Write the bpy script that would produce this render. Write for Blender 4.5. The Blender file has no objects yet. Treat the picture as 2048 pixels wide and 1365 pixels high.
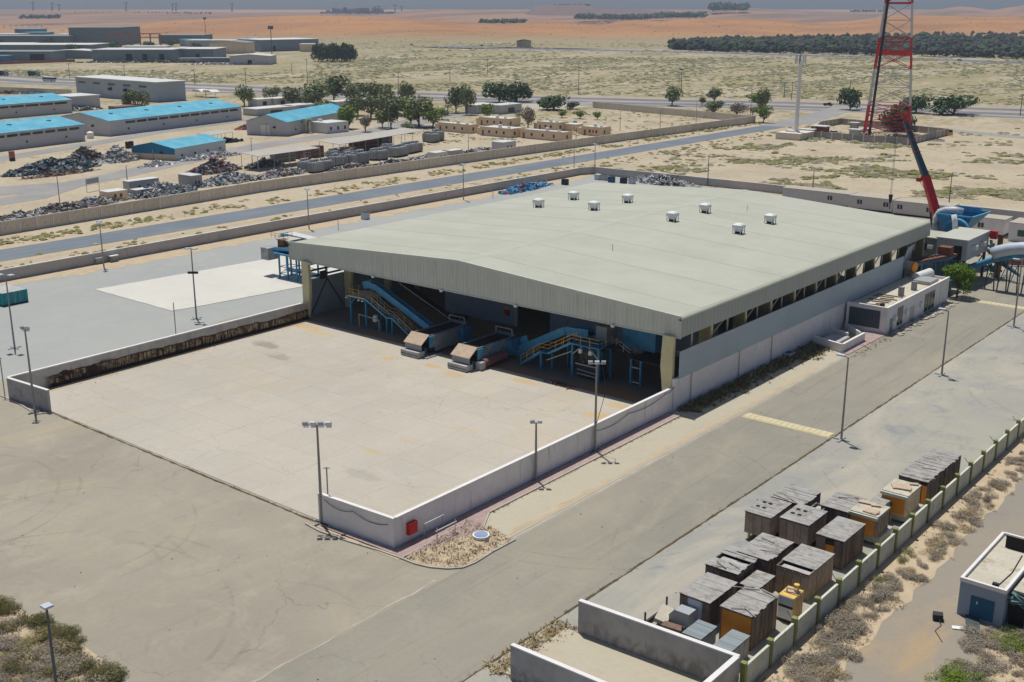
import bpy, bmesh, random
from math import *
from mathutils import Vector, Matrix, noise as mnoise
random.seed(7)
S = bpy.context.scene
COL = S.collection

# ------------------------------------------------------------ camera, sky, sun, exposure
F_PX, CAM_H, HORIZON = 2290.0, 50.0, 12.0
PITCH = atan((682.5 - HORIZON) / F_PX)
YAW = radians(39.3)
cd = bpy.data.cameras.new('camera'); cam = bpy.data.objects.new('camera', cd); COL.objects.link(cam)
cam.location = (0, 0, CAM_H); cam.rotation_euler = (pi / 2 - PITCH, 0, YAW)
cd.sensor_width = 36; cd.lens = 36 * F_PX / 2048; cd.clip_start = 1; cd.clip_end = 40000
S.camera = cam

SUN_DIR = Vector((-0.30, 0.15, 1.0)).normalized()
W = bpy.data.worlds.new('World'); S.world = W; W.use_nodes = True
nt = W.node_tree; nt.nodes.clear()
wo = nt.nodes.new('ShaderNodeOutputWorld'); bg = nt.nodes.new('ShaderNodeBackground')
sk = nt.nodes.new('ShaderNodeTexSky'); sk.sky_type = 'NISHITA'; sk.sun_disc = False
sk.sun_elevation = asin(SUN_DIR.z); sk.sun_rotation = atan2(SUN_DIR.x, SUN_DIR.y)
sk.air_density = 0.6; sk.dust_density = 1.5; sk.ozone_density = 6.0; sk.altitude = 0
bg.inputs[1].default_value = 0.077
nt.links.new(sk.outputs[0], bg.inputs[0]); nt.links.new(bg.outputs[0], wo.inputs[0])

ld = bpy.data.lights.new('sun', 'SUN'); ld.energy = 3.9; ld.angle = radians(0.5); ld.color = (1.0, 0.965, 0.91)
lo = bpy.data.objects.new('sun', ld); COL.objects.link(lo)
lo.rotation_euler = SUN_DIR.to_track_quat('Z', 'Y').to_euler(); lo.location = (0, 0, 300)
S.view_settings.view_transform = 'Standard'; S.view_settings.look = 'None'
S.view_settings.exposure = -0.07; S.view_settings.gamma = 1.0; S.view_settings.use_curve_mapping = False
S.render.engine = 'CYCLES'

# ------------------------------------------------------------ survey helpers: a point of the place from where it is seen
def ray(x, y):
    r = (x - 1024) / F_PX; u = (682.5 - y) / F_PX
    return r, u * sin(PITCH) + cos(PITCH), u * cos(PITCH) - sin(PITCH)
def rot(a, b):
    return (a * cos(YAW) - b * sin(YAW), a * sin(YAW) + b * cos(YAW))
def G(x, y, z=0.0):                      # where the line of sight meets height z
    r, f, d = ray(x, y); t = (z - CAM_H) / d
    return rot(r * t, f * t)
def D(x, y, b):                          # where it is b metres out along the ground
    r, f, d = ray(x, y); t = b / f
    q = rot(r * t, b)
    return (q[0], q[1], CAM_H + d * t)
def dist(X, Y):
    return -X * sin(YAW) + Y * cos(YAW)
def lerp(a, b, t): return a + (b - a) * t
def interp(pts, x):
    if x <= pts[0][0]: return pts[0][1]
    for (a, b), (c, d) in zip(pts, pts[1:]):
        if x <= c: return b + (d - b) * (x - a) / (c - a)
    return pts[-1][1]

# ------------------------------------------------------------ mesh builder
class MB:
    def __init__(s): s.v = []; s.f = []; s.m = []; s.mi = 0
    def add(s, vs, fs):
        n = len(s.v); s.v += [tuple(v) for v in vs]
        for f in fs: s.f.append([i + n for i in f]); s.m.append(s.mi)
        return s
    def box(s, x0, y0, z0, x1, y1, z1):
        if x0 > x1: x0, x1 = x1, x0
        if y0 > y1: y0, y1 = y1, y0
        if z0 > z1: z0, z1 = z1, z0
        return s.add([(x0,y0,z0),(x1,y0,z0),(x1,y1,z0),(x0,y1,z0),(x0,y0,z1),(x1,y0,z1),(x1,y1,z1),(x0,y1,z1)],
                     [(0,3,2,1),(4,5,6,7),(0,1,5,4),(1,2,6,5),(2,3,7,6),(3,0,4,7)])
    def cbox(s, c, sz, rz=0, rx=0, ry=0):
        M = Matrix.Rotation(rz, 3, 'Z') @ Matrix.Rotation(ry, 3, 'Y') @ Matrix.Rotation(rx, 3, 'X')
        hx, hy, hz = sz[0]/2, sz[1]/2, sz[2]/2; c = Vector(c)
        vs = [c + M @ Vector((a*hx, b*hy, d*hz)) for d in (-1,1) for a, b in ((-1,-1),(1,-1),(1,1),(-1,1))]
        return s.add(vs, [(0,3,2,1),(4,5,6,7),(0,1,5,4),(1,2,6,5),(2,3,7,6),(3,0,4,7)])
    def bar(s, p, q, w, h=None):
        h = h or w; p = Vector(p); q = Vector(q); d = (q - p)
        if d.length < 1e-6: return s
        d.normalize(); up = Vector((0,0,1)) if abs(d.z) < .95 else Vector((0,1,0))
        a = d.cross(up).normalized() * w/2; b = a.cross(d).normalized() * h/2
        vs = [p-a-b, p+a-b, p+a+b, p-a+b, q-a-b, q+a-b, q+a+b, q-a+b]
        return s.add(vs, [(0,1,2,3),(7,6,5,4),(0,4,5,1),(1,5,6,2),(2,6,7,3),(3,7,4,0)])
    def tube(s, p, q, r, r2=None, n=8, caps=True):
        r2 = r if r2 is None else r2; p = Vector(p); q = Vector(q); d = (q - p).normalized()
        up = Vector((0,0,1)) if abs(d.z) < .95 else Vector((0,1,0))
        a = d.cross(up).normalized(); b = a.cross(d).normalized()
        vs = [p + (a*cos(2*pi*i/n) + b*sin(2*pi*i/n))*r for i in range(n)] + [q + (a*cos(2*pi*i/n) + b*sin(2*pi*i/n))*r2 for i in range(n)]
        fs = [(i, i+n, (i+1) % n + n, (i+1) % n) for i in range(n)]
        if caps: fs += [tuple(range(n)), tuple(reversed(range(n, 2*n)))]
        return s.add(vs, fs)
    def pipe(s, pts, r, n=10):
        P = [Vector(p) for p in pts]; N = len(P); vs = []
        for i, p in enumerate(P):
            d = (P[min(i+1, N-1)] - P[max(i-1, 0)]).normalized(); up = Vector((0,0,1)) if abs(d.z) < .98 else Vector((0,1,0))
            if i and abs(d.dot(Vector((0,0,1)))) >= .98: up = pa
            a = d.cross(up).normalized(); b = a.cross(d).normalized(); pa = b
            vs += [p + (a*cos(2*pi*k/n) + b*sin(2*pi*k/n))*r for k in range(n)]
        fs = [(i*n+k, (i+1)*n+k, (i+1)*n+(k+1) % n, i*n+(k+1) % n) for i in range(N-1) for k in range(n)]
        return s.add(vs, fs + [tuple(range(n)), tuple(reversed(range((N-1)*n, N*n)))])
    def prism(s, poly, z0, z1):          # plan polygon, counter-clockwise
        n = len(poly)
        vs = [(x, y, z0) for x, y in poly] + [(x, y, z1) for x, y in poly]
        fs = [tuple(reversed(range(n))), tuple(range(n, 2*n))] + [(i, (i+1) % n, (i+1) % n + n, i+n) for i in range(n)]
        return s.add(vs, fs)
    def profile(s, poly, y0, y1, axis='y'):   # polygon in x,z (or y,z) extruded along the other axis
        n = len(poly)
        if axis == 'y': vs = [(a, y0, b) for a, b in poly] + [(a, y1, b) for a, b in poly]
        else: vs = [(y0, a, b) for a, b in poly] + [(y1, a, b) for a, b in poly]
        fs = [tuple(range(n)), tuple(reversed(range(n, 2*n)))] + [((i+1) % n, i, i+n, (i+1) % n + n) for i in range(n)]
        return s.add(vs, fs)
    def quad(s, a, b, c, d): return s.add([a, b, c, d], [(0,1,2,3)])
    def blob(s, c, rx, ry, rz, seed=0, n=1):
        rnd = random.Random(seed)
        vs = []; ph = rnd.random()*6
        for k, (z, r, m) in enumerate([(0.0, 1.0, 6), (0.55, .8, 5)]):
            for i in range(m):
                a = ph + k*.5 + 2*pi*i/m; j = .75 + .5*rnd.random()
                vs.append((c[0]+cos(a)*r*rx*j, c[1]+sin(a)*r*ry*j, c[2]+z*rz*(.8+.4*rnd.random())))
        vs.append((c[0]+rx*.2*(rnd.random()-.5), c[1], c[2]+rz))
        fs = [(0,1,7,6),(1,2,7),(2,3,8,7),(3,4,9,8),(4,5,10,9),(5,0,6,10)] + [(6,7,11),(7,8,11),(8,9,11),(9,10,11),(10,6,11)]
        return s.add(vs, fs)
    def mesh(s, name, mats, off=(0,0,0), smooth=False):
        me = bpy.data.meshes.new(name)
        ox, oy, oz = off
        me.from_pydata([(x-ox, y-oy, z-oz) for x, y, z in s.v], [], s.f)
        if not isinstance(mats, (list, tuple)): mats = [mats]
        for m in mats: me.materials.append(m)
        if len(mats) > 1: me.polygons.foreach_set('material_index', s.m)
        if smooth: me.polygons.foreach_set('use_smooth', [True]*len(me.polygons))
        me.update()
        return me
    def build(s, name, mats, parent=None, off=None, smooth=False, fix=True):
        if off is None: off = tuple(base_of.get(parent.name, (0,0,0))) if parent else (0,0,0)
        me = s.mesh(name, mats, off, smooth)
        if fix:
            bm = bmesh.new(); bm.from_mesh(me); bmesh.ops.recalc_face_normals(bm, faces=bm.faces); bm.to_mesh(me); bm.free()
        o = bpy.data.objects.new(name, me); COL.objects.link(o)
        if parent: o.parent = parent; base_of[o.name] = off
        elif any(off): o.location = off
        return o
base_of = {}
def tag(o, label=None, cat=None, group=None, kind=None):
    if label: o['label'] = label
    if cat: o['category'] = cat
    if group: o['group'] = group
    if kind: o['kind'] = kind
    return o
def thing(name, label, cat, loc=(0,0,0), group=None):
    o = bpy.data.objects.new(name, None); COL.objects.link(o); o.location = loc; o.empty_display_size = .5
    base_of[o.name] = tuple(loc)
    return tag(o, label, cat, group)
def bare(o): return o.name.split('.')[0]
def inst(name, me, parent, loc=(0,0,0), rz=0, sc=None):    # a piece that shares its mesh with its likes
    o = bpy.data.objects.new(name, me); COL.objects.link(o); o.parent = parent
    b = base_of.get(parent.name, (0,0,0))
    o.location = (loc[0]-b[0], loc[1]-b[1], loc[2]-b[2]); o.rotation_euler.z = rz
    if sc: o.scale = sc
    return o
def dup(root, loc, rz=0, label=None, group=None, sc=None):
    kids = {}
    for o in ALLK.get(root.name, []): pass
    r = root.copy(); COL.objects.link(r); r.location = loc; r.rotation_euler.z = rz
    if sc: r.scale = (sc, sc, sc) if not isinstance(sc, tuple) else sc
    if label: r['label'] = label
    if group: r['group'] = group
    for ch in root.children:
        c = ch.copy(); COL.objects.link(c); c.parent = r
        for g in ch.children:
            d = g.copy(); COL.objects.link(d); d.parent = c
    return r
ALLK = {}
def struct(name, mb, m, **k):
    o = mb.build(name, m, **k); o['kind'] = 'structure'; return o

# ------------------------------------------------------------ materials
def lin(c): c /= 255.0; return c/12.92 if c <= .04045 else ((c+.055)/1.055)**2.4
def C(r, g, b, k=.80): return (min(.92, lin(r)*k), min(.92, lin(g)*k), min(.92, lin(b)*k))
MATS = {}
class NT:
    def __init__(s, m): s.t = m.node_tree; s.n = s.t.nodes; s.l = s.t.links
    def node(s, ty, **k):
        n = s.n.new(ty)
        for a, v in k.items(): setattr(n, a, v)
        return n
    def link(s, a, b): s.l.new(a, b)
    def val(s, x, sock):
        if hasattr(x, 'links') or hasattr(x, 'is_output'): s.l.new(x, sock)
        else: sock.default_value = x
    def noise(s, co, scale, detail=4, rough=.55, dist=0):
        n = s.node('ShaderNodeTexNoise'); n.inputs['Scale'].default_value = scale; n.inputs['Detail'].default_value = detail
        n.inputs['Roughness'].default_value = rough; n.inputs['Distortion'].default_value = dist
        s.link(co, n.inputs['Vector']); return n.outputs[0]
    def ramp(s, x, a, b, lo=0., hi=1., smooth=True):
        n = s.node('ShaderNodeMapRange'); n.interpolation_type = 'SMOOTHSTEP' if smooth else 'LINEAR'
        s.link(x, n.inputs[0]); n.inputs[1].default_value = a; n.inputs[2].default_value = b
        n.inputs[3].default_value = lo; n.inputs[4].default_value = hi; return n.outputs[0]
    def mix(s, f, a, b, mode='MIX'):
        n = s.node('ShaderNodeMix', data_type='RGBA', blend_type=mode)
        s.val(f, n.inputs[0])
        for x, i in ((a, 6), (b, 7)):
            if isinstance(x, (tuple, list)): n.inputs[i].default_value = (*x[:3], 1)
            else: s.link(x, n.inputs[i])
        return n.outputs[2]
    def math(s, op, a, b=0.):
        n = s.node('ShaderNodeMath', operation=op); s.val(a, n.inputs[0]); s.val(b, n.inputs[1]); return n.outputs[0]
    def vmap(s, co, sc=(1,1,1), rz=0):
        n = s.node('ShaderNodeMapping'); n.inputs['Scale'].default_value = sc; n.inputs['Rotation'].default_value = (0,0,rz)
        s.link(co, n.inputs[0]); return n.outputs[0]
    def bump(s, x, st, dist=.05):
        n = s.node('ShaderNodeBump'); n.inputs['Strength'].default_value = st; n.inputs['Distance'].default_value = dist
        s.link(x, n.inputs['Height']); return n.outputs[0]
def newmat(name):
    m = bpy.data.materials.new(name); m.use_nodes = True; t = NT(m)
    p = t.n['Principled BSDF']; p.inputs['Specular IOR Level'].default_value = .3
    MATS[name] = m; return m, t, p
def mat(name, col, rough=.8, var=.12, scale=.6, col2=None, c2=(.55,.7), c2scale=None, metal=0, rnd=0.0, bump=0., bscale=6., world=False, streak=False, spec=.3, fine=True):
    m, t, p = newmat(name)
    co = t.node('ShaderNodeNewGeometry').outputs['Position'] if world else t.node('ShaderNodeTexCoord').outputs['Object']
    if not world:
        oi = t.node('ShaderNodeObjectInfo'); ad = t.node('ShaderNodeVectorMath', operation='ADD')
        mu = t.node('ShaderNodeMath', operation='MULTIPLY'); mu.inputs[1].default_value = 57.; t.link(oi.outputs['Random'], mu.inputs[0])
        t.link(co, ad.inputs[0]); t.link(mu.outputs[0], ad.inputs[1]); co = ad.outputs[0]
    n1 = t.noise(co, scale, 5, .62)
    f = t.ramp(n1, .3, .7, 1-var, 1+var, False)
    if fine:
        n2 = t.noise(co, scale*9, 3, .6); f2 = t.ramp(n2, .25, .75, 1-var*.6, 1+var*.6, False); f = t.math('MULTIPLY', f, f2)
    if rnd:
        f = t.math('MULTIPLY', f, t.ramp(oi.outputs['Random'], 0, 1, 1-rnd, 1+rnd, False))
    c = tuple(col)
    if col2:
        sc = (1,1,1) if not streak else (1, 1, .12)
        n3 = t.noise(t.vmap(co, sc), c2scale or scale*2, 6, .65)
        c = t.mix(t.ramp(n3, c2[0], c2[1]), c, col2)
    cm = t.node('ShaderNodeCombineXYZ')
    for i in range(3): t.link(f, cm.inputs[i])
    c = t.mix(1.0, c, cm.outputs[0], 'MULTIPLY')
    t.link(c, p.inputs['Base Color']); p.inputs['Roughness'].default_value = rough; p.inputs['Metallic'].default_value = metal
    p.inputs['Specular IOR Level'].default_value = spec
    if bump: t.link(t.bump(t.noise(co, bscale, 4, .7), bump), p.inputs['Normal'])
    return m
# ---- ground materials
def mat_sand():
    m, t, p = newmat('desert_sand')
    co = t.node('ShaderNodeNewGeometry').outputs['Position']
    big = t.noise(co, .006, 4, .6); mid = t.noise(co, .05, 5, .65); fin = t.noise(co, .7, 4, .7)
    c = t.mix(t.ramp(mid, .35, .7), C(210,197,172), C(196,182,156))
    c = t.mix(t.ramp(fin, .35, .7), c, t.mix(1., c, (.86,.84,.80), 'MULTIPLY'))
    sep = t.node('ShaderNodeSeparateXYZ'); t.link(co, sep.inputs[0])
    # distance out from the compound, metres
    dd = t.math('ADD', t.math('MULTIPLY', sep.outputs[0], -sin(YAW)), t.math('MULTIPLY', sep.outputs[1], cos(YAW)))
    # scrub cover: sparse near the compound, denser across the plain
    pat = t.noise(t.vmap(co, (1, .45, 1), -YAW), .016, 5, .62)
    cl = t.noise(co, .28, 3, .7)
    dens = t.ramp(dd, 430, 640, .0, .12)
    th = t.math('SUBTRACT', t.ramp(pat, .30, .70, .74, .47, False), dens)
    df = t.math('SUBTRACT', cl, th)
    g = t.ramp(df, -.02, .10)
    zone = t.math('MULTIPLY', t.ramp(dd, 300, 345), t.ramp(dd, 1500, 2100, 1, .1))
    mot = t.noise(t.vmap(co, (1, .5, 1), -YAW), .085, 4, .72)
    g = t.math('MAXIMUM', g, t.math('MULTIPLY', t.ramp(mot, .50, .60), t.ramp(dd, 430, 620)))
    grn = t.mix(t.ramp(t.noise(co, .03, 3), .4, .62), C(136,132,74), C(146,136,92))
    c = t.mix(t.math('MULTIPLY', g, t.math('MULTIPLY', zone, .8)), c, grn)
    # fine cover that reads as a green-yellow wash far off
    wash = t.math('MULTIPLY', t.ramp(dd, 500, 700, 0, .32), t.ramp(pat, .38, .56))
    wash = t.math('MULTIPLY', wash, t.ramp(dd, 1500, 2100, 1, .1))
    c = t.mix(wash, c, C(168,160,122))
    og = t.ramp(dd, 1500, 2150)
    c = t.mix(og, c, C(188,150,112))
    t.link(c, p.inputs['Base Color']); p.inputs['Roughness'].default_value = .95; p.inputs['Specular IOR Level'].default_value = .1
    t.link(t.bump(mid, .5, .6), p.inputs['Normal'])
    return m
def mat_dune():
    m, t, p = newmat('dune_sand')
    co = t.node('ShaderNodeNewGeometry').outputs['Position']
    sep = t.node('ShaderNodeSeparateXYZ'); t.link(co, sep.inputs[0])
    n = t.noise(co, .0035, 5, .6); n2 = t.noise(co, .03, 4, .7)
    c = t.mix(t.ramp(n, .35, .65), C(198,148,102), C(176,132,96))
    dd = t.math('ADD', t.math('MULTIPLY', sep.outputs[0], -sin(YAW)), t.math('MULTIPLY', sep.outputs[1], cos(YAW)))
    c = t.mix(t.ramp(dd, 1650, 2050, 1, 0), c, C(172,160,126))
    c = t.mix(t.ramp(dd, 2600, 3000, 0, .9), c, t.mix(t.ramp(t.noise(t.vmap(co, (1,.25,1), -YAW), .004, 5, .65), .42, .6), C(178,142,118), C(136,120,108)))
    c = t.mix(t.math('MULTIPLY', t.math('MULTIPLY', t.ramp(t.noise(t.vmap(co, (1,.35,1), -YAW), .009, 5, .7, .6), .52, .62), .5), .9), c, t.mix(1., c, (.70,.66,.60), 'MULTIPLY'))  # dune shading painted in as darker colour bands
    c = t.mix(t.math('MULTIPLY', t.ramp(n2, .64, .72), .35), c, C(150,136,104))
    t.link(c, p.inputs['Base Color']); p.inputs['Roughness'].default_value = .95; p.inputs['Specular IOR Level'].default_value = .05
    t.link(t.bump(t.noise(co, .012, 5, .6), .8, 6.), p.inputs['Normal'])
    return m
def mat_marks(t, co, c, marks):
    for (x, y, rx, ry, col, k) in marks:
        v = t.node('ShaderNodeVectorMath', operation='SUBTRACT'); t.link(co, v.inputs[0]); v.inputs[1].default_value = (x, y, 0)
        w = t.node('ShaderNodeVectorMath', operation='MULTIPLY'); t.link(v.outputs[0], w.inputs[0]); w.inputs[1].default_value = (1/rx, 1/ry, 0)
        l = t.node('ShaderNodeVectorMath', operation='LENGTH'); t.link(w.outputs[0], l.inputs[0])
        n = t.math('ADD', l.outputs['Value'], t.math('MULTIPLY', t.math('SUBTRACT', t.noise(co, .55, 5, .7), .5), 2.2))
        c = t.mix(t.ramp(n, .45, 1.1, k, 0), c, col)
    return c
def mat_concrete(name, a, b, stain, st=.5, dust=None, dustf=.5, streak=0., crack=.5, panel=0, spill=0., oil=0., marks=(), arcs=()):
    m, t, p = newmat(name)
    co = t.node('ShaderNodeNewGeometry').outputs['Position']
    big = t.noise(co, .035, 5, .6, .4); mid = t.noise(co, .22, 6, .68, .6); fin = t.noise(co, 2.2, 4, .7)
    c = t.mix(t.ramp(big, .35, .65), a, b)
    c = t.mix(t.math('MULTIPLY', t.ramp(mid, .48, .72), st), c, stain)
    if streak:      # long tyre and drag marks
        s = t.noise(t.vmap(co, (1.3, .05, 1), 0), .7, 5, .7, .5)
        c = t.mix(t.math('MULTIPLY', t.ramp(s, .52, .68), streak), c, t.mix(1., c, (.80,.80,.80), 'MULTIPLY'))
        s = t.noise(t.vmap(co, (.9, .04, 1), .12), .6, 5, .7, .9)
        c = t.mix(t.math('MULTIPLY', t.ramp(s, .55, .75), streak), c, t.mix(1., c, (1.16,1.15,1.13), 'MULTIPLY'))
    if dust:
        dn = t.noise(t.vmap(co, (1, .4, 1), .3), .07, 6, .65, 1.2)
        c = t.mix(t.math('MULTIPLY', t.ramp(dn, .5, .7), dustf), c, dust)
    if spill:
        dn = t.noise(co, .11, 5, .7, 1.); c = t.mix(t.math('MULTIPLY', t.ramp(dn, .66, .72), spill), c, C(190,140,85))
    if oil:
        dn = t.noise(co, .3, 5, .75, 1.5); c = t.mix(t.math('MULTIPLY', t.ramp(dn, .64, .72), oil), c, t.mix(1., c, (.5,.48,.45), 'MULTIPLY'))
    c = t.mix(t.ramp(fin, .3, .75, 0, .35), c, t.mix(1., c, (.82,.81,.8), 'MULTIPLY'))
    if crack:
        v = t.node('ShaderNodeTexVoronoi', feature='DISTANCE_TO_EDGE'); v.inputs['Scale'].default_value = .085
        w = t.node('ShaderNodeVectorMath', operation='ADD'); nn = t.node('ShaderNodeTexNoise'); nn.inputs['Scale'].default_value = .5
        t.link(co, nn.inputs['Vector']); sc = t.node('ShaderNodeVectorMath', operation='SCALE'); sc.inputs['Scale'].default_value = 2.4
        t.link(nn.outputs['Color'], sc.inputs[0]); t.link(co, w.inputs[0]); t.link(sc.outputs[0], w.inputs[1]); t.link(w.outputs[0], v.inputs['Vector'])
        k = t.ramp(v.outputs['Distance'], 0, .006, crack, 0)
        k = t.math('MULTIPLY', k, t.ramp(t.noise(co, .06, 2), .45, .6))
        c = t.mix(k, c, (.10,.09,.075))
    c = mat_marks(t, co, c, marks)
    for (x, y, R, w_, k) in arcs:      # turning tyre marks
        v = t.node('ShaderNodeVectorMath', operation='SUBTRACT'); t.link(co, v.inputs[0]); v.inputs[1].default_value = (x, y, 0)
        l = t.node('ShaderNodeVectorMath', operation='LENGTH'); t.link(v.outputs[0], l.inputs[0])
        d_ = t.math('ABSOLUTE', t.math('SUBTRACT', t.math('ADD', l.outputs['Value'], t.math('MULTIPLY', t.noise(co, .25, 2), .5)), R))
        kk = t.math('MULTIPLY', t.ramp(d_, w_*.4, w_, k*.62, 0), t.math('MULTIPLY', t.ramp(t.noise(co, .13, 4, .7), .45, .62), t.ramp(t.noise(co, 1.6, 3, .7), .3, .6, .5, 1)))
        c = t.mix(kk, c, t.mix(1., c, (.72,.71,.70), 'MULTIPLY'))
    if panel:
        oi = t.node('ShaderNodeObjectInfo'); f = t.ramp(oi.outputs['Random'], 0, 1, 1-panel, 1+panel, False)
        cm = t.node('ShaderNodeCombineXYZ')
        for i in range(3): t.link(f, cm.inputs[i])
        c = t.mix(1., c, cm.outputs[0], 'MULTIPLY')
    t.link(c, p.inputs['Base Color']); p.inputs['Roughness'].default_value = .9; p.inputs['Specular IOR Level'].default_value = .2
    t.link(t.bump(fin, .25, .02), p.inputs['Normal'])
    return m
def mat_road(name, base, edge):
    m, t, p = newmat(name)
    co = t.node('ShaderNodeNewGeometry').outputs['Position']; uv = t.node('ShaderNodeTexCoord').outputs['UV']
    n = t.noise(co, .06, 5, .6); n2 = t.noise(t.vmap(co, (1, .08, 1), 0), .5, 4, .7)
    c = t.mix(t.ramp(n, .35, .7), base, tuple(x*1.22 for x in base))
    c = t.mix(t.ramp(n2, .5, .7, 0, .35), c, edge)
    t.link(c, p.inputs['Base Color']); p.inputs['Roughness'].default_value = .75
    return m
def mat_leaf(name, c1, c2, rnd=.15):
    m, t, p = newmat(name)
    co = t.node('ShaderNodeTexCoord').outputs['Object']
    n = t.noise(co, 1.3, 3, .7); oi = t.node('ShaderNodeObjectInfo')
    c = t.mix(t.ramp(n, .3, .7), c1, c2)
    f = t.ramp(oi.outputs['Random'], 0, 1, 1-rnd, 1+rnd, False); cm = t.node('ShaderNodeCombineXYZ')
    for i in range(3): t.link(f, cm.inputs[i])
    c = t.mix(1., c, cm.outputs[0], 'MULTIPLY')
    t.link(c, p.inputs['Base Color']); p.inputs['Roughness'].default_value = .8; p.inputs['Specular IOR Level'].default_value = .15
    return m
def mat_stained_wall():
    # plaster wall with a tide line of brown muck along its foot
    m, t, p = newmat('soiled_plaster')
    co = t.node('ShaderNodeNewGeometry').outputs['Position']
    sep = t.node('ShaderNodeSeparateXYZ'); t.link(co, sep.inputs[0]); z = sep.outputs[2]; y = sep.outputs[1]
    c = t.mix(t.ramp(t.noise(co, .5, 5, .6), .35, .65), (.42,.40,.38), (.52,.49,.47))
    # grey film and runs high up
    c = t.mix(t.math('MULTIPLY', t.ramp(t.noise(t.vmap(co, (1,1,.15)), 1.1, 5, .65), .45, .62), .4), c, (.30,.28,.27))
    wav = t.math('MULTIPLY', t.math('SUBTRACT', t.noise(t.vmap(co, (1,1,0)), .22, 4, .6), .5), 1.3)
    zz = t.math('ADD', z, wav)
    tan = t.mix(t.ramp(t.noise(t.vmap(co, (1,5.,.5)), .9, 5, .72), .46, .56), (.42,.33,.20), (.060,.030,.014))
    blot = t.ramp(t.noise(t.vmap(co, (1,1.2,1.4)), .8, 5, .7), .50, .56)
    tan = t.mix(t.math('MULTIPLY', blot, .75), tan, (.045,.024,.013))
    c = t.mix(t.ramp(zz, 1.62, 1.72, 1, 0), c, tan)
    line = t.math('MULTIPLY', t.ramp(zz, 1.50, 1.58), t.ramp(zz, 1.68, 1.80, 1, 0))
    c = t.mix(t.math('MULTIPLY', line, .9), c, (.05,.022,.012))
    hi = t.math('MULTIPLY', t.ramp(y, 84, 81), t.math('MULTIPLY', t.ramp(t.noise(t.vmap(co, (1,.45,1)), .55, 3, .5), .46, .54), t.ramp(z, 2.35, 2.15, 1, 0)))
    c = t.mix(t.math('MULTIPLY', t.ramp(y, 86, 81), t.math('MULTIPLY', t.ramp(t.noise(t.vmap(co, (1,.6,1.2)), .75, 4, .6), .50, .54), t.ramp(z, 1.9, 2.3, 1, 0))), c, (.04,.022,.013))
    c = t.mix(t.ramp(t.math('ADD', z, t.math('MULTIPLY', wav, .35)), .45, .62, .95, 0), c, (.03,.016,.010))
    c0 = t.mix(t.ramp(t.noise(co, .5, 5, .6), .35, .65), (.42,.40,.38), (.52,.49,.47))
    c = t.mix(t.ramp(y, 73.5, 75.0), c0, c)
    t.link(c, p.inputs['Base Color']); p.inputs['Roughness'].default_value = .85
    return m
def mat_bay():
    m, t, p = newmat('bay_wall')
    co = t.node('ShaderNodeNewGeometry').outputs['Position']; sep = t.node('ShaderNodeSeparateXYZ'); t.link(co, sep.inputs[0])
    c = t.mix(t.ramp(t.noise(co, .6, 5, .6), .3, .7), (.34,.335,.325), (.44,.43,.415))
    line = t.ramp(t.noise(t.vmap(co, (1,1,.1)), .45, 4, .6), .3, .7, .9, 2.0, False)
    k = t.ramp(t.math('SUBTRACT', sep.outputs[2], line), -.5, .25, 1, 0)
    k = t.math('MULTIPLY', k, t.ramp(t.noise(t.vmap(co, (1,1,.6)), 1.1, 6, .72, .6), .38, .62))
    c = t.mix(t.math('MULTIPLY', k, .6), c, (.13,.125,.11))
    run = t.ramp(t.noise(t.vmap(co, (1,1,.06)), 3.2, 4, .6), .60, .72)
    c = t.mix(t.math('MULTIPLY', run, .35), c, (.2,.19,.175))
    t.link(c, p.inputs['Base Color']); p.inputs['Roughness'].default_value = .9
    return m
def mat_glass_dark(name, c=(.02,.025,.03)):
    m, t, p = newmat(name); p.inputs['Base Color'].default_value = (*c, 1); p.inputs['Roughness'].default_value = .15; p.inputs['Specular IOR Level'].default_value = .5
    return m

M = {}
M['sand'] = mat_sand(); M['dune'] = mat_dune()
ARC = [(-118,46,14,.25,.8),(-118,46,16.2,.25,.8),(-100,52,11,.25,.7),(-100,52,13,.25,.7),(-85,40,17,.3,.8),(-85,40,19.2,.3,.8),(-95,30,26,.3,.6),(-95,30,28.2,.3,.6),(-70,52,9,.25,.7),(-108,60,7,.2,.6)]
ARC2 = [(-66,95,18,.2,.8),(-66,95,20,.2,.8),(-30,160,17,.25,.9),(-30,160,15,.25,.9),(-38,120,12,.2,.8),(-60,60,14,.2,.7),(-44,95,9,.2,.6)]
M['yard'] = mat_concrete('yard_concrete', C(181,174,156), C(168,161,144), C(192,184,165), .5, dust=C(200,184,152), dustf=.45, streak=.30, crack=.4, oil=.25, arcs=ARC)
M['yard_left'] = mat_concrete('grey_yard_concrete', C(184,187,181), C(176,180,175), C(192,192,184), .5, dust=C(192,187,174), dustf=.35, streak=.2, crack=.22)
OCH = C(214,182,128); GRY = C(150,146,138); BRN = C(170,128,92)
MK = [(G(px,py)[0], G(px,py)[1], rx, ry, col, k) for px, py, rx, ry, col, k in ((775,718,1.5,.9,OCH,.8),(865,733,1.5,.9,OCH,.8),(905,750,2.6,1.0,OCH,.7),(1050,765,2.6,1.1,OCH,.7),(1215,838,4.5,1.6,OCH,.75),(1245,815,3.,1.2,OCH,.7),(605,652,4.5,1.6,OCH,.7),(640,668,3.5,1.2,OCH,.5),(530,690,3.2,1.6,GRY,.7),(560,715,2.5,1.3,GRY,.5),(745,905,2.2,.5,OCH,.5),(820,885,2.,.4,OCH,.45),(930,860,2.5,.7,OCH,.3),(720,950,3,1.2,GRY,.25))]
M['pad'] = mat_concrete('pad_concrete', C(207,200,184), C(198,191,176), C(214,206,190), .5, dust=C(214,196,162), dustf=.3, crack=.25, panel=.02, spill=.25, oil=.35, marks=MK)
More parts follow.
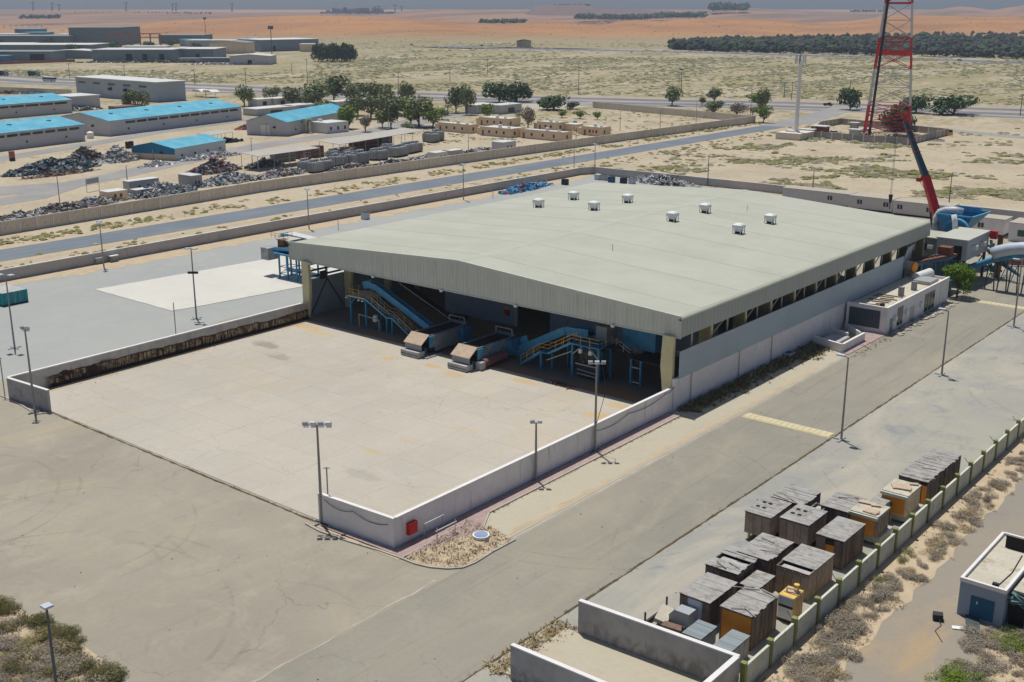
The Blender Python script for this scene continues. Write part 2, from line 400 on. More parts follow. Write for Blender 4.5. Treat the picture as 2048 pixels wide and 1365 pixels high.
M['pad_bed'] = mat('pad_joint_filler', C(196,188,171), .95, .12, .7, col2=C(168,157,138), c2=(.55,.7), world=True)
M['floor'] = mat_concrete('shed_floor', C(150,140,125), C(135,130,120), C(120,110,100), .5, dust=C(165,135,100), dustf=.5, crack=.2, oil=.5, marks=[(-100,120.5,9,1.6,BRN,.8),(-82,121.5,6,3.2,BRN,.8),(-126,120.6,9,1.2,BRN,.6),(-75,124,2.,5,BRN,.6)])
M['verge'] = mat_concrete('verge_concrete', C(206,197,174), C(198,190,168), C(190,182,160), .4, dust=C(204,188,150), dustf=.4, crack=.3)
M['road'] = mat_concrete('service_road', C(167,162,146), C(158,153,139), C(177,172,158), .5, dust=C(190,180,156), dustf=.4, streak=.6, crack=.4, oil=.3, arcs=ARC2[:2]+ARC2[5:6])
M['ryard'] = mat_concrete('rough_yard', C(186,182,166), C(172,171,162), C(156,160,160), .9, dust=C(202,194,174), dustf=.8, streak=.3, crack=.3, oil=.25, arcs=ARC2)
M['white_slab'] = mat_concrete('white_slab', C(236,233,220), C(228,225,214), C(210,208,200), .4, dust=C(222,212,188), dustf=.3, crack=.1)
M['track'] = mat_concrete('track', C(160,154,142), C(170,160,142), C(150,146,138), .5, dust=C(196,168,128), dustf=.75, crack=.15)
M['asphalt'] = mat_road('asphalt', C(116,126,134), C(166,162,152))
M['asphalt2'] = mat_road('worn_asphalt', C(156,154,150), C(190,180,162))
M['shoulder'] = mat_road('highway_shoulder', C(176,162,142), C(196,184,160))
M['highway'] = mat_road('highway_asphalt', C(118,122,130), C(140,136,132))
M['dirt'] = mat('joint_dirt', C(98,84,62), .95, .3, 1.5, world=True)
M['drift'] = mat('sand_drift', C(206,187,156), .95, .12, .5, col2=C(194,168,134), world=True)
M['pink'] = mat('pink_paving', C(184,160,154), .9, .1, .8, col2=C(200,180,165), world=True)
M['kerb'] = mat('kerb_stone', C(196,188,172), .9, .12, 1.2, col2=C(140,130,114), world=True)
M['yellow_paint'] = mat('yellow_paint', C(222,204,142), .8, .12, 1.5, col2=C(198,186,150), c2=(.5,.65), world=True)
M['white_paint'] = mat('road_white_paint', C(226,220,200), .8, .1, 1.5, col2=C(196,188,166), c2=(.5,.65), world=True)
M['wall_white'] = mat('white_plaster', (.80,.765,.735), .9, .07, .5, col2=(.56,.52,.48), c2=(.56,.76), c2scale=1.2, world=True, streak=True)
M['cap'] = mat('wall_cap', (.74,.72,.69), .85, .06, .8, world=True)
M['wall_soiled'] = mat_stained_wall()
M['wall_grey'] = mat('grey_plaster', (.38,.37,.365), .9, .12, .5, col2=(.22,.21,.20), c2=(.52,.72), c2scale=.8, world=True)
M['wall_comp'] = mat('compound_plaster', (.48,.455,.44), .9, .1, .3, col2=(.34,.32,.30), world=True)
M['precast'] = mat('precast_concrete', (.68,.61,.50), .9, .06, .6, col2=(.56,.52,.44), rnd=.05)
M['precast_post'] = mat('precast_post', (.70,.66,.58), .9, .06, .6, rnd=.05)
M['roof'] = mat('roof_sheet', C(190,193,173,.83), .6, .04, .10, col2=C(196,197,180,.83), c2=(.4,.6), c2scale=.05, rnd=.012, world=False, spec=.35)
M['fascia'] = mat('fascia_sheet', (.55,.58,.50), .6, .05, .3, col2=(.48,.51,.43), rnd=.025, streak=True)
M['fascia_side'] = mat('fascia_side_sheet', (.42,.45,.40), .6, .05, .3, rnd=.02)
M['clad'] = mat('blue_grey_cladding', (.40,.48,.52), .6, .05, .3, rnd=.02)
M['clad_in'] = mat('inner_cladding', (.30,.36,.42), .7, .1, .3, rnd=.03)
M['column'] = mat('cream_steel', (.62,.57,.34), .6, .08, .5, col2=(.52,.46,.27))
M['frame_shaded'] = mat('shaded_frame_steel', (.30,.27,.13), .7, .1, .5)  # darker copy of the cream steel, shade inside the shed painted into it
M['steel_pale'] = mat('pale_steel', (.52,.50,.40), .6, .08, .8)
M['dark'] = mat('dark_steel', (.035,.035,.04), .7, .2, 1.)
M['black'] = mat('black_rubber', (.018,.016,.016), .8, .2, 1.)
M['soffit'] = mat('roof_underside', (.30,.30,.26), .8, .1, .2)
M['galv'] = mat('galvanised_steel', (.42,.43,.43), .45, .08, 1.5, metal=.3)
M['pole'] = mat('pole_steel', (.30,.29,.27), .5, .1, 1.2, metal=.2)
M['poledark'] = mat('dark_pole_steel', (.10,.115,.14), .5, .1, 1.2)
M['lamp_face'] = mat('lamp_housing', (.50,.55,.60), .4, .05, 1.)
M['white'] = mat('white_painted_metal', (.76,.77,.75), .5, .05, 1., rnd=.03)
M['blue'] = mat('blue_machine_paint', (.03,.23,.42), .5, .18, 1.2, col2=(.09,.17,.22), c2=(.5,.68))
M['blue_lt'] = mat('light_blue_paint', (.07,.36,.58), .5, .18, 1.2, col2=(.24,.32,.35), c2=(.5,.66))
M['worn_blue'] = mat('worn_blue_plate', (.10,.27,.36), .6, .2, 1.5, col2=(.28,.30,.30), c2=(.42,.56))
M['est_wall'] = mat('estate_wall_grey', (.20,.25,.30), .8, .08, .2, rnd=.15)
M['yellow'] = mat('safety_yellow', (.74,.48,.12), .6, .2, 1.5, col2=(.42,.24,.10))
M['orange'] = mat('orange_paint', (.70,.26,.025), .5, .12, 1., col2=(.45,.18,.04), c2=(.6,.75))
M['red'] = mat('red_paint', (.60,.03,.028), .5, .15, 1.)
M['teal_dark'] = mat('dark_teal_paint', (.03,.10,.12), .5, .1, 1.)
M['green_skip'] = mat('teal_skip_paint', (.02,.30,.32), .6, .2, 1., col2=(.03,.16,.15))
M['hopper_grey'] = mat('hopper_grey_steel', (.28,.31,.33), .6, .15, 1.2, col2=(.25,.20,.16))
M['ply'] = mat('dusty_plate', C(214,190,164), .85, .12, 1.5, col2=C(180,150,122))
M['crate_top'] = mat('weathered_tin', C(172,170,164,.9), .6, .12, .8, col2=C(144,132,116), c2=(.45,.7), c2scale=1.3, rnd=.05, metal=.1)
M['crate_side'] = mat('weathered_boards', (.20,.15,.12), .9, .25, .9, col2=(.11,.08,.065), c2=(.42,.62), rnd=.2, streak=True)
M['crate_pink'] = mat('faded_ply', (.34,.27,.22), .9, .15, .6, col2=(.27,.19,.13), c2=(.45,.6), rnd=.06)
M['beige'] = mat('beige_render', (.74,.58,.40), .9, .07, .3, col2=(.62,.49,.34), rnd=.05)
M['sky_roof'] = mat('sky_blue_roof', C(90,180,206,.88), .5, .07, .1, col2=C(116,188,206,.88), c2=(.45,.6), rnd=.03)
M['shed_wall'] = mat('grey_shed_wall', (.52,.52,.53), .8, .06, .2, col2=(.44,.45,.46), rnd=.04)
M['shed_wall2'] = mat('bluegrey_shed_wall', (.38,.44,.50), .8, .06, .2, rnd=.08)
M['green_wall'] = mat('dull_green_wall', (.17,.20,.19), .8, .08, .2, rnd=.12)
M['blue_wall'] = mat('strong_blue_wall', (.02,.20,.36), .6, .08, .2)
M['canopy_roof'] = mat('canopy_roof', C(196,192,180), .8, .08, .2, col2=C(176,170,156))
M['cabin_pink'] = mat('cabin_panel', (.60,.56,.53), .8, .05, .3)
M['white_roof'] = mat('pale_roof', C(216,217,212,.9), .6, .05, .1, rnd=.05)
M['grey_roof'] = mat('grey_roof', C(150,160,162), .6, .06, .1, rnd=.1)
M['flat_roof'] = mat('dusty_flat_roof', C(214,206,186), .9, .12, .4, col2=C(176,166,146), c2=(.5,.7), world=True)
M['rust'] = mat('rusty_steel', (.20,.085,.05), .9, .2, 1.2)
M['junk_a'] = mat('junk_grey', (.30,.31,.31), .7, .3, .8, rnd=.1)
M['junk_b'] = mat('junk_pale', (.44,.43,.41), .8, .2, .8)
M['junk_c'] = mat('junk_teal', (.07,.12,.14), .7, .3, .8)
M['junk_d'] = mat('junk_brown', (.19,.12,.09), .85, .3, .8)
M['junk_e'] = mat('junk_red', (.35,.07,.06), .8, .2, .8)
M['trafo'] = mat('transformer_grey', (.36,.38,.385), .6, .12, .7, col2=(.22,.21,.19), rnd=.12)
M['glass'] = mat_glass_dark('dark_glass'); M['green_glass'] = mat_glass_dark('green_glass', (.01,.08,.07))
M['door_blue'] = mat('blue_door_paint', (.015,.10,.19), .6, .12, .8)
M['fence_panel'] = mat('cream_fence_panel', (.60,.61,.49), .9, .07, .8, col2=(.42,.42,.30), c2=(.5,.7), rnd=.05)
M['fence_post'] = mat('olive_post', (.22,.24,.08), .85, .15, .8, col2=(.28,.27,.16), c2=(.55,.7), rnd=.1)
M['trunk'] = mat('bark', (.16,.12,.08), .9, .2, 1.)
M['leaf_olive'] = mat_leaf('olive_foliage', (.21,.25,.115), (.15,.18,.08))
M['leaf_green'] = mat_leaf('green_foliage', (.14,.22,.045), (.21,.27,.06))
M['leaf_dark'] = mat_leaf('dark_foliage', (.055,.10,.045), (.085,.13,.055))
M['leaf_wood'] = mat_leaf('wood_foliage', (.065,.078,.062), (.045,.058,.050))
M['leaf_dry'] = mat_leaf('dry_foliage', (.36,.31,.235), (.25,.215,.165))
M['leaf_tan'] = mat_leaf('tan_grass', (.50,.40,.23), (.38,.30,.17))
M['leaf_yel'] = mat_leaf('yellow_scrub', (.235,.23,.085), (.16,.155,.06), .2)
M['scrub'] = mat_leaf('pale_scrub', (.30,.285,.16), (.20,.19,.10), .2)
M['tyre'] = M['black']
M['kiln_red'] = mat('brick_red_paint', (.34,.13,.09), .8, .15, .8)
# ============================================================ SETTING
Z1, Z2, Z3, Z4 = .02, .026, .032, .038
def sheet(name, poly, z, m, kind='structure'):
    mb = MB(); mb.add([(x, y, z) for x, y in poly], [tuple(range(len(poly)))])
    o = mb.build(name, m)
    if o.data.polygons[0].normal.z < 0: o.data.flip_normals()
    if kind: o['kind'] = kind
    return o
def jag(poly, step, amp, seed=1):
    r = random.Random(seed); out = []
    for (a, b), (c, d) in zip(poly, poly[1:]+poly[:1]):
        n = max(1, int(hypot(c-a, d-b)/step))
        for i in range(n): out.append((lerp(a, c, i/n)+r.uniform(-amp, amp), lerp(b, d, i/n)+r.uniform(-amp, amp)))
    return out
def rect(x0, y0, x1, y1): return [(x0, y0), (x1, y0), (x1, y1), (x0, y1)]

# the desert: one sheet to the horizon, finer near
mb = MB(); ds = [-60, 0, 60, 150, 300, 600, 1200, 2400, 5000, 9000, 16000]
na = 24
for d in ds:
    for i in range(na+1):
        w = max(300, abs(d)*1.4); a = (i/na*2-1)*w; q = rot(a, d); mb.v.append((q[0], q[1], -.02))
for j in range(len(ds)-1):
    for i in range(na):
        k = j*(na+1)+i; mb.f.append([k, k+1, k+na+2, k+na+1]); mb.m.append(0)
struct('desert_ground', mb, M['sand'])

# dunes: real terrain, ridge behind ridge
def fbm(x, y, s, o=4): return mnoise.fractal(Vector((x/s, y/s, 3.1)), 1.0, 2.1, o)
R1 = [(-400,66),(0,64),(150,60),(260,52),(340,40),(420,36),(500,33),(620,30),(700,31),(830,35),(930,42),(1010,45),(1075,40),(1150,42),(1195,47),(1240,38),(1265,37),(1300,40),(1350,36),(1450,35),(1530,38),(1600,44),(1680,40),(1760,30),(2048,34),(2500,30)]
R2 = [(-400,24),(0,21),(300,22),(500,27),(640,27),(760,25),(860,21),(900,19),(960,21),(1050,22),(1200,23),(1400,20),(1470,17),(1540,21),(1640,24),(1720,27),(1769,20),(1800,22),(1845,20),(1883,13),(1915,16),(1947,22),(1970,17),(2010,10),(2060,8),(2500,10)]
def hgt(a, d):
    x = 1024 + F_PX * a / d
    def need(y, dd): return CAM_H - (y - HORIZON) * dd / F_PX * 1.0
    q = rot(a, d); n = fbm(q[0], q[1], 420); n2 = fbm(q[0], q[1], 130, 3)
    h = 0.
    d1 = 2550 + 160*sin(x/210.)
    t = (d - 1650) / (d1 - 1650)
    if t > 0:
        e = (max(0, min(1, t))**2*(3-2*max(0, min(1, t)))) if t < 1 else max(.15, 1-(t-1)*2.2)
        h = max(h, need(interp(R1, x), d1) * e)
    d2 = 4600.
    t = (d - 3000) / (d2 - 3000)
    if t > 0:
        t = min(1, t); h = max(h, need(interp(R2, x), d2) * t*t*(3-2*t))
    amp = max(0, min(1, (d-1500)/700.))
    rough = amp*(n*4.5 + n2*2.2)
    return max(-.5, h + rough*(.45 if d > 2200 else 1.)) if d < d2-300 else h
mb = MB(); nd, na = 110, 230
DD = [1400 + (5600-1400)*(j/nd)**1.15 for j in range(nd+1)]
for j, d in enumerate(DD):
    for i in range(na+1):
        a = lerp(-.62, .62, i/na) * d; q = rot(a, d)
        z = hgt(a, d)
        if j == 0: z = -.5
        if j == nd: z = 12
        mb.v.append((q[0], q[1], z))
for j in range(nd):
    for i in range(na):
        k = j*(na+1)+i; mb.f.append([k, k+1, k+na+2, k+na+1]); mb.m.append(0)
struct('sand_dunes', mb, M['dune'], smooth=True, fix=False)

# flat-topped gravel hill on the skyline
mb = MB()
def hillpt(x, y, b): return D(x, y, b)
prof = [(1050,27,24),(1062,20,24),(1072,12.5,22),(1090,10.5,22),(1165,10.,22),(1182,14,22),(1200,19,24),(1260,20,24),(1340,22,25)]
ring = []
for k, (b, dz) in enumerate([(3900, -1), (4050, 0), (4350, 0), (4500, -1)]):
    for x, y, yb in prof:
        p = D(x, y, 4050); s = b/4050.
        q = D(x, 100, b); ring.append((q[0], q[1], p[2] if dz == 0 else 2))
n = len(prof)
mb.v = ring
for k in range(3):
    for i in range(n-1): mb.f.append([k*n+i, k*n+i+1, (k+1)*n+i+1, (k+1)*n+i]); mb.m.append(0)
M['gravel_hill'] = mat('gravel_hill', C(136,112,104), .95, .12, .02, col2=C(112,96,92), world=True)
struct('gravel_hill', mb, M['gravel_hill'], smooth=True)

# ---- compound ground
sheet('yard', rect(-205, 5, -34.9, 290), Z1-.012, M['yard'])
sheet('grey_yard', [(-204.4, 60), (-152, 60), (-150.5, 75), (-150, 100), (-153, 112), (-151, 122), (-151, 210), (-151, 289.5), (-204.4, 289.5)], Z1, M['yard_left'])
sheet('white_slab', jag([(-188.6,109.6), (-164.6,109.4), (-163.3, 116), (-161,134.5), (-160.5,170), (-184,170), (-184.9,148)], 2., .1, 3), Z2+.05, M['white_slab'])
sheet('service_road', rect(-64.2, 8, -52.1, 289), Z1, M['road'])
sheet('rough_yard', rect(-51.8, 8, -35.0, 289), Z1, M['ryard'])
sheet('verge_paving', [(-71.6,78.6), (-68.2,78.6), (-64.9,78.9), (-64.9,158), (-71.6,161)], Z1, M['verge'])
# jagged open joints with blown sand
def joint(name, p, q, w, m, z=Z2, seg=1.2, jag=.12):
    mb = MB(); p = Vector((*p, 0)); q = Vector((*q, 0)); L = (q-p).length; d = (q-p)/L; nrm = Vector((-d.y, d.x, 0)); n = max(2, int(L/seg))
    a = []
    for i in range(n+1):
        c = p + d*L*i/n + nrm*random.uniform(-jag, jag)*.4; ww = w*random.uniform(.35, 1.25)
        a.append((c + nrm*ww/2, c - nrm*ww/2))
    for (a0, b0), (a1, b1) in zip(a, a[1:]):
        mb.add([(a0.x,a0.y,z), (b0.x,b0.y,z), (b1.x,b1.y,z), (a1.x,a1.y,z)], [(0,1,2,3)])
    o = mb.build(name, m); 
    o['kind'] = 'structure'; return o
joint('road_joint', (-51.95, 8), (-51.95, 289), .26, M['dirt'], seg=.8)
joint('pad_joint', (-134.2, 69.55), (-82.2, 69.3), .30, M['dirt'], seg=.9)
joint('verge_joint', (-64.55, 79), (-64.75, 158), .35, M['kerb'], seg=1.5)
joint('verge_joint', (-64.3, 20), (-64.5, 68), .22, M['kerb'], seg=1.1, jag=.4)

# concrete pad: a bed with the cast slabs laid on it
pad = struct('concrete_pad', MB().box(-142.2, 69.8, -.1, -72.3, 120, .043), M['pad_bed'])
sx, sy = 69.9/13, 50.2/9
slab_me = MB().box(-sx/2+.012, -sy/2+.012, -.05, sx/2-.012, sy/2-.012, 0).mesh('slab', M['pad'])
for i in range(13):
    for j in range(9):
        inst('slab', slab_me, pad, (-142.2+sx*(i+.5), 69.8+sy*(j+.5), .05+random.uniform(-.002, .002)))
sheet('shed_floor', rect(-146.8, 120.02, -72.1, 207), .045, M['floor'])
# wall-foot paving and kerbs
sheet('pink_pavement', [G(640,1052), G(660,1062), G(805,1117), (-68.0,78.4), (-70.2, 82), (-70.2,119.5), (-71.8,119.5), (-71.8,70.0), (-82,69.0)], Z3+.1, M['pink'])
pk = MB()
def kerb(mb, pts, w=.22, h=.15):
    for a, b in zip(pts, pts[1:]): mb.bar((a[0], a[1], h/2), (b[0], b[1], h/2), w, h)
curve = [G(x, y) for x, y in ((612,1049),(640,1064),(700,1085),(760,1103),(805,1119),(830,1129),(860,1136),(895,1139),(925,1137),(950,1127),(985,1105),(1030,1081))]
kerb(pk, curve); kerb(pk, [(-70.15,82),(-70.15,119.5)]); kerb(pk, [G(965,1062,0), (-70.15,82)], .15)
kerb(pk, [G(2,793), G(40,810), G(72,830), G(107,826)], .2)
kerb(pk, [G(805,1117), G(870,1082), G(905,1062)], .15)
struct('kerb_line', pk, M['kerb'])
isl = [G(x, y) for x, y in ((812,1117),(830,1127),(860,1134),(895,1137),(925,1135),(948,1125),(985,1103),(1024,1081),(1000,1068),(970,1056),(950,1040),(905,1062),(870,1082))]
sheet('dry_grass_island', isl, .12, M['drift'])
# painted speed humps: low rounded ramp + stripes
def hump(y0, x0, x1):
    h = struct('speed_hump', MB().profile([(y0-.95,.02),(y0-.6,.07),(y0,.10),(y0+.6,.07),(y0+.95,.02)], x0, x1, axis='x'), M['yellow_paint'])
    sm = MB()
    sm.add([(-.17,-.75,.075),(.17,-.75,.075),(.17,0,.108),(-.17,0,.108),(.17,.75,.075),(-.17,.75,.075)], [(0,1,2,3),(3,2,4,5)])
    me = sm.mesh('stripe', M['white_paint'])
    x = x0+.5
    while x < x1-.3: inst('stripe', me, h, (x, y0, 0)); x += .72
hump(125.1, -64.0, -52.3); hump(203.5, -64.0, -52.3)

# drifted sand fans against the kerbs and walls
for i, (x0_, y0_, x1_, y1_, w_) in enumerate([(-142.0,70.5,-142.2,119,1.2),(-65.2,79.5,-65.2,150,.8),(-82,68.6,-70,68.6,.5),(-34.9,72,-34.9,150,1.1),(-203.5,110,-203.5,285,2.5),(-143,68.2,-134,69.2,.6)]):
    r_ = random.Random(i); L_ = hypot(x1_-x0_, y1_-y0_); n_ = int(L_/1.5); nx_, ny_ = -(y1_-y0_)/L_, (x1_-x0_)/L_
    s_ = -1 if i in (0,3,4) else 1
    if i == 3: s_ = 1
    a_ = [(lerp(x0_,x1_,k/n_), lerp(y0_,y1_,k/n_)) for k in range(n_+1)]
    b_ = [(p[0]+nx_*s_*w_*r_.uniform(.15,1.2), p[1]+ny_*s_*w_*r_.uniform(.15,1.2)) for p in a_]
    sheet('sand_fan', a_+b_[::-1], .062 if i == 0 else Z3+.004, M['drift'])
# roads outside
def roadpoly(name, pts, w, z, m):
    mb = MB(); P = [Vector((x, y, 0)) for x, y in pts]
    for i, p in enumerate(P):
        d = (P[min(i+1, len(P)-1)] - P[max(i-1, 0)]).normalized(); n = Vector((-d.y, d.x, 0))*w/2
        mb.v += [(p.x+n.x, p.y+n.y, z), (p.x-n.x, p.y-n.y, z)]
    for i in range(len(P)-1): mb.f.append([2*i, 2*i+1, 2*i+3, 2*i+2]); mb.m.append(0)
    o = struct(name, mb, m)
    if o.data.polygons[0].normal.z < 0: o.data.flip_normals()
    return o
roadpoly('road_shoulder', [(-230.6, 40), (-230.6, 300), (-230, 470)], 17, 0.0, M['drift'])
roadpoly('asphalt_road', [(-231, 40), (-230.6, 160), (-230, 300), (-229.8, 420), (-229.5, 470)], 11.6, Z2, M['asphalt'])
roadpoly('asphalt_road', [G(1600,248), G(1640,240), G(1780,262-12), G(2100,280)], 9, Z2, M['asphalt2'])
roadpoly('asphalt_road', [(-229.5, 460), (-236, 520), (-246, 575)], 14, Z3, M['asphalt2'])
hw = [G(-160,146), G(0,156), G(100,163), G(200,166), G(400,175), G(700,188), G(1000,197), G(1300,205), G(1530,209), G(1800,217), G(2050,226), G(2300,236)]
roadpoly('highway_shoulder', hw, 70, 0.0, M['shoulder'])
roadpoly('highway', [(x+4, y+16) for x, y in hw], 13, Z2, M['highway'])
roadpoly('highway', [(x-3, y-12) for x, y in hw], 13, Z2, M['highway'])
roadpoly('highway_frontage', [(x-8, y-30) for x, y in hw], 7, Z2, M['asphalt'])
hw2 = [G(-100,50.5), G(40,46), G(130,44.5), G(150,48), G(128,52), G(170,58), G(300,70), G(480,80), G(620,86), G(800,91), G(1000,97), G(1300,103), G(1530,109), G(1800,117), G(2060,127), G(2300,137)]
roadpoly('far_highway', hw2[5:], 40, Z2, M['highway'])
roadpoly('far_highway_shoulder', hw2[5:], 80, 0.0, M['shoulder'])
# works roads on the far side of the precast wall
def pxroad(name, px, w, m, z=Z2): return roadpoly(name, [G(x, y) for x, y in px], w, z, m)
pxroad('works_road', [(-60,412),(60,395),(130,372),(230,352),(330,330),(420,312),(520,292),(640,274),(760,262),(900,250)], 11, M['asphalt2'])
pxroad('works_road', [(-60,330),(60,308),(200,285),(330,262),(470,243),(560,232)], 9, M['asphalt2'], Z3)
pxroad('works_road', [(-60,388),(30,380),(130,372)], 16, M['asphalt2'], Z3)
pxroad('works_road', [(760,262),(860,236),(960,226),(1080,212),(1200,206)], 16, M['asphalt2'], Z3)
sheet('works_apron', [G(x, y) for x, y in ((930,232),(1040,226),(1180,214),(1100,206),(960,214))], Z3+.004, M['verge'])
pxroad('sand_track', [(1400,385),(1560,380),(1760,392),(1900,390),(2060,398)], 7, M['drift'])
sheet('outer_track', jag([(-29.8,60),(-23.2,60),(-22.4,92),(-23.5,100),(-24.4,150),(-22.,220),(-28.5,220),(-30.6,150),(-30.2,100)], 1.3, .35), Z2, M['track'])
sheet('sandy_strip', [(-34.5,40),(-5,40),(-5,240),(-34.5,240)], 0.0, M['drift'])

# scrub sand bank in the near left corner
cb = MB()
cpts = [G(x, y) for x, y in ((-60,1170),(0,1195),(60,1232),(130,1258),(165,1290),(205,1320),(225,1350),(235,1420),(240,1520),(-200,1520),(-300,1300))]
cx = sum(p[0] for p in cpts)/len(cpts); cy = sum(p[1] for p in cpts)/len(cpts)
vs = [(x, y, .02) for x, y in cpts] + [(lerp(x, cx, .2), lerp(y, cy, .2), .05) for x, y in cpts] + [(cx, cy, .07)]
n = len(cpts)
cb.add(vs, [(i, (i+1) % n, (i+1) % n + n, i+n) for i in range(n)] + [(i+n, (i+1) % n + n, 2*n) for i in range(n)])
struct('sand_bank', cb, M['drift'], smooth=True)
# ============================================================ THE BIG SHED
EZ, FB, RZ = 12.3, 9.65, 14.35          # eave top, fascia foot, ridge
X0, X1, Y0, Y1 = -147.2, -71.6, 121.2, 208.2; XM = (X0+X1)/2
shed = thing('recycling_shed', 'huge open-fronted shed with pale sage metal roof, cream columns and deep ribbed fascia', 'shed', (XM, Y0, 0))
def roofz(x): return EZ + (RZ-EZ)*(1-abs(x-XM)/((X1-X0)/2))
# roof sheets, in bays along the building, each a touch proud of the next
nb = 15; L = (Y1-Y0)/nb
for side in (0, 1):
    mb = MB()
    xe = X0+.45 if side == 0 else X1-.45
    ns = 20
    for k in range(ns):      # low standing seams
        y = (k+.0)*L/ns
        mb.profile([(0,0),(0,0)], 0, 0) if False else None
    a, b = (xe, EZ+.02), (XM, RZ)
    mb.add([(a[0],0.01,a[1]),(b[0],0.01,b[1]),(b[0],L-.01,b[1]),(a[0],L-.01,a[1]),(a[0],0.01,a[1]-.12),(b[0],0.01,b[1]-.12),(b[0],L-.01,b[1]-.12),(a[0],L-.01,a[1]-.12)],
           [(0,1,2,3),(4,7,6,5),(0,4,5,1),(3,2,6,7),(0,3,7,4),(1,5,6,2)])
    me = mb.mesh('roof_sheet', M['roof'])
    bm = bmesh.new(); bm.from_mesh(me); bmesh.ops.recalc_face_normals(bm, faces=bm.faces); bm.to_mesh(me); bm.free()
    for k in range(nb): inst('roof_sheet', me, shed, (0, Y0+k*L, (k % 2)*.012))
# rounded eaves
def eave(xs, s):
    pts = [(xs-s*.47, EZ-.001)] + [(xs-s*.45+s*.45*sin(t), EZ-.45+.45*cos(t)) for t in [i*pi/2/5 for i in range(6)]] + [(xs-s*.47, EZ-.45)]
    MB().profile(pts, Y0, Y1).build('eave_trim', M['roof'], shed, smooth=False)
eave(X1, 1); eave(X0, -1)
MB().profile([(XM-.8,RZ-.045),(XM,RZ+.045),(XM+.8,RZ-.045),(XM+.8,RZ-.03),(XM,RZ+.06),(XM-.8,RZ-.03)], Y0, Y1).build('ridge_cap', M['roof'], shed)
# fascia front: ribbed sheets, straight foot, top follows the roof
npan = 38; pw = (X1-X0)/npan
for i in range(npan):
    xa, xb = X0+i*pw, X0+(i+1)*pw
    mb = MB()
    za, zb = roofz(xa), roofz(xb)
    if i == 0: za -= .1
    mb.add([(xa,Y0,FB),(xb-.02,Y0,FB),(xb-.02,Y0,zb-.04),(xa,Y0,za-.04),(xa,Y0+.08,FB),(xb-.02,Y0+.08,FB),(xb-.02,Y0+.08,zb-.04),(xa,Y0+.08,za-.04)],
           [(0,1,2,3),(5,4,7,6),(0,4,5,1),(3,2,6,7),(0,3,7,4),(1,5,6,2)])
    for k in range(3):
        x = xa+pw*(k+.5)/3; z = lerp(za, zb, (k+.5)/3)-.06; mb.box(x-.05, Y0-.025, FB, x+.05, Y0, z)
    mb.build('fascia_panel', M['fascia'], shed)
mb = MB(); mb.bar((X0,Y0-.06,EZ+.02),(XM,Y0-.06,RZ+.02),.22,.34); mb.bar((XM,Y0-.06,RZ+.02),(X1,Y0-.06,EZ+.02),.22,.34)
mb.build('verge_flashing', M['fascia'], shed)
MB().box(X0, Y0-.07, FB-.14, X1, Y0+.14, FB).build('fascia_foot_trim', M['fascia'], shed)
me = None
ny = 15; py = (Y1-Y0)/ny
sm = MB().box(-.04, .01, FB, .04, py-.01, EZ-.45)
for k in range(6): sm.box(.04, py*(k+.5)/6-.05, FB, .06, py*(k+.5)/6+.05, EZ-.46)
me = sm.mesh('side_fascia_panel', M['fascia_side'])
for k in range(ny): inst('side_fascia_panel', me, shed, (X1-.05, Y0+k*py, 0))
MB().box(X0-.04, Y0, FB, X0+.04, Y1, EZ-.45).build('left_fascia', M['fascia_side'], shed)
MB().box(X0+.1, Y1-.1, FB, X1-.1, Y1, EZ).build('rear_fascia', M['fascia_side'], shed)
# cream tapered columns and frames
ys = [120.6, 129.9, 139.3, 146.9, 154.4, 161.8, 169.2, 176.7, 184.2, 191.6, 199.0, 207.0]
XR, XL = -72.25, -143.6
def colmesh(s):       # s=+1 right side: straight outer face, inner face flares upward
    mb = MB(); w = .55
    prof = [(0,0),(0,FB+.1),(-s*1.6,FB+.1),(-s*1.8,5.6),(-s*1.1,0)]
    mb.profile(prof, -w/2, w/2)
    return mb.mesh('column', M['column'])
cr, cl_ = colmesh(1), colmesh(-1)
cri = colmesh(1); cri.materials[0] = M['frame_shaded']; cpost = MB().box(-.3,-.2,0,.02,.2,FB).mesh('outer_post', M['column'])
for mme in (cr, cl_, cri):
    bm = bmesh.new(); bm.from_mesh(mme); bmesh.ops.recalc_face_normals(bm, faces=bm.faces); bm.to_mesh(mme); bm.free()
for y in ys:
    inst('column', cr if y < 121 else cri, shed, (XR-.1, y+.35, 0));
    if y > 121: inst('outer_post', cpost, shed, (XR+.02, y+.35, 0))
    inst('column', cl_, shed, (XL, y+.35, 0))
    if y > 121:
        mb = MB(); zt = 10.9
        mb.bar((XR, y, 9.4), (XM, y, zt), .3, .9); mb.bar((XL, y, 9.4), (XM, y, zt), .3, .9); mb.build('rafter', M['frame_shaded'], shed)
# interior tie members visible through the side strip
mb = MB()
for a, b in zip(ys[1:], ys[2:]):
    mb.bar((XR-.2, a, 7.6), (XR-.2, (a+b)/2, 9.7), .12)
mb.build('side_bracing', M['steel_pale'], shed)
mb = MB()
for y in [lerp(a, b, t) for a, b in zip(ys, ys[1:]) for t in (.5,)]: mb.box(XR-.18, y-.09, 7.6, XR-.02, y+.09, 9.7)
mb.build('side_stud', M['steel_pale'], shed)
# right side wall: white plaster foot wall, blue-grey sheet band above
BE = 196.5
MB().box(-72.1, 120.4, 0, -71.75, BE, 4.3).build('side_foot_wall', M['wall_white'], shed)
cm = MB().box(0, .01, 4.15, .10, 7.49, 7.75)

cme = cm.mesh('cladding_panel', M['clad'])
for k in range(10): inst('cladding_panel', cme, shed, (-71.74, 121.3+k*7.5, 0))
MB().box(-71.76, 121.2, 7.75, -71.6, BE, 7.83).build('cladding_cap', M['galv'], shed)
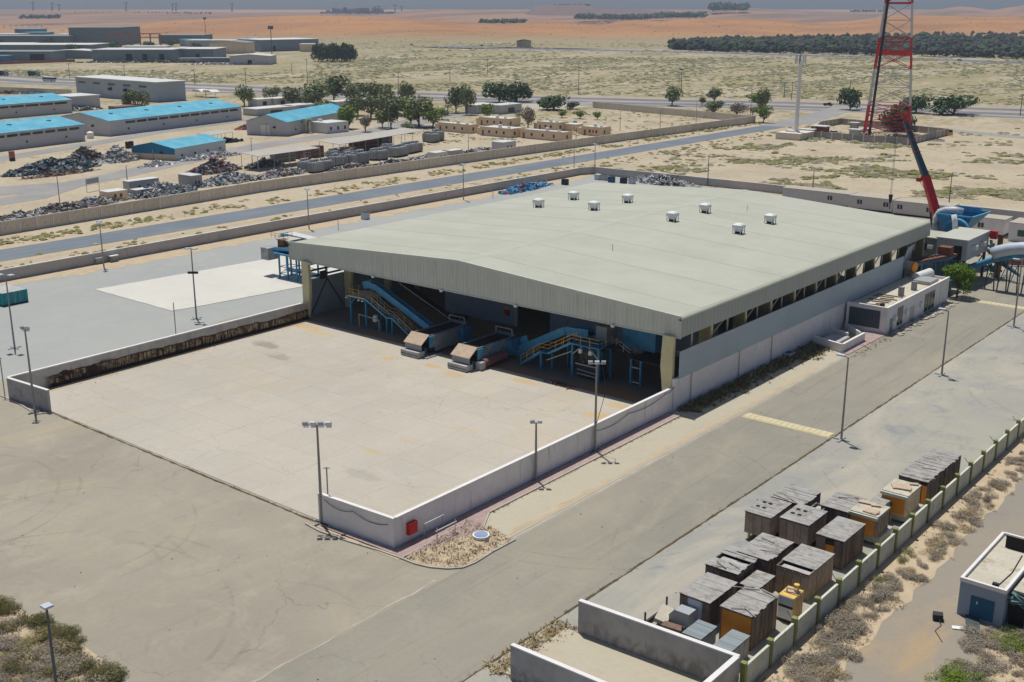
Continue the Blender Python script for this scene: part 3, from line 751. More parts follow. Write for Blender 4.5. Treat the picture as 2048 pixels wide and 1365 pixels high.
# drainpipes on the foot wall
for y in (124.4, 137.3, 147.0): MB().tube((-71.62, y, .2), (-71.62, y, 4.3), .07).build('drainpipe', M['galv'], shed)
# left inside wall: sheet wall with three open rails above it
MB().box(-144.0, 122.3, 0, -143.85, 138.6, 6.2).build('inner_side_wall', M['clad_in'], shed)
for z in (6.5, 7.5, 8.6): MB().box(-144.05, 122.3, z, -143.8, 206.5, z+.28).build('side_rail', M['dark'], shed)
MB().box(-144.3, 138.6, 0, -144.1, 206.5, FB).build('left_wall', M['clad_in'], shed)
MB().bar((-143.7, 122.5, .4), (-143.7, 126.2, 5.8), .14).bar((-143.7, 129.8, .4), (-143.7, 126.2, 5.8), .14).build('cross_brace', M['dark'], shed)
MB().box(-143.7, 124.6, 6.0, -143.3, 125.8, 7.3).build('wall_fan_box', M['dark'], shed)
# partition of blue-grey sheets with a dark doorway
pm = MB().box(0, -.06, 0, 2.96, .06, 8.4)
for k in range(3): pm.box(.5+k, -.085, 0, .56+k, -.06, 8.4)
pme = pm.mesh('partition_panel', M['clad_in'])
x = -128.2
while x < -113.6: inst('partition_panel', pme, shed, (x, 139.0, 0)); x += 3.0
x = -106.0
while x < -78: inst('partition_panel', pme, shed, (x, 139.0, 0)); x += 3.0
MB().box(-113.1, 138.8, 0, -112.6, 139.2, 8.6).build('door_post', M['steel_pale'], shed)
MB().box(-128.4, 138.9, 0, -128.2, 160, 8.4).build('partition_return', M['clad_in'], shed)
MB().box(-128.2, 138.9, 8.4, -78, 139.1, 10.4).build('partition_header', M['dark'], shed)
# round-topped warning sign: yellow, red and dark bands
sg = MB(); sg.mi = 0; sg.box(-115.4,138.86,1.9,-114.1,138.9,2.6); sg.build('sign_lower_band', M['red'], shed)
MB().profile([(-115.4+.65-.65*cos(t*pi/8), 2.6+.55*sin(t*pi/8)) for t in range(9)], 138.86, 138.9).build('sign_arch', M['yellow'], shed)
MB().box(-115.1,138.86,1.6,-114.1,138.9,1.9).build('sign_foot_band', M['dark'], shed)
# rear wall (with daylight gaps)
for a, b in ((-146,-118),(-104,-88)): MB().box(a, 207.6, 0, b, 207.8, FB).build('rear_wall', M['clad_in'], shed)
# lamps along the fascia foot
lm = MB().box(-.22,-.32,-.28,.22,-.02,0).mesh('fascia_lamp', M['white'])
for px, py_ in ((636,522),(757,549),(907,573),(1051,604),(1244,643)):
    gx = G(px, py_, FB)[0]; inst('fascia_lamp', lm, shed, (gx, Y0-.05, FB-.05))
# little masts on the roof
for px, py_ in ((1225,503),(1494,424)):
    q = G(px, py_, 13.6); zz = roofz(q[0]); MB().tube((q[0],q[1],zz), (q[0],q[1],zz+1.0), .05).build('roof_spike', M['galv'], shed)
# roof ventilators: domed white box on four legs over a dark opening
vx = [(1077,413,0),(1147,398,1),(1188,420,2),(1255,405,3),(1345,440,4),(1410,423,5),(1477,466,6),(1540,446,7)]
vlab = ['farthest left of the eight white roof ventilators, on the left roof slope', 'white roof ventilator nearest the far edge of the big sage roof, left slope', 'white ventilator third from the left on the shed roof', 'fourth white ventilator from the left, at the back near the roof ridge',
        'white roof ventilator in the front row just right of the ridge', 'back-row white roof ventilator right of the ridge, small dark cap beside it', 'white roof ventilator nearest the camera, lowest on the right slope', 'rightmost white ventilator on the big shed roof']
def vent_parts(v):
    z = 0
    a = MB().box(-.62,-.62,-.2,.62,.62,.35).build('curb', M['dark'], v)
    for sx_, sy_ in ((-1,-1),(1,-1),(1,1),(-1,1)): MB().box(sx_*.95-.08, sy_*.95-.08, -.1, sx_*.95+.08, sy_*.95+.08, 1.35).build('leg', M['white'], v)
    MB().box(-.75,-.75,.35,.75,.75,1.1).build('louvre_box', M['white'], v)
    mb = MB(); q = 1.1
    mb.add([(-q,-q,1.0),(q,-q,1.0),(q,q,1.0),(-q,q,1.0),(-q,-q,1.6),(q,-q,1.6),(q,q,1.6),(-q,q,1.6),(-.7,-.7,1.85),(.7,-.7,1.85),(.7,.7,1.85),(-.7,.7,1.85)],
           [(0,3,2,1),(0,1,5,4),(1,2,6,5),(2,3,7,6),(3,0,4,7),(4,5,9,8),(5,6,10,9),(6,7,11,10),(7,4,8,11),(8,9,10,11)])
    mb.build('cap', M['white'], v)
v0 = None
for px, py_, k in vx:
    q = G(px, py_+1, 13.4); zz = roofz(q[0]); q = G(px, py_+1, zz); zz = roofz(q[0])
    if v0 is None:
        v0 = thing('roof_ventilator', vlab[k], 'ventilator', (0,0,0), 'white ventilators on the shed roof'); vent_parts(v0); v0.location = (q[0], q[1], zz+.08); v0.scale = (.74,.74,.85)
    else: dup(v0, (q[0], q[1], zz+.08), 0, vlab[k])

# ============================================================ YARD WALLS
def wall_run(parent, pts, h, t, m, capm=None, capn='coping', nm='wall_length'):
    for a, b in zip(pts, pts[1:]):
        MB().bar((a[0], a[1], h/2), (b[0], b[1], h/2), t, h).build(nm, m, parent)
        if capm: MB().bar((a[0], a[1], h+.05), (b[0], b[1], h+.05), t+.12, .12).build(capn, capm, parent)
w = thing('yard_wall', 'white plaster yard wall turning the corner, red cabinet on its outer face', 'wall', (-72, 70, 0))
wall_run(w, [(-72.05, 70.3), (-72.05, 120.3)], 3.1, .3, M['wall_white'], M['cap'])
wall_run(w, [(-71.9, 70.15), (-82.0, 69.6)], 3.1, .28, M['wall_white'], M['cap'])
w2 = thing('yard_wall', 'long yard wall on the left of the pad, its inner face stained with dark muck', 'wall', (-142.4, 70, 0))
wall_run(w2, [(-142.5, 69.0), (-142.6, 121.0)], 2.9, .3, M['wall_soiled'], M['cap'])
wall_run(w2, [(-142.35, 68.9), (-133.4, 69.6)], 2.9, .28, M['wall_grey'], M['cap'])
# cables drooping along the wall
def cable(name, label, pts, r=.03, cat='cable'):
    mb = MB()
    for a, b in zip(pts, pts[1:]):
        P = []
        for i in range(7):
            t = i/6; P.append((lerp(a[0], b[0], t), lerp(a[1], b[1], t), lerp(a[2], b[2], t) - .45*4*t*(1-t)))
        mb.pipe(P, r, 5)
    return tag(mb.build(name, M['dark']), label, cat)
cable('cable', 'dark cable drooping along the outer face of the white yard wall near the cream column', [(-71.8, 121, 3.9), (-71.8, 118.6, 2.9), (-71.8, 110, 2.6), (-71.8, 103, 2.4)])
cable('cable', 'thin cable slung along the short return of the white yard wall', [(-81.0, 69.4, 2.8), (-77.0, 69.6, 2.6), (-72.6, 69.95, 2.4)])
# red hose cabinet
c = thing('hose_cabinet', 'red hose cabinet fixed on the white yard wall near the front corner', 'cabinet', (-71.8, 72.2, 1.2))
MB().box(-71.88, 71.7, .9, -71.5, 72.9, 2.1).build('cabinet_body', M['red'], c); MB().box(-71.5, 71.76, .96, -71.46, 72.84, 2.04).build('cabinet_door', M['red'], c)
# pipe rack by the wall
r = thing('pipe_rack', 'thin white pipe frame standing in dry grass by the yard wall', 'pipe frame', (-70.5, 74, 0))
for x, y in ((-71.3,73.6),(-71.3,76.2),(-69.6,73.6),(-69.6,76.2)): MB().tube((x,y,0),(x,y,1.6),.04).build('post', M['galv'], r)
MB().tube((-71.3,73.6,1.5),(-71.3,76.4,1.5),.05).tube((-69.6,73.4,1.3),(-69.6,76.4,1.3),.05).build('rail', M['white'], r)
# blue-white round cover in the island
q = G(962,1077)
c = thing('manhole_cover', 'round pale cover painted blue inside a white rim lying in dry grass', 'cover', (q[0], q[1], .1))
MB().tube((q[0],q[1],.1),(q[0],q[1],.42),.85,n=20).build('rim', M['white'], c); MB().tube((q[0],q[1],.42),(q[0],q[1],.46),.68,n=20).build('lid', mat('faded_blue', (.22,.30,.46), .7, .25, 3., col2=(.6,.62,.62)), c)
# wooden bench-crate by the return wall
q = G(680,1056)
c = thing('pallet_box', 'broken wooden pallet box leaning at the white return wall beside the light mast', 'pallet', (q[0], q[1], 0))
for k in range(5): MB().cbox((q[0]-1.6+k*.8, q[1]+.1-.0*k, .5), (.12,.5,.95)).build('upright', M['crate_side'] if k != 1 else M['yellow'], c)
for z in (.15,.5,.95): MB().cbox((q[0], q[1]-.1, z), (3.4,.08,.12), .0).build('slat', M['crate_side'], c)
MB().cbox((q[0], q[1]+.15, 1.02), (3.5,.5,.05)).build('top_board', M['ply'], c)
# ============================================================ MACHINES IN THE SHED
def railing(name, parent, P, h=1.05, step=1.1, m='yellow'):
    mb = MB()
    for a, b in zip(P, P[1:]):
        a = Vector(a); b = Vector(b); n = max(1, round((b-a).length/step))
        for i in range(n+1):
            p = a.lerp(b, i/n); mb.bar(p, p+Vector((0,0,h)), .055)
        for z in (h, h*.55): mb.bar(a+Vector((0,0,z)), b+Vector((0,0,z)), .05)
    return mb.build(name, M[m], parent)
def steps(parent, a, b, w, n, m):
    a = Vector(a); b = Vector(b); mb = MB()
    for i in range(n):
        p = a.lerp(b, (i+.5)/n); mb.cbox(p, (.28, w, .05))
    return mb.build('tread_flight', M[m], parent)
def trough(parent, pts, y, w=1.4, h=.95, m='blue_lt', belt=True):
    # sloping conveyor trough in the x-z plane at y
    mb = MB()
    for (xa, za), (xb, zb) in zip(pts, pts[1:]):
        for s in (-1, 1): mb.bar((xa, y+s*w/2, za+h/2), (xb, y+s*w/2, zb+h/2), .12, h)
        mb.bar((xa, y, za), (xb, y, zb), w, .12)
    o = mb.build('trough', M[m], parent)
    if belt:
        mb = MB()
        for (xa, za), (xb, zb) in zip(pts, pts[1:]): mb.bar((xa, y, za+.3), (xb, y, zb+.3), w-.2, .08)
        mb.build('belt', M['black'], parent)
    return o
# --- left conveyor
cv = thing('conveyor', 'light blue inclined conveyor with yellow railed stair under the left half of the shed', 'conveyor', (-126, 123.5, 0))
trough(cv, [(-117.8,.8),(-130.2,5.9),(-132.6,6.3)], 125.2, 1.0, 1.05, 'blue_lt')
MB().bar((-133.4,124.8,6.4),(-131.6,124.8,6.9),.1,1.2).build('head_plate', M['blue_lt'], cv)
ya, yb_ = 122.6, 123.9
mb = MB()
for y in (ya, yb_): mb.bar((-120.4,y,.3),(-124.8,y,2.8),.14,.25).bar((-126.2,y,2.8),(-130.8,y,5.0),.14,.25)
mb.build('stair_stringer', M['blue_lt'], cv)
MB().box(-126.3,ya-.1,2.65,-124.7,yb_+.9,2.82).build('stair_landing', M['blue_lt'], cv)
steps(cv, (-120.4,123.2,.4), (-124.8,123.2,2.85), 1.15, 11, 'galv'); steps(cv, (-126.2,123.2,2.85), (-130.8,123.2,5.05), 1.15, 9, 'galv')
MB().box(-134.8,ya-.1,4.85,-130.8,126.6,5.05).build('platform', M['steel_pale'], cv)
railing('railing', cv, [(-120.4,ya,.4),(-124.8,ya,2.85),(-126.2,ya,2.85),(-130.8,ya,5.05),(-134.8,ya,5.05),(-134.8,126.4,5.05)], 1.1, 1.5)
railing('railing', cv, [(-120.4,yb_,.4),(-124.8,yb_,2.85),(-126.2,yb_,2.85),(-130.8,yb_,5.05)], 1.1, 1.5)
railing('railing', cv, [(-118.2,124.7,1.5),(-129.6,124.7,6.0)], .5, 1.5)
for x, y in ((-134.4,122.9),(-134.4,126.3),(-130.9,122.9),(-130.9,126.3),(-126.1,122.8),(-124.9,122.8)):
    z = 4.85 if x < -129 else 2.7; MB().box(x-.13,y-.13,0,x+.13,y+.13,z).build('leg', M['blue'], cv)
MB().bar((-134.4,122.9,3.6),(-133.2,122.9,4.8),.14).bar((-130.9,122.9,2.0),(-134.4,126.3,2.0),.1).build('brace', M['blue'], cv)
MB().bar((-132.6,122.9,2.1),(-128.0,122.9,1.9),.12).bar((-132.6,122.9,0),(-132.6,122.9,2.1),.12).bar((-128,122.9,0),(-128,122.9,1.9),.12).build('pipe_stand', M['steel_pale'], cv)
MB().tube((-129.2,123.3,1.4),(-129.2,123.3,2.4),.45,.35,n=10).build('motor_cover', M['white'], cv)
MB().box(-129.6,123.4,0,-127.9,125.0,1.2).build('drive_box', M['teal_dark'], cv)
for x,y in ((-135.1,122.6),(-132.1,122.5),(-131.2,122.5)): MB().blob((x,y,4.5),.26,.26,.3,3).build('lamp', M['white'], cv)
# dark cover of the second belt behind
MB().bar((-114.6,129.4,1.0),(-129.0,129.4,6.6),1.5,.25).build('belt_cover', M['black'], cv)
MB().bar((-114.2,128.6,1.2),(-129.0,128.6,6.8),.10,.14).build('cover_edge', M['steel_pale'], cv)
# --- right conveyor, rising the other way
cv = thing('conveyor', 'blue conveyor rising right to a yellow-railed gantry under the right half of the shed', 'conveyor', (-93, 124, 0))
trough(cv, [(-102.2,.5),(-93.6,5.0),(-89.6,5.25)], 127.2, 1.7, 1.15)
MB().box(-104.0,126.2,0,-101.2,128.8,1.7).build('tail_box', M['blue_lt'], cv)
mb = MB(); mb.bar((-103.8,126.8,1.6),(-100.8,126.8,3.0),.15,1.0).build('tail_plate', M['blue_lt'], cv)
ya, yb_ = 123.4, 124.8; mb = MB()
for y in (ya, yb_): mb.bar((-99.4,y,.15),(-95.8,y,2.7),.14,.28).bar((-94.4,y,2.7),(-90.4,y,5.0),.14,.28)
mb.build('stair_stringer', M['blue_lt'], cv)
MB().box(-95.9,ya-.1,2.6,-94.3,yb_+.6,2.77).box(-90.4,ya-.1,4.85,-85.6,126.6,5.05).build('platform', M['blue'], cv)
steps(cv, (-99.4,124.1,.25), (-95.8,124.1,2.8), 1.2, 10, 'galv'); steps(cv, (-94.4,124.1,2.8), (-90.4,124.1,5.05), 1.2, 9, 'galv')
railing('railing', cv, [(-99.4,ya,.25),(-95.8,ya,2.8),(-94.4,ya,2.8),(-90.4,ya,5.05),(-85.6,ya,5.05),(-85.6,126.5,5.05)], 1.15, 1.4)
railing('railing', cv, [(-99.4,yb_,.25),(-95.8,yb_,2.8),(-94.4,yb_,2.8),(-90.4,yb_,5.05)], 1.15, 1.4)
railing('railing', cv, [(-84.6,126.0,5.0),(-82.2,126.0,3.8),(-82.2,129.6,3.8),(-74.4,129.6,3.8)], 1.1, 1.4, 'steel_pale')
MB().box(-85.6,124.6,4.8,-84.4,127.6,5.0).bar((-84.6,126.6,4.9),(-82,126.6,3.8),1.2,.15).box(-82.2,125.8,3.6,-74.2,130.6,3.8).build('rear_gangway', M['dark'], cv)
for x, y, z in ((-95.7,123.5,2.6),(-94.6,124.7,2.6),(-90.2,123.5,4.9),(-89.6,126.5,4.9),(-85.8,123.6,4.9),(-85.8,126.5,4.9),(-82.0,125.9,3.7),(-80.4,125.9,3.7),(-77.0,126.1,3.7),(-93.6,127.1,4.8)):
    MB().box(x-.14,y-.14,0,x+.14,y+.14,z).build('leg', M['blue'], cv)
for p_, q_ in (((-90.2,123.5,3.4),(-88.6,123.5,4.8)),((-85.8,123.5,3.4),(-87.4,123.5,4.8)),((-82,125.9,.5),(-80.4,125.9,.5)),((-82,125.9,2.6),(-80.4,125.9,2.6)),((-94.8,123.6,1.6),(-90.3,123.6,3.8))): MB().bar(p_, q_, .13).build('brace', M['steel_pale'], cv)
MB().box(-89.8,124.8,2.3,-86.0,127.0,4.2).build('sorter_box', M['teal_dark'], cv)
MB().box(-89.6,124.0,0.3,-86.2,126.0,1.9).build('lower_machine', M['dark'], cv)
mb = MB()
for k in range(26): mb.bar((random.uniform(-89.8,-86),124.2,random.uniform(1.6,4.4)),(random.uniform(-89.8,-86),124.6,random.uniform(1.6,4.4)),.09)
mb.build('pipework', M['junk_d'], cv)
MB().bar((-89.9,123.8,2.1),(-85.8,124.0,2.0),.16).bar((-89.6,123.8,.7),(-85.8,123.8,.6),.14).bar((-89.6,123.8,1.3),(-85.8,123.8,1.1),.12).build('guard_rail', M['galv'], cv)
MB().box(-88.4,126.5,5.2,-86.6,129.2,7.2).build('head_chute', M['hopper_grey'], cv)
MB().box(-85.2,128.4,4.4,-79.8,131.4,7.4).build('hopper', M['blue'], cv)
for x in (-88.7,-87.0): MB().tube((x,123.3,3.9),(x,123.3,4.5),.29,n=10).build('motor', M['white'], cv)
# --- the two feeder hoppers on the apron
def feeder(x0, y0, label, side):
    f = thing('feeder_hopper', label, 'feeder', (x0, y0, 0), 'feeder hoppers at the shed front')
    w = 3.3
    mb = MB()           # deep open bin: outer sides, sloping
    x1 = x0+w; L = 10.6
    mb.box(x0, y0+2.2, 1.1, x0+.12, y0+L, 3.1); mb.box(x1-.12, y0+2.2, 1.1, x1, y0+L, 3.1); mb.box(x0, y0+L-.12, .9, x1, y0+L, 3.3)
    mb.build('bin_side', M[side], f)
    MB().box(x0+.12, y0+1.9, 1.9, x1-.12, y0+L-.12, 2.86).build('bin_load', M['black'], f)
    mb = MB(); mb.add([(x0-.15,y0+.1,2.0),(x1+.15,y0+.1,2.0),(x1+.15,y0+1.9,3.25),(x0-.15,y0+1.9,3.25),(x0-.15,y0+.1,1.88),(x1+.15,y0+.1,1.88),(x1+.15,y0+1.9,3.13),(x0-.15,y0+1.9,3.13)],
           [(0,1,2,3),(5,4,7,6),(0,4,5,1),(3,2,6,7),(0,3,7,4),(1,5,6,2)])
    mb.build('front_flap', M['ply'], f)
    MB().box(x0, y0+.25, 1.05, x1, y0+.4, 1.9).build('front_skirt', M['hopper_grey'], f)
    MB().box(x0-.2, y0-.5, .12, x1+.1, y0+.9, .95).build('counterweight', M['junk_b'], f)
    MB().box(x0-.2, y0-.54, .42, x1+.1, y0-.5, .50).build('weight_groove', M['dark'], f)
    MB().box(x1-.02, y0+2.0, 1.3, x1+.16, y0+3.1, 2.9).build('side_pillar', M['blue_lt'], f)
    for y in (y0+1.4, y0+4.4, y0+7.6, y0+10.2):
        for x in (x0+.25, x1-.25): MB().box(x-.13,y-.13,0,x+.13,y+.13,1.2).build('leg', M['blue'], f)
    MB().tube((x0+.1,y0+L-.6,3.2),(x0+.1,y0+L-.6,4.1),.09).tube((x0+.1,y0+L-.6,4.1),(x1-.1,y0+L-.6,4.1),.09).tube((x1-.1,y0+L-.6,4.1),(x1-.1,y0+L-.6,3.2),.09).build('hoop', M['galv'], f)
    MB().box(x0+.3, y0+2.3, .35, x1-.3, y0+L-.5, 1.05).build('chassis', M['dark'], f)
    MB().box(x1, y0+8.6, .6, x1+.9, y0+10.8, 2.9).build('drive_housing', M['blue'], f)
    return f, x1
f, x1 = feeder(-116.1, 116.4, 'left feeder hopper with a big grey side plate and dusty front flap', 'hopper_grey')
mb = MB(); mb.add([(x1+.2,119.5,.5),(x1+.2,124.8,.6),(x1+.2,124.3,3.0),(x1+.2,119.0,3.0),(x1+.3,119.5,.5),(x1+.3,124.8,.6),(x1+.3,124.3,3.0),(x1+.3,119.0,3.0)],[(0,1,2,3),(7,6,5,4),(0,4,5,1),(1,5,6,2),(2,6,7,3),(3,7,4,0)])
mb.build('side_plate', M['hopper_grey'], f); MB().bar((x1+.9,116.6,.15),(x1+1.0,120.0,.15),.35,.2).build('ground_beam', M['junk_b'], f)
f, x1 = feeder(-106.3, 116.0, 'right feeder hopper with flaking light blue sides and a reddish drum beside it', 'worn_blue')
MB().tube((x1+.75,118.4,.85),(x1+.75,123.4,.95),.62,n=14).build('side_drum', mat('faded_maroon', (.20,.09,.09), .7, .2, 1.), f)
MB().box(x1+.2,117.4,.1,x1+1.2,118.4,1.2).build('end_block', M['junk_b'], f)
tag(MB().box(-124.8,136.3,.05,-122.0,137.6,.5).build('rubbish_heap', M['dark']), 'low dark heap on the shed floor against the partition', 'heap')
hb = MB(); random.seed(3)
for k in range(26): hb.cbox((-89.5+random.gauss(0,1.2), 119.8+random.gauss(0,.35), .12), (random.uniform(.3,1.2),.12,.15), random.uniform(0,3))
tag(hb.build('rubbish_heap', M['rust']), 'flat scatter of rusty scraps at the shadow edge below the right conveyor', 'heap')

# ============================================================ LEFT OUTSIDE CONVEYOR TOWER
def at(px, py, Y=None, z=None, X=None):   # point on sight line at a given Y, X or height
    r, f, d = ray(px, py); q = rot(r, f)
    t = Y/q[1] if Y is not None else (X/q[0] if X is not None else (z-CAM_H)/d)
    return Vector((q[0]*t, q[1]*t, CAM_H+d*t))
cv = thing('conveyor_tower', 'blue lattice-legged conveyor head and hopper standing behind the left shed corner', 'conveyor', (-168, 138, 0))
lx = [-169.6, -167.2, -164.6, -161.8]
for x in lx:
    for y in (137.2, 140.0): MB().box(x-.13,y-.13,0,x+.13,y+.13,4.7).build('leg', M['blue'], cv)
mb = MB()
for z in (.9, 2.3):
    for y in (137.2,140.0): mb.bar((lx[0],y,z),(lx[-1],y,z),.11)
    for x in lx: mb.bar((x,137.2,z),(x,140.0,z),.11)
for i in range(3): mb.bar((lx[i],137.2,2.3 if i % 2 else .9),(lx[i+1],137.2,.9 if i % 2 else 2.3),.09)
mb.build('brace', M['blue'], cv)
MB().box(-171.0,136.9,4.6,-160.,140.4,4.85).build('deck', M['blue'], cv)
MB().bar((-172.0,138.6,5.2),(-160.,138.6,6.4),1.6,.7).build('conveyor_body', M['teal_dark'], cv)
MB().bar((-172.0,137.7,5.3),(-160.,137.7,6.5),.12,.5).build('conveyor_side', M['blue_lt'], cv)
a = at(529,517,Y=137.4); MB().box(a.x,136.6,a.z,a.x+2.2,139.0,a.z+2.3).build('discharge_chute', M['junk_a'], cv)
a = at(563,493,Y=139.5); MB().box(a.x,138.6,a.z,a.x+1.7,140.2,a.z+1.5).build('head_box', M['rust'], cv)
a = at(560,478,Y=140.); MB().box(a.x,139.0,a.z,a.x+3.8,142.2,a.z+.22).build('upper_deck', M['steel_pale'], cv)
railing('railing', cv, [(a.x-1.4,139.,a.z+.2),(a.x+1.,139.,a.z+.2),(a.x+1.,142.2,a.z+.2)], 1.0, 1.2, 'rust')
a = at(569,477,Y=144); b = at(650,487,Y=144)
MB().bar((a.x,144,a.z+.2),(b.x+5,144,a.z-.4),2.0,1.9).build('gallery', M['blue_lt'], cv)
MB().bar((a.x+1.6,144,a.z+1.25),(b.x+5,144,a.z+.7),2.2,.14).build('gallery_roof', M['white_roof'], cv)
mb = MB()
for k in range(8): x = lerp(a.x+1.4, b.x+1, k/8.); mb.box(x,142.93,a.z-.1-k*.03,x+.65,143.02,a.z+.7-k*.03)
mb.build('gallery_opening', M['dark'], cv)
for x in (a.x+.4, (a.x+b.x)/2, b.x): MB().box(x-.16,143.8,0,x+.16,144.2,a.z-.6).build('gallery_leg', M['blue'], cv)

# ============================================================ PLANT BEHIND THE RIGHT OF THE SHED
def at(px, py, Y=None, z=None, X=None):   # point on sight line at a given Y, X or height
    r, f, d = ray(px, py); q = rot(r, f)
    t = Y/q[1] if Y is not None else (X/q[0] if X is not None else (z-CAM_H)/d)
    return Vector((q[0]*t, q[1]*t, CAM_H+d*t))
# raised control cabin
p = thing('control_cabin', 'pale raised control cabin with two air conditioners on its side and a dark open doorway', 'cabin', (-66, 212, 0))
A = at(1877,548-63, Y=212); # roof left front
N = at(1936,478+5, Y=212); 
zr = N.z; xr = N.x; R = at(1980,459, X=xr); L = at(1876,467, z=zr)
yb = R.y; xl = at(1876,466, Y=212).x
MB().box(xl, 212, zr-3.7, xr, yb, zr).build('cabin_body', mat('cabin_grey', (.42,.45,.47), .6, .05, .5), p)
MB().box(xl-.2, 211.8, zr, xr+.15, yb+.2, zr+.18).build('cabin_roof', mat('cabin_roof', C(205,206,190), .6, .05, .3), p)
MB().box(xr-2.4, 211.93, zr-3.7, xr-.9, 212.0, zr-1.1).build('doorway', M['black'], p)
for k in (0, 1):
    y = lerp(212, yb, .28+.38*k); MB().box(xr, y-.6, zr-2.1, xr+.75, y+.6, zr-1.3).build('air_conditioner', M['white'], p)
for x, y in ((xl+.5,212.5),(xr-.4,212.5),(xl+.5,yb-.5),(xr-.4,yb-.5),((xl+xr)/2,212.5)): MB().box(x-.22,y-.22,0,x+.22,y+.22,zr-3.7).build('leg', M['teal_dark'], p)
MB().bar((xl+.5,212.5,.5),(xr-.4,212.5,zr-4.2),.16).bar((xr-.4,212.5,.5),(xr-.4,yb-.5,zr-4.2),.16).build('brace', M['teal_dark'], p)
# lower green-grey room beside it
p2 = thing('plant_room', 'low grey-green plant room between the shed corner and the raised cabin', 'cabin', (xl-6, 216, 0))
MB().box(xl-8.5, 215, 0, xl-.3, 222, zr-.9).build('room_body', M['green_wall'], p2); MB().box(xl-8.7, 214.8, zr-.9, xl-.2, 222.2, zr-.7).build('room_roof', M['roof'], p2)
MB().box(xl-4, 214.9, zr-3.2, xl-2.8, 215, zr-2).build('window', M['glass'], p2); MB().box(xl-2.6,214.4,zr-2.8,xl-1.6,215,zr-2.1).build('air_conditioner', M['white'], p2)
# big blue shredder hopper
h = thing('shredder_hopper', 'bright blue faceted hopper with a pale curved duct behind the shed', 'hopper', (-80, 232, 0))
def Q(px, py): return at(px, py, Y=Qy)
Qy = 226
f = [at(1880,428,Y=232), at(1940,440,Y=226), at(1957,426,X=None,Y=234), at(1905,415,Y=240), at(1944,447,Y=226), at(1935,468,Y=226), at(1885,475,Y=230)]
zt = f[0].z; 
x0h, x1h = at(1872,432,Y=228).x, at(1945,436,Y=228).x; zt = at(1910,432,Y=228).z; zb_ = at(1910,466,Y=228).z
mb = MB()
mb.add([(x0h,228,zt),(x1h,228,zt),(x1h+1.2,235,zt+.3),(x0h,235,zt+.3),(x0h+1,229.5,zb_-.5),(x1h-2.5,229.5,zb_-.5),(x1h-2.5,234,zb_-.5),(x0h+1,234,zb_-.5)],
       [(0,1,5,4),(1,2,6,5),(2,3,7,6),(3,0,4,7),(4,5,6,7)])
mb.build('hopper_body', M['blue'], h)
MB().bar((x0h,228,zt),(x1h,228,zt),.35,.3).bar((x1h,228,zt),(x1h+1.2,235,zt+.3),.35,.3).bar((x1h+1.2,235,zt+.3),(x0h,235,zt+.3),.35,.3).build('rim', M['blue_lt'], h)
MB().box(x0h+2,234.4,zt,x1h-.5,234.7,zt+1.0).build('back_plate', M['blue_lt'], h)
c0 = at(1912,458,Y=227); MB().tube((c0.x,226.6,c0.z-.6),(c0.x,227.9,c0.z-.6),2.6,n=20).build('flywheel_guard', M['blue_lt'], h)
MB().tube((c0.x+.1,226.5,c0.z-.6),(c0.x+.1,226.6,c0.z-.6),2.2,n=20).build('guard_face', M['blue'], h)
MB().box(x0h+.5,229,0,x1h-2.5,234,zb_-.5).build('base_block', M['teal_dark'], h)
def curved(name, parent, pix, Y, r, m, n=12):
    mb = MB(); P = [at(x, y, Y=Y) for x, y in pix]; mb.pipe(P, r, n); return mb.build(name, M[m], parent, smooth=True)
dk = thing('duct', 'pale duct arching over the blue hopper beside the red boom', 'duct', (x0h, 226, 0))
curved('duct_pipe', dk, [(1871,478),(1871,452),(1873,436),(1880,425),(1892,421),(1910,421),(1925,424)], 229.5, .75, 'lamp_face')
dk2 = thing('duct', 'upright pale exhaust duct dropping behind the raised cabin', 'duct', (x1h, 222, 0))
curved('duct_pipe', dk2, [(1908,430),(1910,445),(1910,470),(1900,485)], 223, .5, 'white')
# red-orange motor frames at the right of the cabin
j = thing('machine_frame', 'tangle of dark and red machine frames right of the raised cabin', 'machine', (-62, 226, 0)); random.seed(5)
mb = MB()
for k in range(30):
    a = at(random.uniform(1975,2005), random.uniform(490,545), Y=random.uniform(222,228)); mb.bar(a, (a.x+random.gauss(0,1.2), a.y+random.gauss(0,1.), max(.2,a.z+random.gauss(0,1.3))), random.uniform(.12,.4))
mb.build('frame', M['teal_dark'], j)
a = at(1988,470,Y=224); MB().cbox((a.x,a.y,a.z),(1.2,1.,1.5)).build('red_motor', M['red'], j)
a = at(2001,480,Y=224); MB().box(a.x-.4,a.y-.4,0,a.x+.4,a.y+.4,a.z+1).build('rusty_column', M['rust'], j)
MB().bar(at(1975,500,Y=226), at(2030,545,Y=222), .5).bar(at(1990,520,Y=226), at(2040,552,Y=222), .4).build('chute', M['teal_dark'], j)
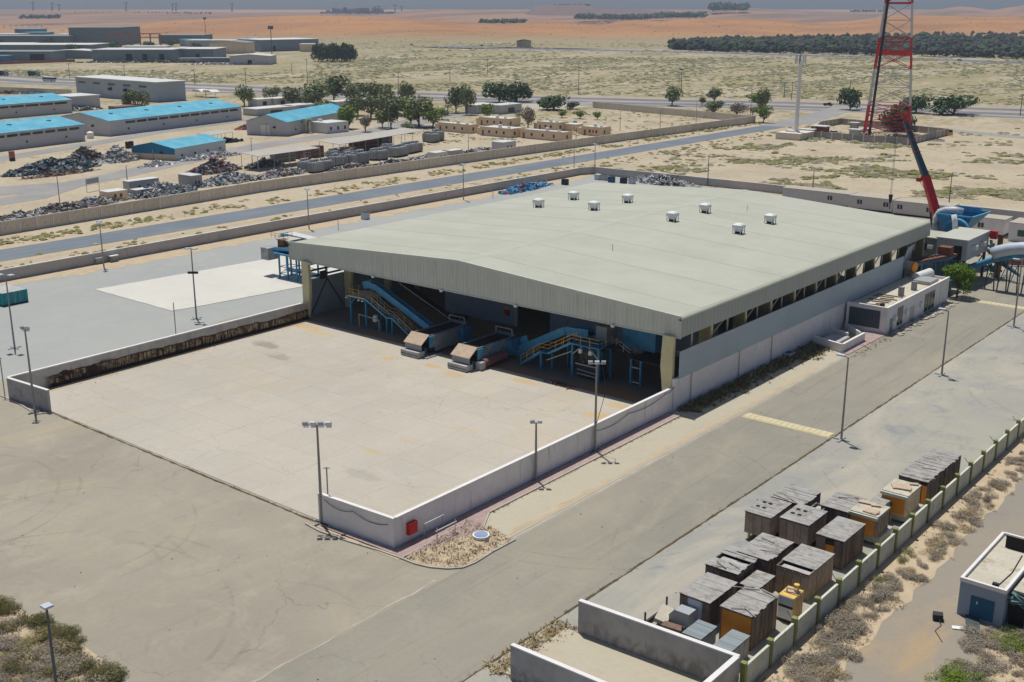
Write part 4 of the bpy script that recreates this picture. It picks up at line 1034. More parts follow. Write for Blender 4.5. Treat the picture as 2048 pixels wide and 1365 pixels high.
# big curved pipe out of frame to the right with trestles
d = thing('curved_pipe', 'big pale curved pipe on blue trestles at the right edge', 'pipe', (-60, 215, 0))
P = [at(x, y, Y=214) for x, y in ((1905,540),(1950,520),(1990,507),(2030,500),(2070,500),(2120,506))]
MB().pipe([(q.x,q.y,q.z-1.1) for q in P], .55, 8).build('under_pipe', M['blue'], d, smooth=True)
mb = MB()
PP = [at(x, y, Y=214) for x, y in ((1986,508),(2000,503),(2020,499),(2045,497),(2075,498),(2120,506))]
mb.pipe(PP, 1.15, 16); mb.build('pipe_shell', M['lamp_face'], d, smooth=True)
for px in (1985, 2010, 2032, 2060):
    q = at(px, 520, Y=214); 
    for s in (-.8,.8): MB().bar((q.x+s,q.y,0),(q.x+s*.6,q.y,q.z+.3),.2).build('trestle_leg', M['teal_dark'], d)
    MB().bar((q.x-.8,q.y,1),(q.x+.6,q.y,q.z-.5),.12).bar((q.x-.8,q.y,q.z-.5),(q.x+.8,q.y,q.z-.5),.14).build('trestle_brace', M['teal_dark'], d)
# rusty ring
q = G(2028,527); 
rg = MB(); n = 20
for i in range(n):
    a0, a1 = 2*pi*i/n, 2*pi*(i+1)/n
    rg.bar((q[0]+3.1*cos(a0),q[1]+3.1*sin(a0),.9),(q[0]+3.1*cos(a1),q[1]+3.1*sin(a1),.9),.5,1.3)
tag(rg.build('steel_ring', M['kiln_red']), 'large brick-red steel ring lying on the yard under the curved pipe', 'ring')
# conveyor and roller beside the shed end
k = thing('side_conveyor', 'blue framed roller conveyor running out from the end of the shed side wall', 'conveyor', (-70, 203, 0))
a = at(1828,523,Y=200); b = at(1905,508,Y=210)
MB().bar(a, b, 2.2, .35).build('belt', M['rust'], k)
for s in (-1.1,1.1): MB().bar((a.x+.2,a.y+s,a.z-.5),(b.x+.2,b.y+s,b.z-.5),.18,.7).build('side_frame', M['blue'], k)
MB().tube((a.x-1.4,a.y-1.1,a.z-.6),(a.x+.6,a.y-1.6,a.z-.7),.95,n=14).build('drum', M['steel_pale'], k); MB().tube((a.x+.6,a.y-1.6,a.z-.7),(a.x+.9,a.y-1.65,a.z-.7),.97,n=14).build('drum_end', M['orange'], k)
for t in (.1,.35,.6,.85):
    q = Vector(a).lerp(Vector(b), t); MB().box(q.x-.15,q.y-1.2,0,q.x+.15,q.y-.9,q.z).build('leg', M['blue'], k)
rm = MB().tube((0,-1,0),(0,1,0),.16,n=6).mesh('roller', M['dark'])
for i in range(9):
    q = Vector(a).lerp(Vector(b), (i+.5)/9); inst('roller', rm, k, (q.x,q.y,q.z+.25), .0)
q = at(1893,500,Y=208); MB().box(q.x-1.2,q.y-1,q.z-1,q.x+1.,q.y+1,q.z+.6).build('gearbox', M['rust'], k)
q = at(1876,560,Y=204); MB().box(-71.4,200.5,0,-66,206,2.6).build('machine_base', M['teal_dark'], k)
q = at(1838,555,X=-69)
tag(MB().tube((q.x-.2,196.5,4.2),(q.x+.9,200.2,4.6),.85,n=16).build('tank', M['white'], smooth=False), 'white cylindrical tank lying at the back of the white block roof', 'tank')
tag(MB().cbox((-72.3,199.5,6.8),(.12,4.2,4.8),.1,0,.25).build('bent_sheet', M['lamp_face']), 'pale bent sheet panel standing at the rear end of the shed side', 'panel')

# ============================================================ MOBILE CRANE
cr = thing('mobile_crane', 'telescopic crane with a dark green boom and red lower section rising behind the shed', 'crane', (-84, 240, 0))
bb = dist(-84, 240)
base = Vector((D(1893,500,bb)))
k1 = Vector(D(1851,352,bb+4)); tip = Vector(D(1809,240,bb+7)); mid = Vector(D(1873,418,bb+2))
def box_section(p, q, w1, w2, m, nm): 
    p = Vector(p); q = Vector(q); d = (q-p).normalized(); a = Vector((cos(YAW), sin(YAW), 0)); c = d.cross(a).normalized()
    mb = MB(); vs = [p+a*s*w1/2+c*u*w1/2 for s, u in ((-1,-1),(1,-1),(1,1),(-1,1))] + [q+a*s*w2/2+c*u*w2/2 for s, u in ((-1,-1),(1,-1),(1,1),(-1,1))]
    mb.add(vs, [(0,3,2,1),(4,5,6,7),(0,1,5,4),(1,2,6,5),(2,3,7,6),(3,0,4,7)]); return mb.build(nm, M[m], cr)
box_section(base, k1, 1.75, 1.5, 'red', 'boom_base_section')
box_section(k1, tip, 1.3, .85, 'teal_dark', 'boom_extension')
for t in (.42, .62, .80): 
    p = k1.lerp(tip, t); q = k1.lerp(tip, t+.02); box_section(p, q, 1.4-.35*t, 1.4-.35*t, 'red', 'boom_collar')
box_section(k1.lerp(tip,.97), tip+Vector((0,0,.7)), 1.05, 1.05, 'red', 'boom_head')
tl = tip + Vector((-cos(YAW)*1.4, -sin(YAW)*1.4, -.1))
MB().bar(tip, tl, .5).build('sheave', M['dark'], cr)
hk = Vector((tl.x, tl.y, D(1787,398,bb+7)[2]))
for s in (-.12,.12): MB().bar((tl.x+s,tl.y,tl.z),(hk.x+s,hk.y,hk.z+1),.05).build('hoist_rope', M['dark'], cr)
MB().tube((hk.x,hk.y,hk.z+.9),(hk.x,hk.y,hk.z-.9),.5,.25,n=8).bar((hk.x,hk.y,hk.z-.9),(hk.x,hk.y,hk.z-2.2),.15).build('hook_block', M['dark'], cr)
w_ = Vector(D(1838,360,bb+4)); MB().bar(w_, k1, .35).bar(w_, mid, .1).cbox(w_, (.9,.9,.7)).build('winch_guide', M['red'], cr)
MB().bar(D(1861,425,bb), D(1868,500,bb), .35).build('lift_ram', M['dark'], cr)
gx, gy = base.x, base.y
MB().box(gx-5,gy-1.4,.9,gx+6,gy+1.4,2.2).build('chassis', M['red'], cr); MB().box(gx+3.6,gy-1.3,2.2,gx+6,gy+1.3,4.2).build('driver_cab', M['white'], cr)
MB().box(gx-2,gy-1.3,2.2,gx+1.2,gy+1.3,4.4).build('superstructure', M['red'], cr)
for x in (-4,-2.5,2,3.6,5.2):
    for s in (-1.3,1.3): MB().tube((gx+x,gy+s-.2,.6),(gx+x,gy+s+.2,.6),.6,n=12).build('wheel', M['tyre'], cr)

# ============================================================ WHITE SERVICE BLOCK BESIDE THE SHED
b = thing('service_block', 'long low white service building against the shed with grey shutter end and cluttered flat roof', 'building', (-68, 172, 0))
bx0, bx1, by0, by1, bh = -71.3, -64.6, 172.2, 200.0, 4.3
for nm, bxs in (('front_wall', (bx1-.25,by0,0,bx1,by1,bh)), ('end_wall', (bx0,by0,0,bx1-.25,by0+.25,bh)), ('end_wall', (bx0,by1-.25,0,bx1-.25,by1,bh))): MB().box(*bxs).build(nm, M['wall_white'], b)
MB().box(bx0,by0+.25,bh-.55,bx1-.25,by1-.25,bh-.4).build('roof_slab', M['flat_roof'], b)
MB().box(bx1-.3,by0-.04,bh,bx1+.05,by1+.04,bh+.12).box(bx0,by0-.04,bh,bx1-.3,by0+.3,bh+.12).build('parapet_cap', M['cap'], b)
sh = MB().box(bx0+.5,by0-.06,.8,bx1-1.1,by0,3.7).build('end_shutter', mat('dark_shutter', (.075,.10,.115), .6, .08, .6), b)
mb = MB()
for k in range(12): mb.box(bx0+.5+k*.43,by0-.09,.8,bx0+.55+k*.43,by0-.06,3.7)
mb.build('shutter_rib', M['dark'], sh)
def opening(nm, ya, yb, za, zb, m): return MB().box(bx1,ya,za,bx1+.05,yb,zb).build(nm, M[m], b)
opening('door', 173.6,174.8,.1,2.3,'junk_a'); opening('window', 176.6,178.9,.5,3.5,'glass'); opening('door', 182.2,184.0,.1,2.5,'galv'); opening('shutter_door', 188.6,193.2,.3,3.4,'glass'); opening('window_frame', 196.0,197.4,.2,4.0,'cap')
for y in (177.7, 190.1, 191.7): MB().box(bx1+.05,y-.07,.4,bx1+.1,y+.07,3.4).build('mullion', M['galv'], b)
for y in (175.4, 180.2, 186.6): MB().box(bx1,y-.45,1.7,bx1+.4,y+.45,2.5).build('air_conditioner', M['white'], b)
for y, x in ((183.0,-67.2),(188.2,-67.0)):
    MB().box(x,y,bh-.4,x+.7,y+.35,bh+1.1).box(x,y+.6,bh-.4,x+.7,y+.95,bh+1.0).build('roof_cooler', M['junk_a'], b)
random.seed(11); 
for k in range(7): MB().bar((-70.6+random.random()*3,174+k*1.3,bh-.3),(-67.5+random.random()*2,174.6+k*1.2,bh-.25),.14).build('roof_plank', M['junk_d'], b)
MB().box(-68.6,193.4,bh-.3,-65.6,197.5,bh+.2).build('roof_frame', M['galv'], b); MB().cbox((-66.2,174.0,bh-.1),(.6,.6,.7)).build('roof_cap', M['dark'], b)
rub = MB(); random.seed(12)
for k in range(130): rub.cbox((-64.3+random.random()*1.7, 173+random.random()*27, .08), (random.uniform(.3,1.2), random.uniform(.2,.7), random.uniform(.1,.25)), random.uniform(0,3))
tag(rub.build('broken_slabs', M['kerb']), 'strip of broken paving pieces along the foot of the white service building', 'rubble', kind='stuff')
# low walled pits
lw = thing('low_wall', 'low white wall enclosure beside the pink paving near the service building', 'wall', (-68, 160, 0))
wall_run(lw, [(-65.9,166.9),(-65.9,158.7),(-71.2,160.2)], 1.25, .25, M['wall_white'], M['cap']); wall_run(lw, [(-71.2,166.5),(-68.0,165.6)], 1.1, .25, M['wall_white'], M['cap']); wall_run(lw, [(-71.2,171.9),(-67.,168.2)], .9, .25, M['wall_white'])
MB().box(-70.5,160.6,.02,-67.6,165.4,.7).build('tank_lid', M['junk_b'], lw)
sheet('pink_pavement', [(-65.7,158.2),(-64.6,158.2),(-64.5,171.9),(-67.5,171.9),(-67,167.2),(-65.7,167)], .1, M['pink'])
q = G(1575,716)
bt = thing('blue_tub', 'small pale blue tub standing against the white foot wall of the shed', 'tub', (q[0], q[1], 0))
MB().box(-71.6,q[1]-.2,0,-70.5,q[1]+1.3,.7).build('tub_body', M['lamp_face'], bt); MB().box(-71.5,q[1]-.1,.7,-70.6,q[1]+1.2,.72).build('tub_inside', M['dark'], bt)
# ============================================================ CRATES AND GENERATORS BY THE FENCE
def LNR(L, N, R, z):
    l, n, r = G(*L, z), G(*N, z), G(*R, z)
    return l[0], (l[1]+n[1])/2, (n[0]+r[0])/2, r[1]
CG = 'crates stored along the green-post fence'
def crate(label, L, N, R, zt=2.7, zb=0., top='crate_top', side='crate_side', open_=None, face=None, rag=0, holes=False, skid=False, seed=0, cat='crate'):
    x0, y0, x1, y1 = LNR(L, N, R, zt); rnd = random.Random(seed+len(label))
    c = thing('crate', label, cat, (x0, y0, 0), CG)
    nx = max(3, round((x1-x0)/.8)); ny = max(4, round((y1-y0)/.8)); bx = (x1-x0)/nx; by = (y1-y0)/ny; g = .02
    bxm = MB().box(g,0,zb,bx-g,.07,zt-.06).mesh('board', M[side]); bym = MB().box(0,g,zb,.07,by-g,zt-.06).mesh('board', M[side])
    MB().box(x0+.12,y0+.12,zb+.05,x1-.12,y1-.12,zt-.35).build('load', M['dark'], c)
    for i in range(nx):
        if not (face and face[1] <= (i+.5)/nx <= face[2]): inst('board', bxm, c, (x0+i*bx, y0, rnd.uniform(-.02,.02)))
        inst('board', bxm, c, (x0+i*bx, y1-.07, 0))
    for j in range(ny):
        inst('board', bym, c, (x1-.07, y0+j*by, rnd.uniform(-.02,.02))); inst('board', bym, c, (x0, y0+j*by, 0))
    if face:
        fx0, fx1 = lerp(x0, x1, face[1]), lerp(x0, x1, face[2])
        MB().box(fx0, y0+.1, zb+.1, fx1, y0+.2, lerp(zb, zt, face[3])).build('machine_face', M[face[0]], c)
    # roof strips lying across, with gaps where sheets are gone
    ns = max(5, round((y1-y0)/.55)); st = (y1-y0)/ns
    for j in range(ns):
        t = (j+.5)/ns
        if open_ and open_[0] <= t <= open_[1]:
            MB().box(x0+.25, y0+j*st, zt-.4, x1-.25, y0+(j+1)*st, zt-.3).build('torn_lining', M['junk_b'], c); continue
        tz = rnd.uniform(-.015,.02)+ (rnd.uniform(-.03,.05) if rag else 0)
        mb = MB().box(x0-.06, y0+j*st+.005-(.05 if j == 0 else 0), zt-.05+tz, x1+.06+(rnd.uniform(-.12,.08) if rag else 0), y0+(j+1)*st-.005+(.05 if j == ns-1 else 0), zt+tz)
        mb.build('roof_strip', M[top], c)
    if rag:
        for k in range(rag):
            px = rnd.uniform(x0,x1); py = rnd.uniform(y0,y1); MB().cbox((px,py,zt+.12),(rnd.uniform(.8,2.4),.1,.05),rnd.uniform(-.6,.9),0,rnd.uniform(-.08,.08)).build('loose_batten', M['crate_top'], c)
    MB().box(x0,y0,zt-.18,x1,y0+.09,zt-.06).box(x1-.09,y0,zt-.18,x1,y1,zt-.06).build('top_rail', M[side], c)
    if holes:
        for (u, v) in holes:
            px = lerp(x0, x1, u); py = lerp(y0, y1, v); MB().box(px-.17, py-.16, zt+.03, px+.17, py+.16, zt+.07).build('lifting_hole', M['black'], c)
    if zb > .2:
        for x in (x0+.4, x1-.4): MB().box(x-.1, y0+.2, 0, x+.1, y0+.4, zb).box(x-.1, y1-.6, 0, x+.1, y1-.4, zb).build('support_leg', M['yellow'], c)
        MB().box(x0+.3, y0+1.0, .25, x1-.3, y1-.3, zb).build('chassis', M['dark'], c)
        for y in (lerp(y0,y1,.55), lerp(y0,y1,.75)):
            MB().tube((x1-.35,y,.4),(x1-.1,y,.4),.4,n=12).build('wheel', M['tyre'], c)
    return c
H4 = [(.18,.38),(.42,.38),(.20,.66),(.44,.66)]
crate('brown crate on a trailer, four dark holes in its grey top, left of its twin', (1490.3,1021.6), (1541.5,1036.2), (1583,1007), 3.0, .75, 'crate_top', 'crate_pink', holes=H4, seed=1)
crate('brown crate on a trailer, four dark holes in its grey top, right of its twin', (1561,1034.3), (1613.6,1050.9), (1657.5,1024), 3.0, .75, 'crate_top', 'crate_pink', holes=H4, seed=2)
crate('tin-roofed crate behind the left four-hole crate, its far edge curling', (1541.6,994.3), (1606,1009.4), (1644,986), 2.9, 0, seed=3, rag=2)
crate('tin-roofed crate with curling far edge behind the orange generator', (1643,1009), (1698,1026.5), (1729,997.2), 2.9, 0, seed=4, rag=1)
crate('tall grey crate with an orange machine face showing at its front', (1632.6,1067.5), (1686.8,1082.6), (1732,1048.5), 2.95, 0, face=('orange',.28,.80,.72), seed=5)
crate('pale-topped crate between the broken-roofed crate and the four-hole crates', (1477.6,1101), (1531,1124.5), (1591,1085.9), 2.7, 0, 'crate_top', seed=6, rag=2)
crate('long crate whose tin roof is broken into ragged strips', (1410.6,1127.9), (1477.6,1149.5), (1519.7,1110.9), 2.6, 0, open_=(.38,.6), rag=5, seed=7)
crate('brown crate with a torn opening along the front of its pale roof', (1552.6,1129), (1617.3,1149.5), (1669.6,1108.6), 2.6, 0, 'crate_top', 'crate_pink', open_=(0.05,.2), seed=8)
crate('crate with a pale blue control panel showing at its front', (1359.5,1185.8), (1418,1206.3), (1475.4,1165.4), 2.6, 0, face=('lamp_face',.14,.86,.9), seed=9)
crate('small grey-topped crate squeezed between larger ones beside the cream generator', (1478.8,1168.8), (1518.5,1177.9), (1548,1151.8), 2.0, 0, seed=10)
crate('large crate with a full orange front and loose battens on its roof', (1440,1213), (1503.8,1233.5), (1558.3,1192.6), 3.1, 0, face=('orange',.03,.97,.92), rag=5, seed=11)
crate('low grey crate just behind the concrete bay wall, left of the smallest one', (1366,1265), (1399,1279), (1434.5,1254), 1.9, 0, 'grey_roof', 'junk_a', seed=12)
crate('lowest smooth grey crate nearest the concrete bay corner', (1425,1292.6), (1461.7,1306), (1497,1271), 1.9, 0, 'grey_roof', 'junk_a', seed=13)
crate('nearer crate of the long pair ending the row, orange patch on its end', (1797.9,949.6), (1855.3,964.2), (1893,935), 2.9, 0, face=('orange',.8,.97,.8), seed=14, rag=2, open_=None)
crate('farther crate of the long pair at the far end of the row', (1833,924), (1893,935), (1923.6,910.5), 2.9, 0, seed=15, rag=1)
crate('small open-topped grey box wedged behind the right four-hole crate', (1620.9,1013), (1640.4,1020.4), (1659.5,1011.8), 2.7, 0, open_=(.0,.99), side='junk_a', seed=16)
crate('narrow weathered box behind the left orange generator', (1740.5,1002), (1770,1012), (1787,993), 2.4, .0, 'crate_top', 'junk_a', seed=17)
def genset(label, L, N, R, zt, zb, m_face, m_side, rag=True, seed=0):
    x0, y0, x1, y1 = LNR(L, N, R, zt); rnd = random.Random(seed)
    g = thing('generator', label, 'generator', (x0, y0, 0), 'generators stored among the crates')
    MB().box(x0, y0+.1, zb, x1, y1, zt-.15).build('canopy', M[m_side], g)
    MB().box(x0+.05, y0, zb+.1, x1-.25, y0+.1, zt-.4).build('end_panel', M[m_face], g)
    MB().box(x0-.1, y0-.12, zt-.4, x1+.02, y0+.5, zt-.1).build('front_eave', M['fence_panel'], g)
    MB().box(x0-.05, y0+.1, zt-.15, x1+.05, y1+.05, zt).build('roof', M['flat_roof'], g)
    for k in range(4): y = lerp(y0+.4, y1-.4, k/3); MB().box(x1, y-.05, zb+.1, x1+.04, y+.05, zt-.2).build('side_rib', M[m_side], g)
    MB().box(x0+.8, y0-.03, lerp(zb,zt,.4), x0+1.15, y0, lerp(zb,zt,.52)).build('gauge_window', M['glass'], g)
    MB().box(x0+.2, y0+.3, .25, x1+.3, y1+.6, zb).build('fuel_base', M['junk_b'], g)
    for x in (x0+.5, x1-.4):
        for y in (y0+.6, y1-.5): MB().box(x-.12,y-.12,0,x+.12,y+.12,.3).build('foot', M['dark'], g)
    MB().bar((x0+1.2,y0-.1,0),(x0+1.2,y0-.1,zb+.1),.09).build('jack', M['yellow'], g)
    for k in range(4): MB().cbox((rnd.uniform(x0+.5,x1-.5), rnd.uniform(y0+.8,y1-.3), zt+.12),(rnd.uniform(.8,2.),rnd.uniform(.3,1.2),.1),rnd.uniform(-.3,.6),rnd.uniform(-.05,.1)).build('loose_board', M['ply'], g)
    MB().blob((x1+.5,y1-.6,.8),.3,.3,.35,seed).build('gauge_head', M['white'], g)
    return g
genset('orange-fronted generator with boards on its roof beside the tall grey crate', (1701.5,1019), (1750.3,1036.3), (1782,1015.5), 3.1, .9, 'orange', 'crate_pink', seed=1)
genset('orange-fronted generator with a dark gauge window next to the far crate pair', (1763.7,980), (1817.4,993.5), (1840.6,970.3), 3.2, .9, 'orange', 'beige', seed=2)
# cream and grey generator by the fence
x0, y0, x1, y1 = LNR((1556,1189), (1585.5,1196), (1611.7,1183), 2.4)
g = thing('generator', 'small yellow generator with grey and white end panels standing close to the fence', 'generator', (x0,y0,0), 'generators stored among the crates')
MB().box(x0,y0,.2,x1,y1,2.4).build('canopy', M['yellow'], g); MB().box(x0+.05,y0-.05,.3,x1-.05,y0,1.35).build('lower_panel', M['white'], g); MB().box(x0+.05,y0-.05,1.35,x1-.05,y0,1.6).build('band', M['dark'], g); MB().box(x0+.05,y0-.05,1.6,x1-.05,y0,2.35).build('upper_panel', M['lamp_face'], g)
MB().box(x0+.2,y0+.6,2.4,x1-.1,y1-.3,2.48).build('roof', M['ply'], g); MB().pipe([(x0+.4,y0+.7,2.4),(x0+.4,y0+.7,2.8),(x0+1.2,y0+.9,2.8),(x0+1.2,y0+.9,2.4)],.09,6).build('exhaust', M['ply'], g); MB().tube((x1-.4,y1-.6,2.4),(x1-.4,y1-.6,3.1),.25,n=8).build('air_filter', M['yellow'], g)
for k in range(5): MB().box(x1,lerp(y0+.2,y1-.3,k/4),.3,x1+.06,lerp(y0+.2,y1-.3,k/4)+.12,2.3).build('grille_bar', M['ply'], g)
MB().box(x0-.1,y0-.1,0,x1+.1,y1+.1,.2).build('skid', M['dark'], g)
# open skid with cowl
q = G(1347,1256)
g = thing('engine_skid', 'open steel skid with a grey cowl and posts left of the crates', 'skid', (q[0],q[1],0))
sx_, sy_ = q[0]-.2, q[1]+.2
MB().box(sx_-1.9,sy_-1.6,.15,sx_+1.9,sy_-1.4,.4).box(sx_-1.9,sy_+1.8,.15,sx_+1.9,sy_+2.0,.4).box(sx_-1.9,sy_-1.6,.15,sx_-1.7,sy_+2,.4).box(sx_+1.7,sy_-1.6,.15,sx_+1.9,sy_+2,.4).build('skid_frame', M['dark'], g)
for x, y in ((-1.8,-1.5),(1.8,-1.5),(-1.8,1.9),(1.8,1.9)): MB().bar((sx_+x,sy_+y,0),(sx_+x,sy_+y,1.3),.12).build('post', M['dark'], g)
MB().profile([(sx_-.3,.4),(sx_+1.6,.4),(sx_+1.6,1.7),(sx_+.2,1.7),(sx_-.3,1.1)], sy_-.2, sy_+1.4).build('cowl', M['trafo'], g)
MB().cbox((sx_-1.0,sy_+.2,.6),(1.1,2.6,.35),.3,0,.25).build('radiator_panel', M['flat_roof'], g)
MB().cbox((sx_+.6,sy_-1.0,.5),(1.8,.8,.4),.1).build('battery_tray', M['junk_d'], g)
# ============================================================ CREAM PANEL FENCE WITH OLIVE POSTS
fpx = [(1500,1330),(1546,1296)]
f = thing('panel_fence', 'cream precast fence with olive-green posts running between the crates and the dirt track', 'fence', (-34.6, 70, 0))
pitch = 4.25; pm_ = MB().box(-.09,.13,0,.09,pitch-.13,2.0).box(-.11,.13,1.96,.11,pitch-.13,2.08).box(-.12,.3,.25,-.09,pitch-.3,.3).mesh('panel', M['fence_panel'])
pp = MB().box(-.2,-.19,0,.2,.19,2.4).box(-.23,-.22,2.4,.23,.22,2.47).mesh('post', M['fence_post'])
hk_ = MB().bar((0,0,2.3),(.45,-.1,2.75),.045).mesh('wire_arm', M['poledark'])
y = 70.0; k = 0
while y < 232:
    x = -34.65
    inst('post', pp, f, (x, y, 0)); inst('panel', pm_, f, (x, y, random.uniform(-.04,.02)))
    if k % 2 == 0: inst('wire_arm', hk_, f, (x-.3, y, 0), pi)
    y += pitch; k += 1
# wire-like vine stains on some panels are left to the material; concrete bay
bay = thing('concrete_bay', 'open concrete bay of grey stained walls with pale tops in the near right foreground', 'wall', (-42, 64, 0))
M['bay_wall'] = mat_bay()
for a, b_ in (((-49.2,68.9),(-34.9,69.6)), ((-49.2,60.1),(-34.9,60.4))):
    MB().bar((a[0],a[1],1.5),(b_[0],b_[1],1.5),.35,3.0).build('side_wall', M['bay_wall'], bay); MB().bar((a[0],a[1],3.04),(b_[0],b_[1],3.04),.40,.10).build('coping', M['cap'], bay)
MB().box(-35.2,60.2,0,-34.85,69.7,2.99).build('end_wall', M['bay_wall'], bay); MB().box(-35.25,60.3,2.995,-34.8,69.5,3.085).build('coping', M['cap'], bay)
sheet('bay_floor', [(-50.1,60.3),(-35.2,60.6),(-35.2,69.4),(-50.4,68.7)], .12, M['verge'])
# ============================================================ SMALL BLUE-DOORED BUILDING
b = thing('switch_room', 'small blue-grey building with wide blue door and railed white flat roof by the dirt track', 'building', (-26,92,0))
bz = 3.5; ax0, ay0, ax1, ay1 = -26.0, 91.9, -22.3, 103.2
MB().box(ax0,ay0,0,ax1,ay1,bz-.35).build('wall', mat('blue_grey_render', (.30,.36,.43), .85, .08, .4), b)
MB().box(ax0+.15,ay0+.15,bz-.35,ax1-.15,ay1-.15,bz-.28).build('roof_slab', M['flat_roof'], b)
MB().box(ax0-.05,ay0-.05,bz-.35,ax1+.05,ay0+.2,bz).box(ax0-.05,ay0+.2,bz-.35,ax0+.2,ay1,bz).box(ax1-.2,ay0+.2,bz-.35,ax1+.05,ay1,bz).box(ax0+.2,ay1-.2,bz-.35,ax1-.2,ay1+.05,bz).build('parapet', M['cap'], b)
d_ = MB().box(ax0+1.0,ay0-.05,.25,ax1-.75,ay0,2.15).build('door', M['door_blue'], b); MB().box(ax0+1.5,ay0-.08,1.5,ax0+1.6,ay0-.05,1.75).build('handle', M['white'], d_)
MB().cbox((ax0+2.7,ay0+.5,bz-.05),(.5,.3,.4)).build('roof_vent', M['dark'], b)
MB().box(ax0+1.,ay1-2.6,bz-.28,ax0+3.1,ay1-2.5,bz+.9).build('roof_board', M['black'], b); MB().box(ax1-.4,ay1-2.9,bz-.28,ax1+.1,ay1-2.8,bz+.7).build('roof_board', M['black'], b)
MB().box(ax1-.75,ay1-3.2,bz-.28,ax1-.5,ay1-3.0,bz+1.).build('roof_post', M['junk_a'], b)
MB().pipe([(ax1-.9,ay0+1,bz-.24),(ax1-.7,ay0+4,bz-.24),(ax1-1.0,ay1-3.4,bz-.24)],.05,5).build('conduit', M['dark'], b)
b2 = thing('switch_room', 'annex with pale flat roof and dark torn frontage right of the blue-doored building', 'building', (-21,92,0))
MB().box(-20.9,93.2,0,-16,104,3.0).build('wall', M['beige'], b2); MB().box(-22.0,93.0,3.0,-15.8,104.2,3.2).build('roof', M['flat_roof'], b2); MB().box(-22.1,92.9,.1,-20.9,93.3,3.0).build('dark_opening', M['black'], b2)
mb = MB(); random.seed(21)
for k in range(14): mb.cbox((-21.4+random.gauss(0,.5),92.7,2.6+random.gauss(0,.2)),(1.4,.3,.06),random.gauss(0,.3),random.gauss(0,.4),random.gauss(0,.3))
mb.build('torn_awning', mat('torn_teal_cloth', (.16,.25,.25), .9, .3, 2.), b2)
q = G(1945,1255); tag(MB().cbox((q[0],q[1],.12),(1.1,3.6,.06),.35,.05).build('dark_sheet', mat('slate_sheet', (.07,.085,.085), .8, .2, 1.)), 'long dark board lying on the ground below the blue door', 'board')
q = G(1915,1258); tag(MB().cbox((q[0],q[1],.1),(.9,.5,.06),.5).build('white_scrap', M['white']), 'white scrap sheet lying beside the long dark board', 'scrap')
q = G(1875,1240); c_ = thing('rubble_box', 'dark overturned metal box at the edge of the dirt track', 'box', (q[0],q[1],0)); MB().cbox((q[0],q[1],.3),(.8,.7,.6),.4).build('box_body', M['dark'], c_); MB().pipe([(q[0],q[1],.4),(q[0]+.6,q[1]-.8,.06),(q[0]+.5,q[1]-2.,.05),(q[0]+1.6,q[1]-3.4,.05)],.035,5).build('cable', M['dark'], c_)
# ============================================================ LIGHT MASTS AND POLES
def head_flat(mb, x, y, z, rz=0): mb.cbox((x, y, z), (1.1, .55, .16), rz)
def street_light(name, label, X, Y, h, arm=(-.5, 0), group=None, m='pole', cross=True, heads=1):
    t = thing(name, label, 'street light', (X, Y, 0), group)
    MB().tube((X,Y,0),(X,Y,h),.15,.09,n=8).build('post', M[m], t)
    MB().bar((X,Y,h-.05),(X+arm[0],Y+arm[1],h+.08),.09).build('arm', M[m], t)
    MB().cbox((X+arm[0]*1.5,Y+arm[1]*1.5,h+.12),(.62+abs(arm[0])*.6,.62+abs(arm[1])*.6,.16)).build('lamp_head', M['lamp_face'], t)
    if heads == 2: MB().cbox((X-arm[0]*1.5,Y-arm[1]*1.5,h+.12),(.62+abs(arm[0])*.6,.62+abs(arm[1])*.6,.16)).build('lamp_head', M['lamp_face'], t)
    if cross: MB().box(X-1.0,Y-.14,0,X+1.0,Y+.14,.16).box(X-.14,Y-1.0,0,X+.14,Y+1.0,.16).build('cross_foot', M['galv'], t)
    return t
def flood(name, label, X, Y, h, n, rows=1, w=.72, bar_dir=None, group=None, cross=True, m='pole', small=1.0):
    t = thing(name, label, 'floodlight mast', (X, Y, 0), group)
    MB().tube((X,Y,0),(X,Y,h),.17*small,.10*small,n=8).build('post', M[m], t)
    d = bar_dir or (cos(YAW), sin(YAW)); L = w*(n-1)
    MB().bar((X-d[0]*L/2,Y-d[1]*L/2,h-.05),(X+d[0]*L/2,Y+d[1]*L/2,h-.05),.09).build('cross_arm', M[m], t)
    fn = (d[1], -d[0])
    for k in range(n):
        u = (k-(n-1)/2)*w
        for r_ in range(rows):
            cx_, cy_ = X+d[0]*u, Y+d[1]*u; s = 1 if r_ == 0 else -1
            MB().cbox((cx_+fn[0]*.3*s, cy_+fn[1]*.3*s, h+.2-.38*r_), (.52,.16,.5), atan2(d[1],d[0]), .55*s).build('floodlight', M['lamp_face'] if (k+r_) % 2 else M['trafo'], t)
    if cross: MB().box(X-.9,Y-.12,0,X+.9,Y+.12,.15).box(X-.12,Y-.9,0,X+.12,Y+.9,.15).build('cross_foot', M['poledark'], t)
    return t
street_light('street_light', 'street light standing at the end of the nearer yellow speed hump', -50.8, 124.4, 10.4, (-.6,0))
street_light('street_light', 'street light on the road joint between the two yellow speed humps', -50.4, 157.2, 9.4, (-.6,0))
street_light('street_light', 'street light at the far right edge beyond the second speed hump', -50.3, 189.8, 11., (-.6,0))
street_light('street_light', 'dark street light with a pale square head standing in scrub in the near left corner', -72.6, 35.8, 8.3, (-.15,.1), m='poledark', cross=False)
flood('flood_mast', 'tall mast with eight floodlights on a wide cross arm beside the white return wall', -81.6, 69.5, 10.6, 4, 2, .75)
t = flood('flood_mast', 'mast with three pale floodlights rising over the right yard wall in front of the shed', -71.55, 102.7, 10.8, 3, 1, .75)
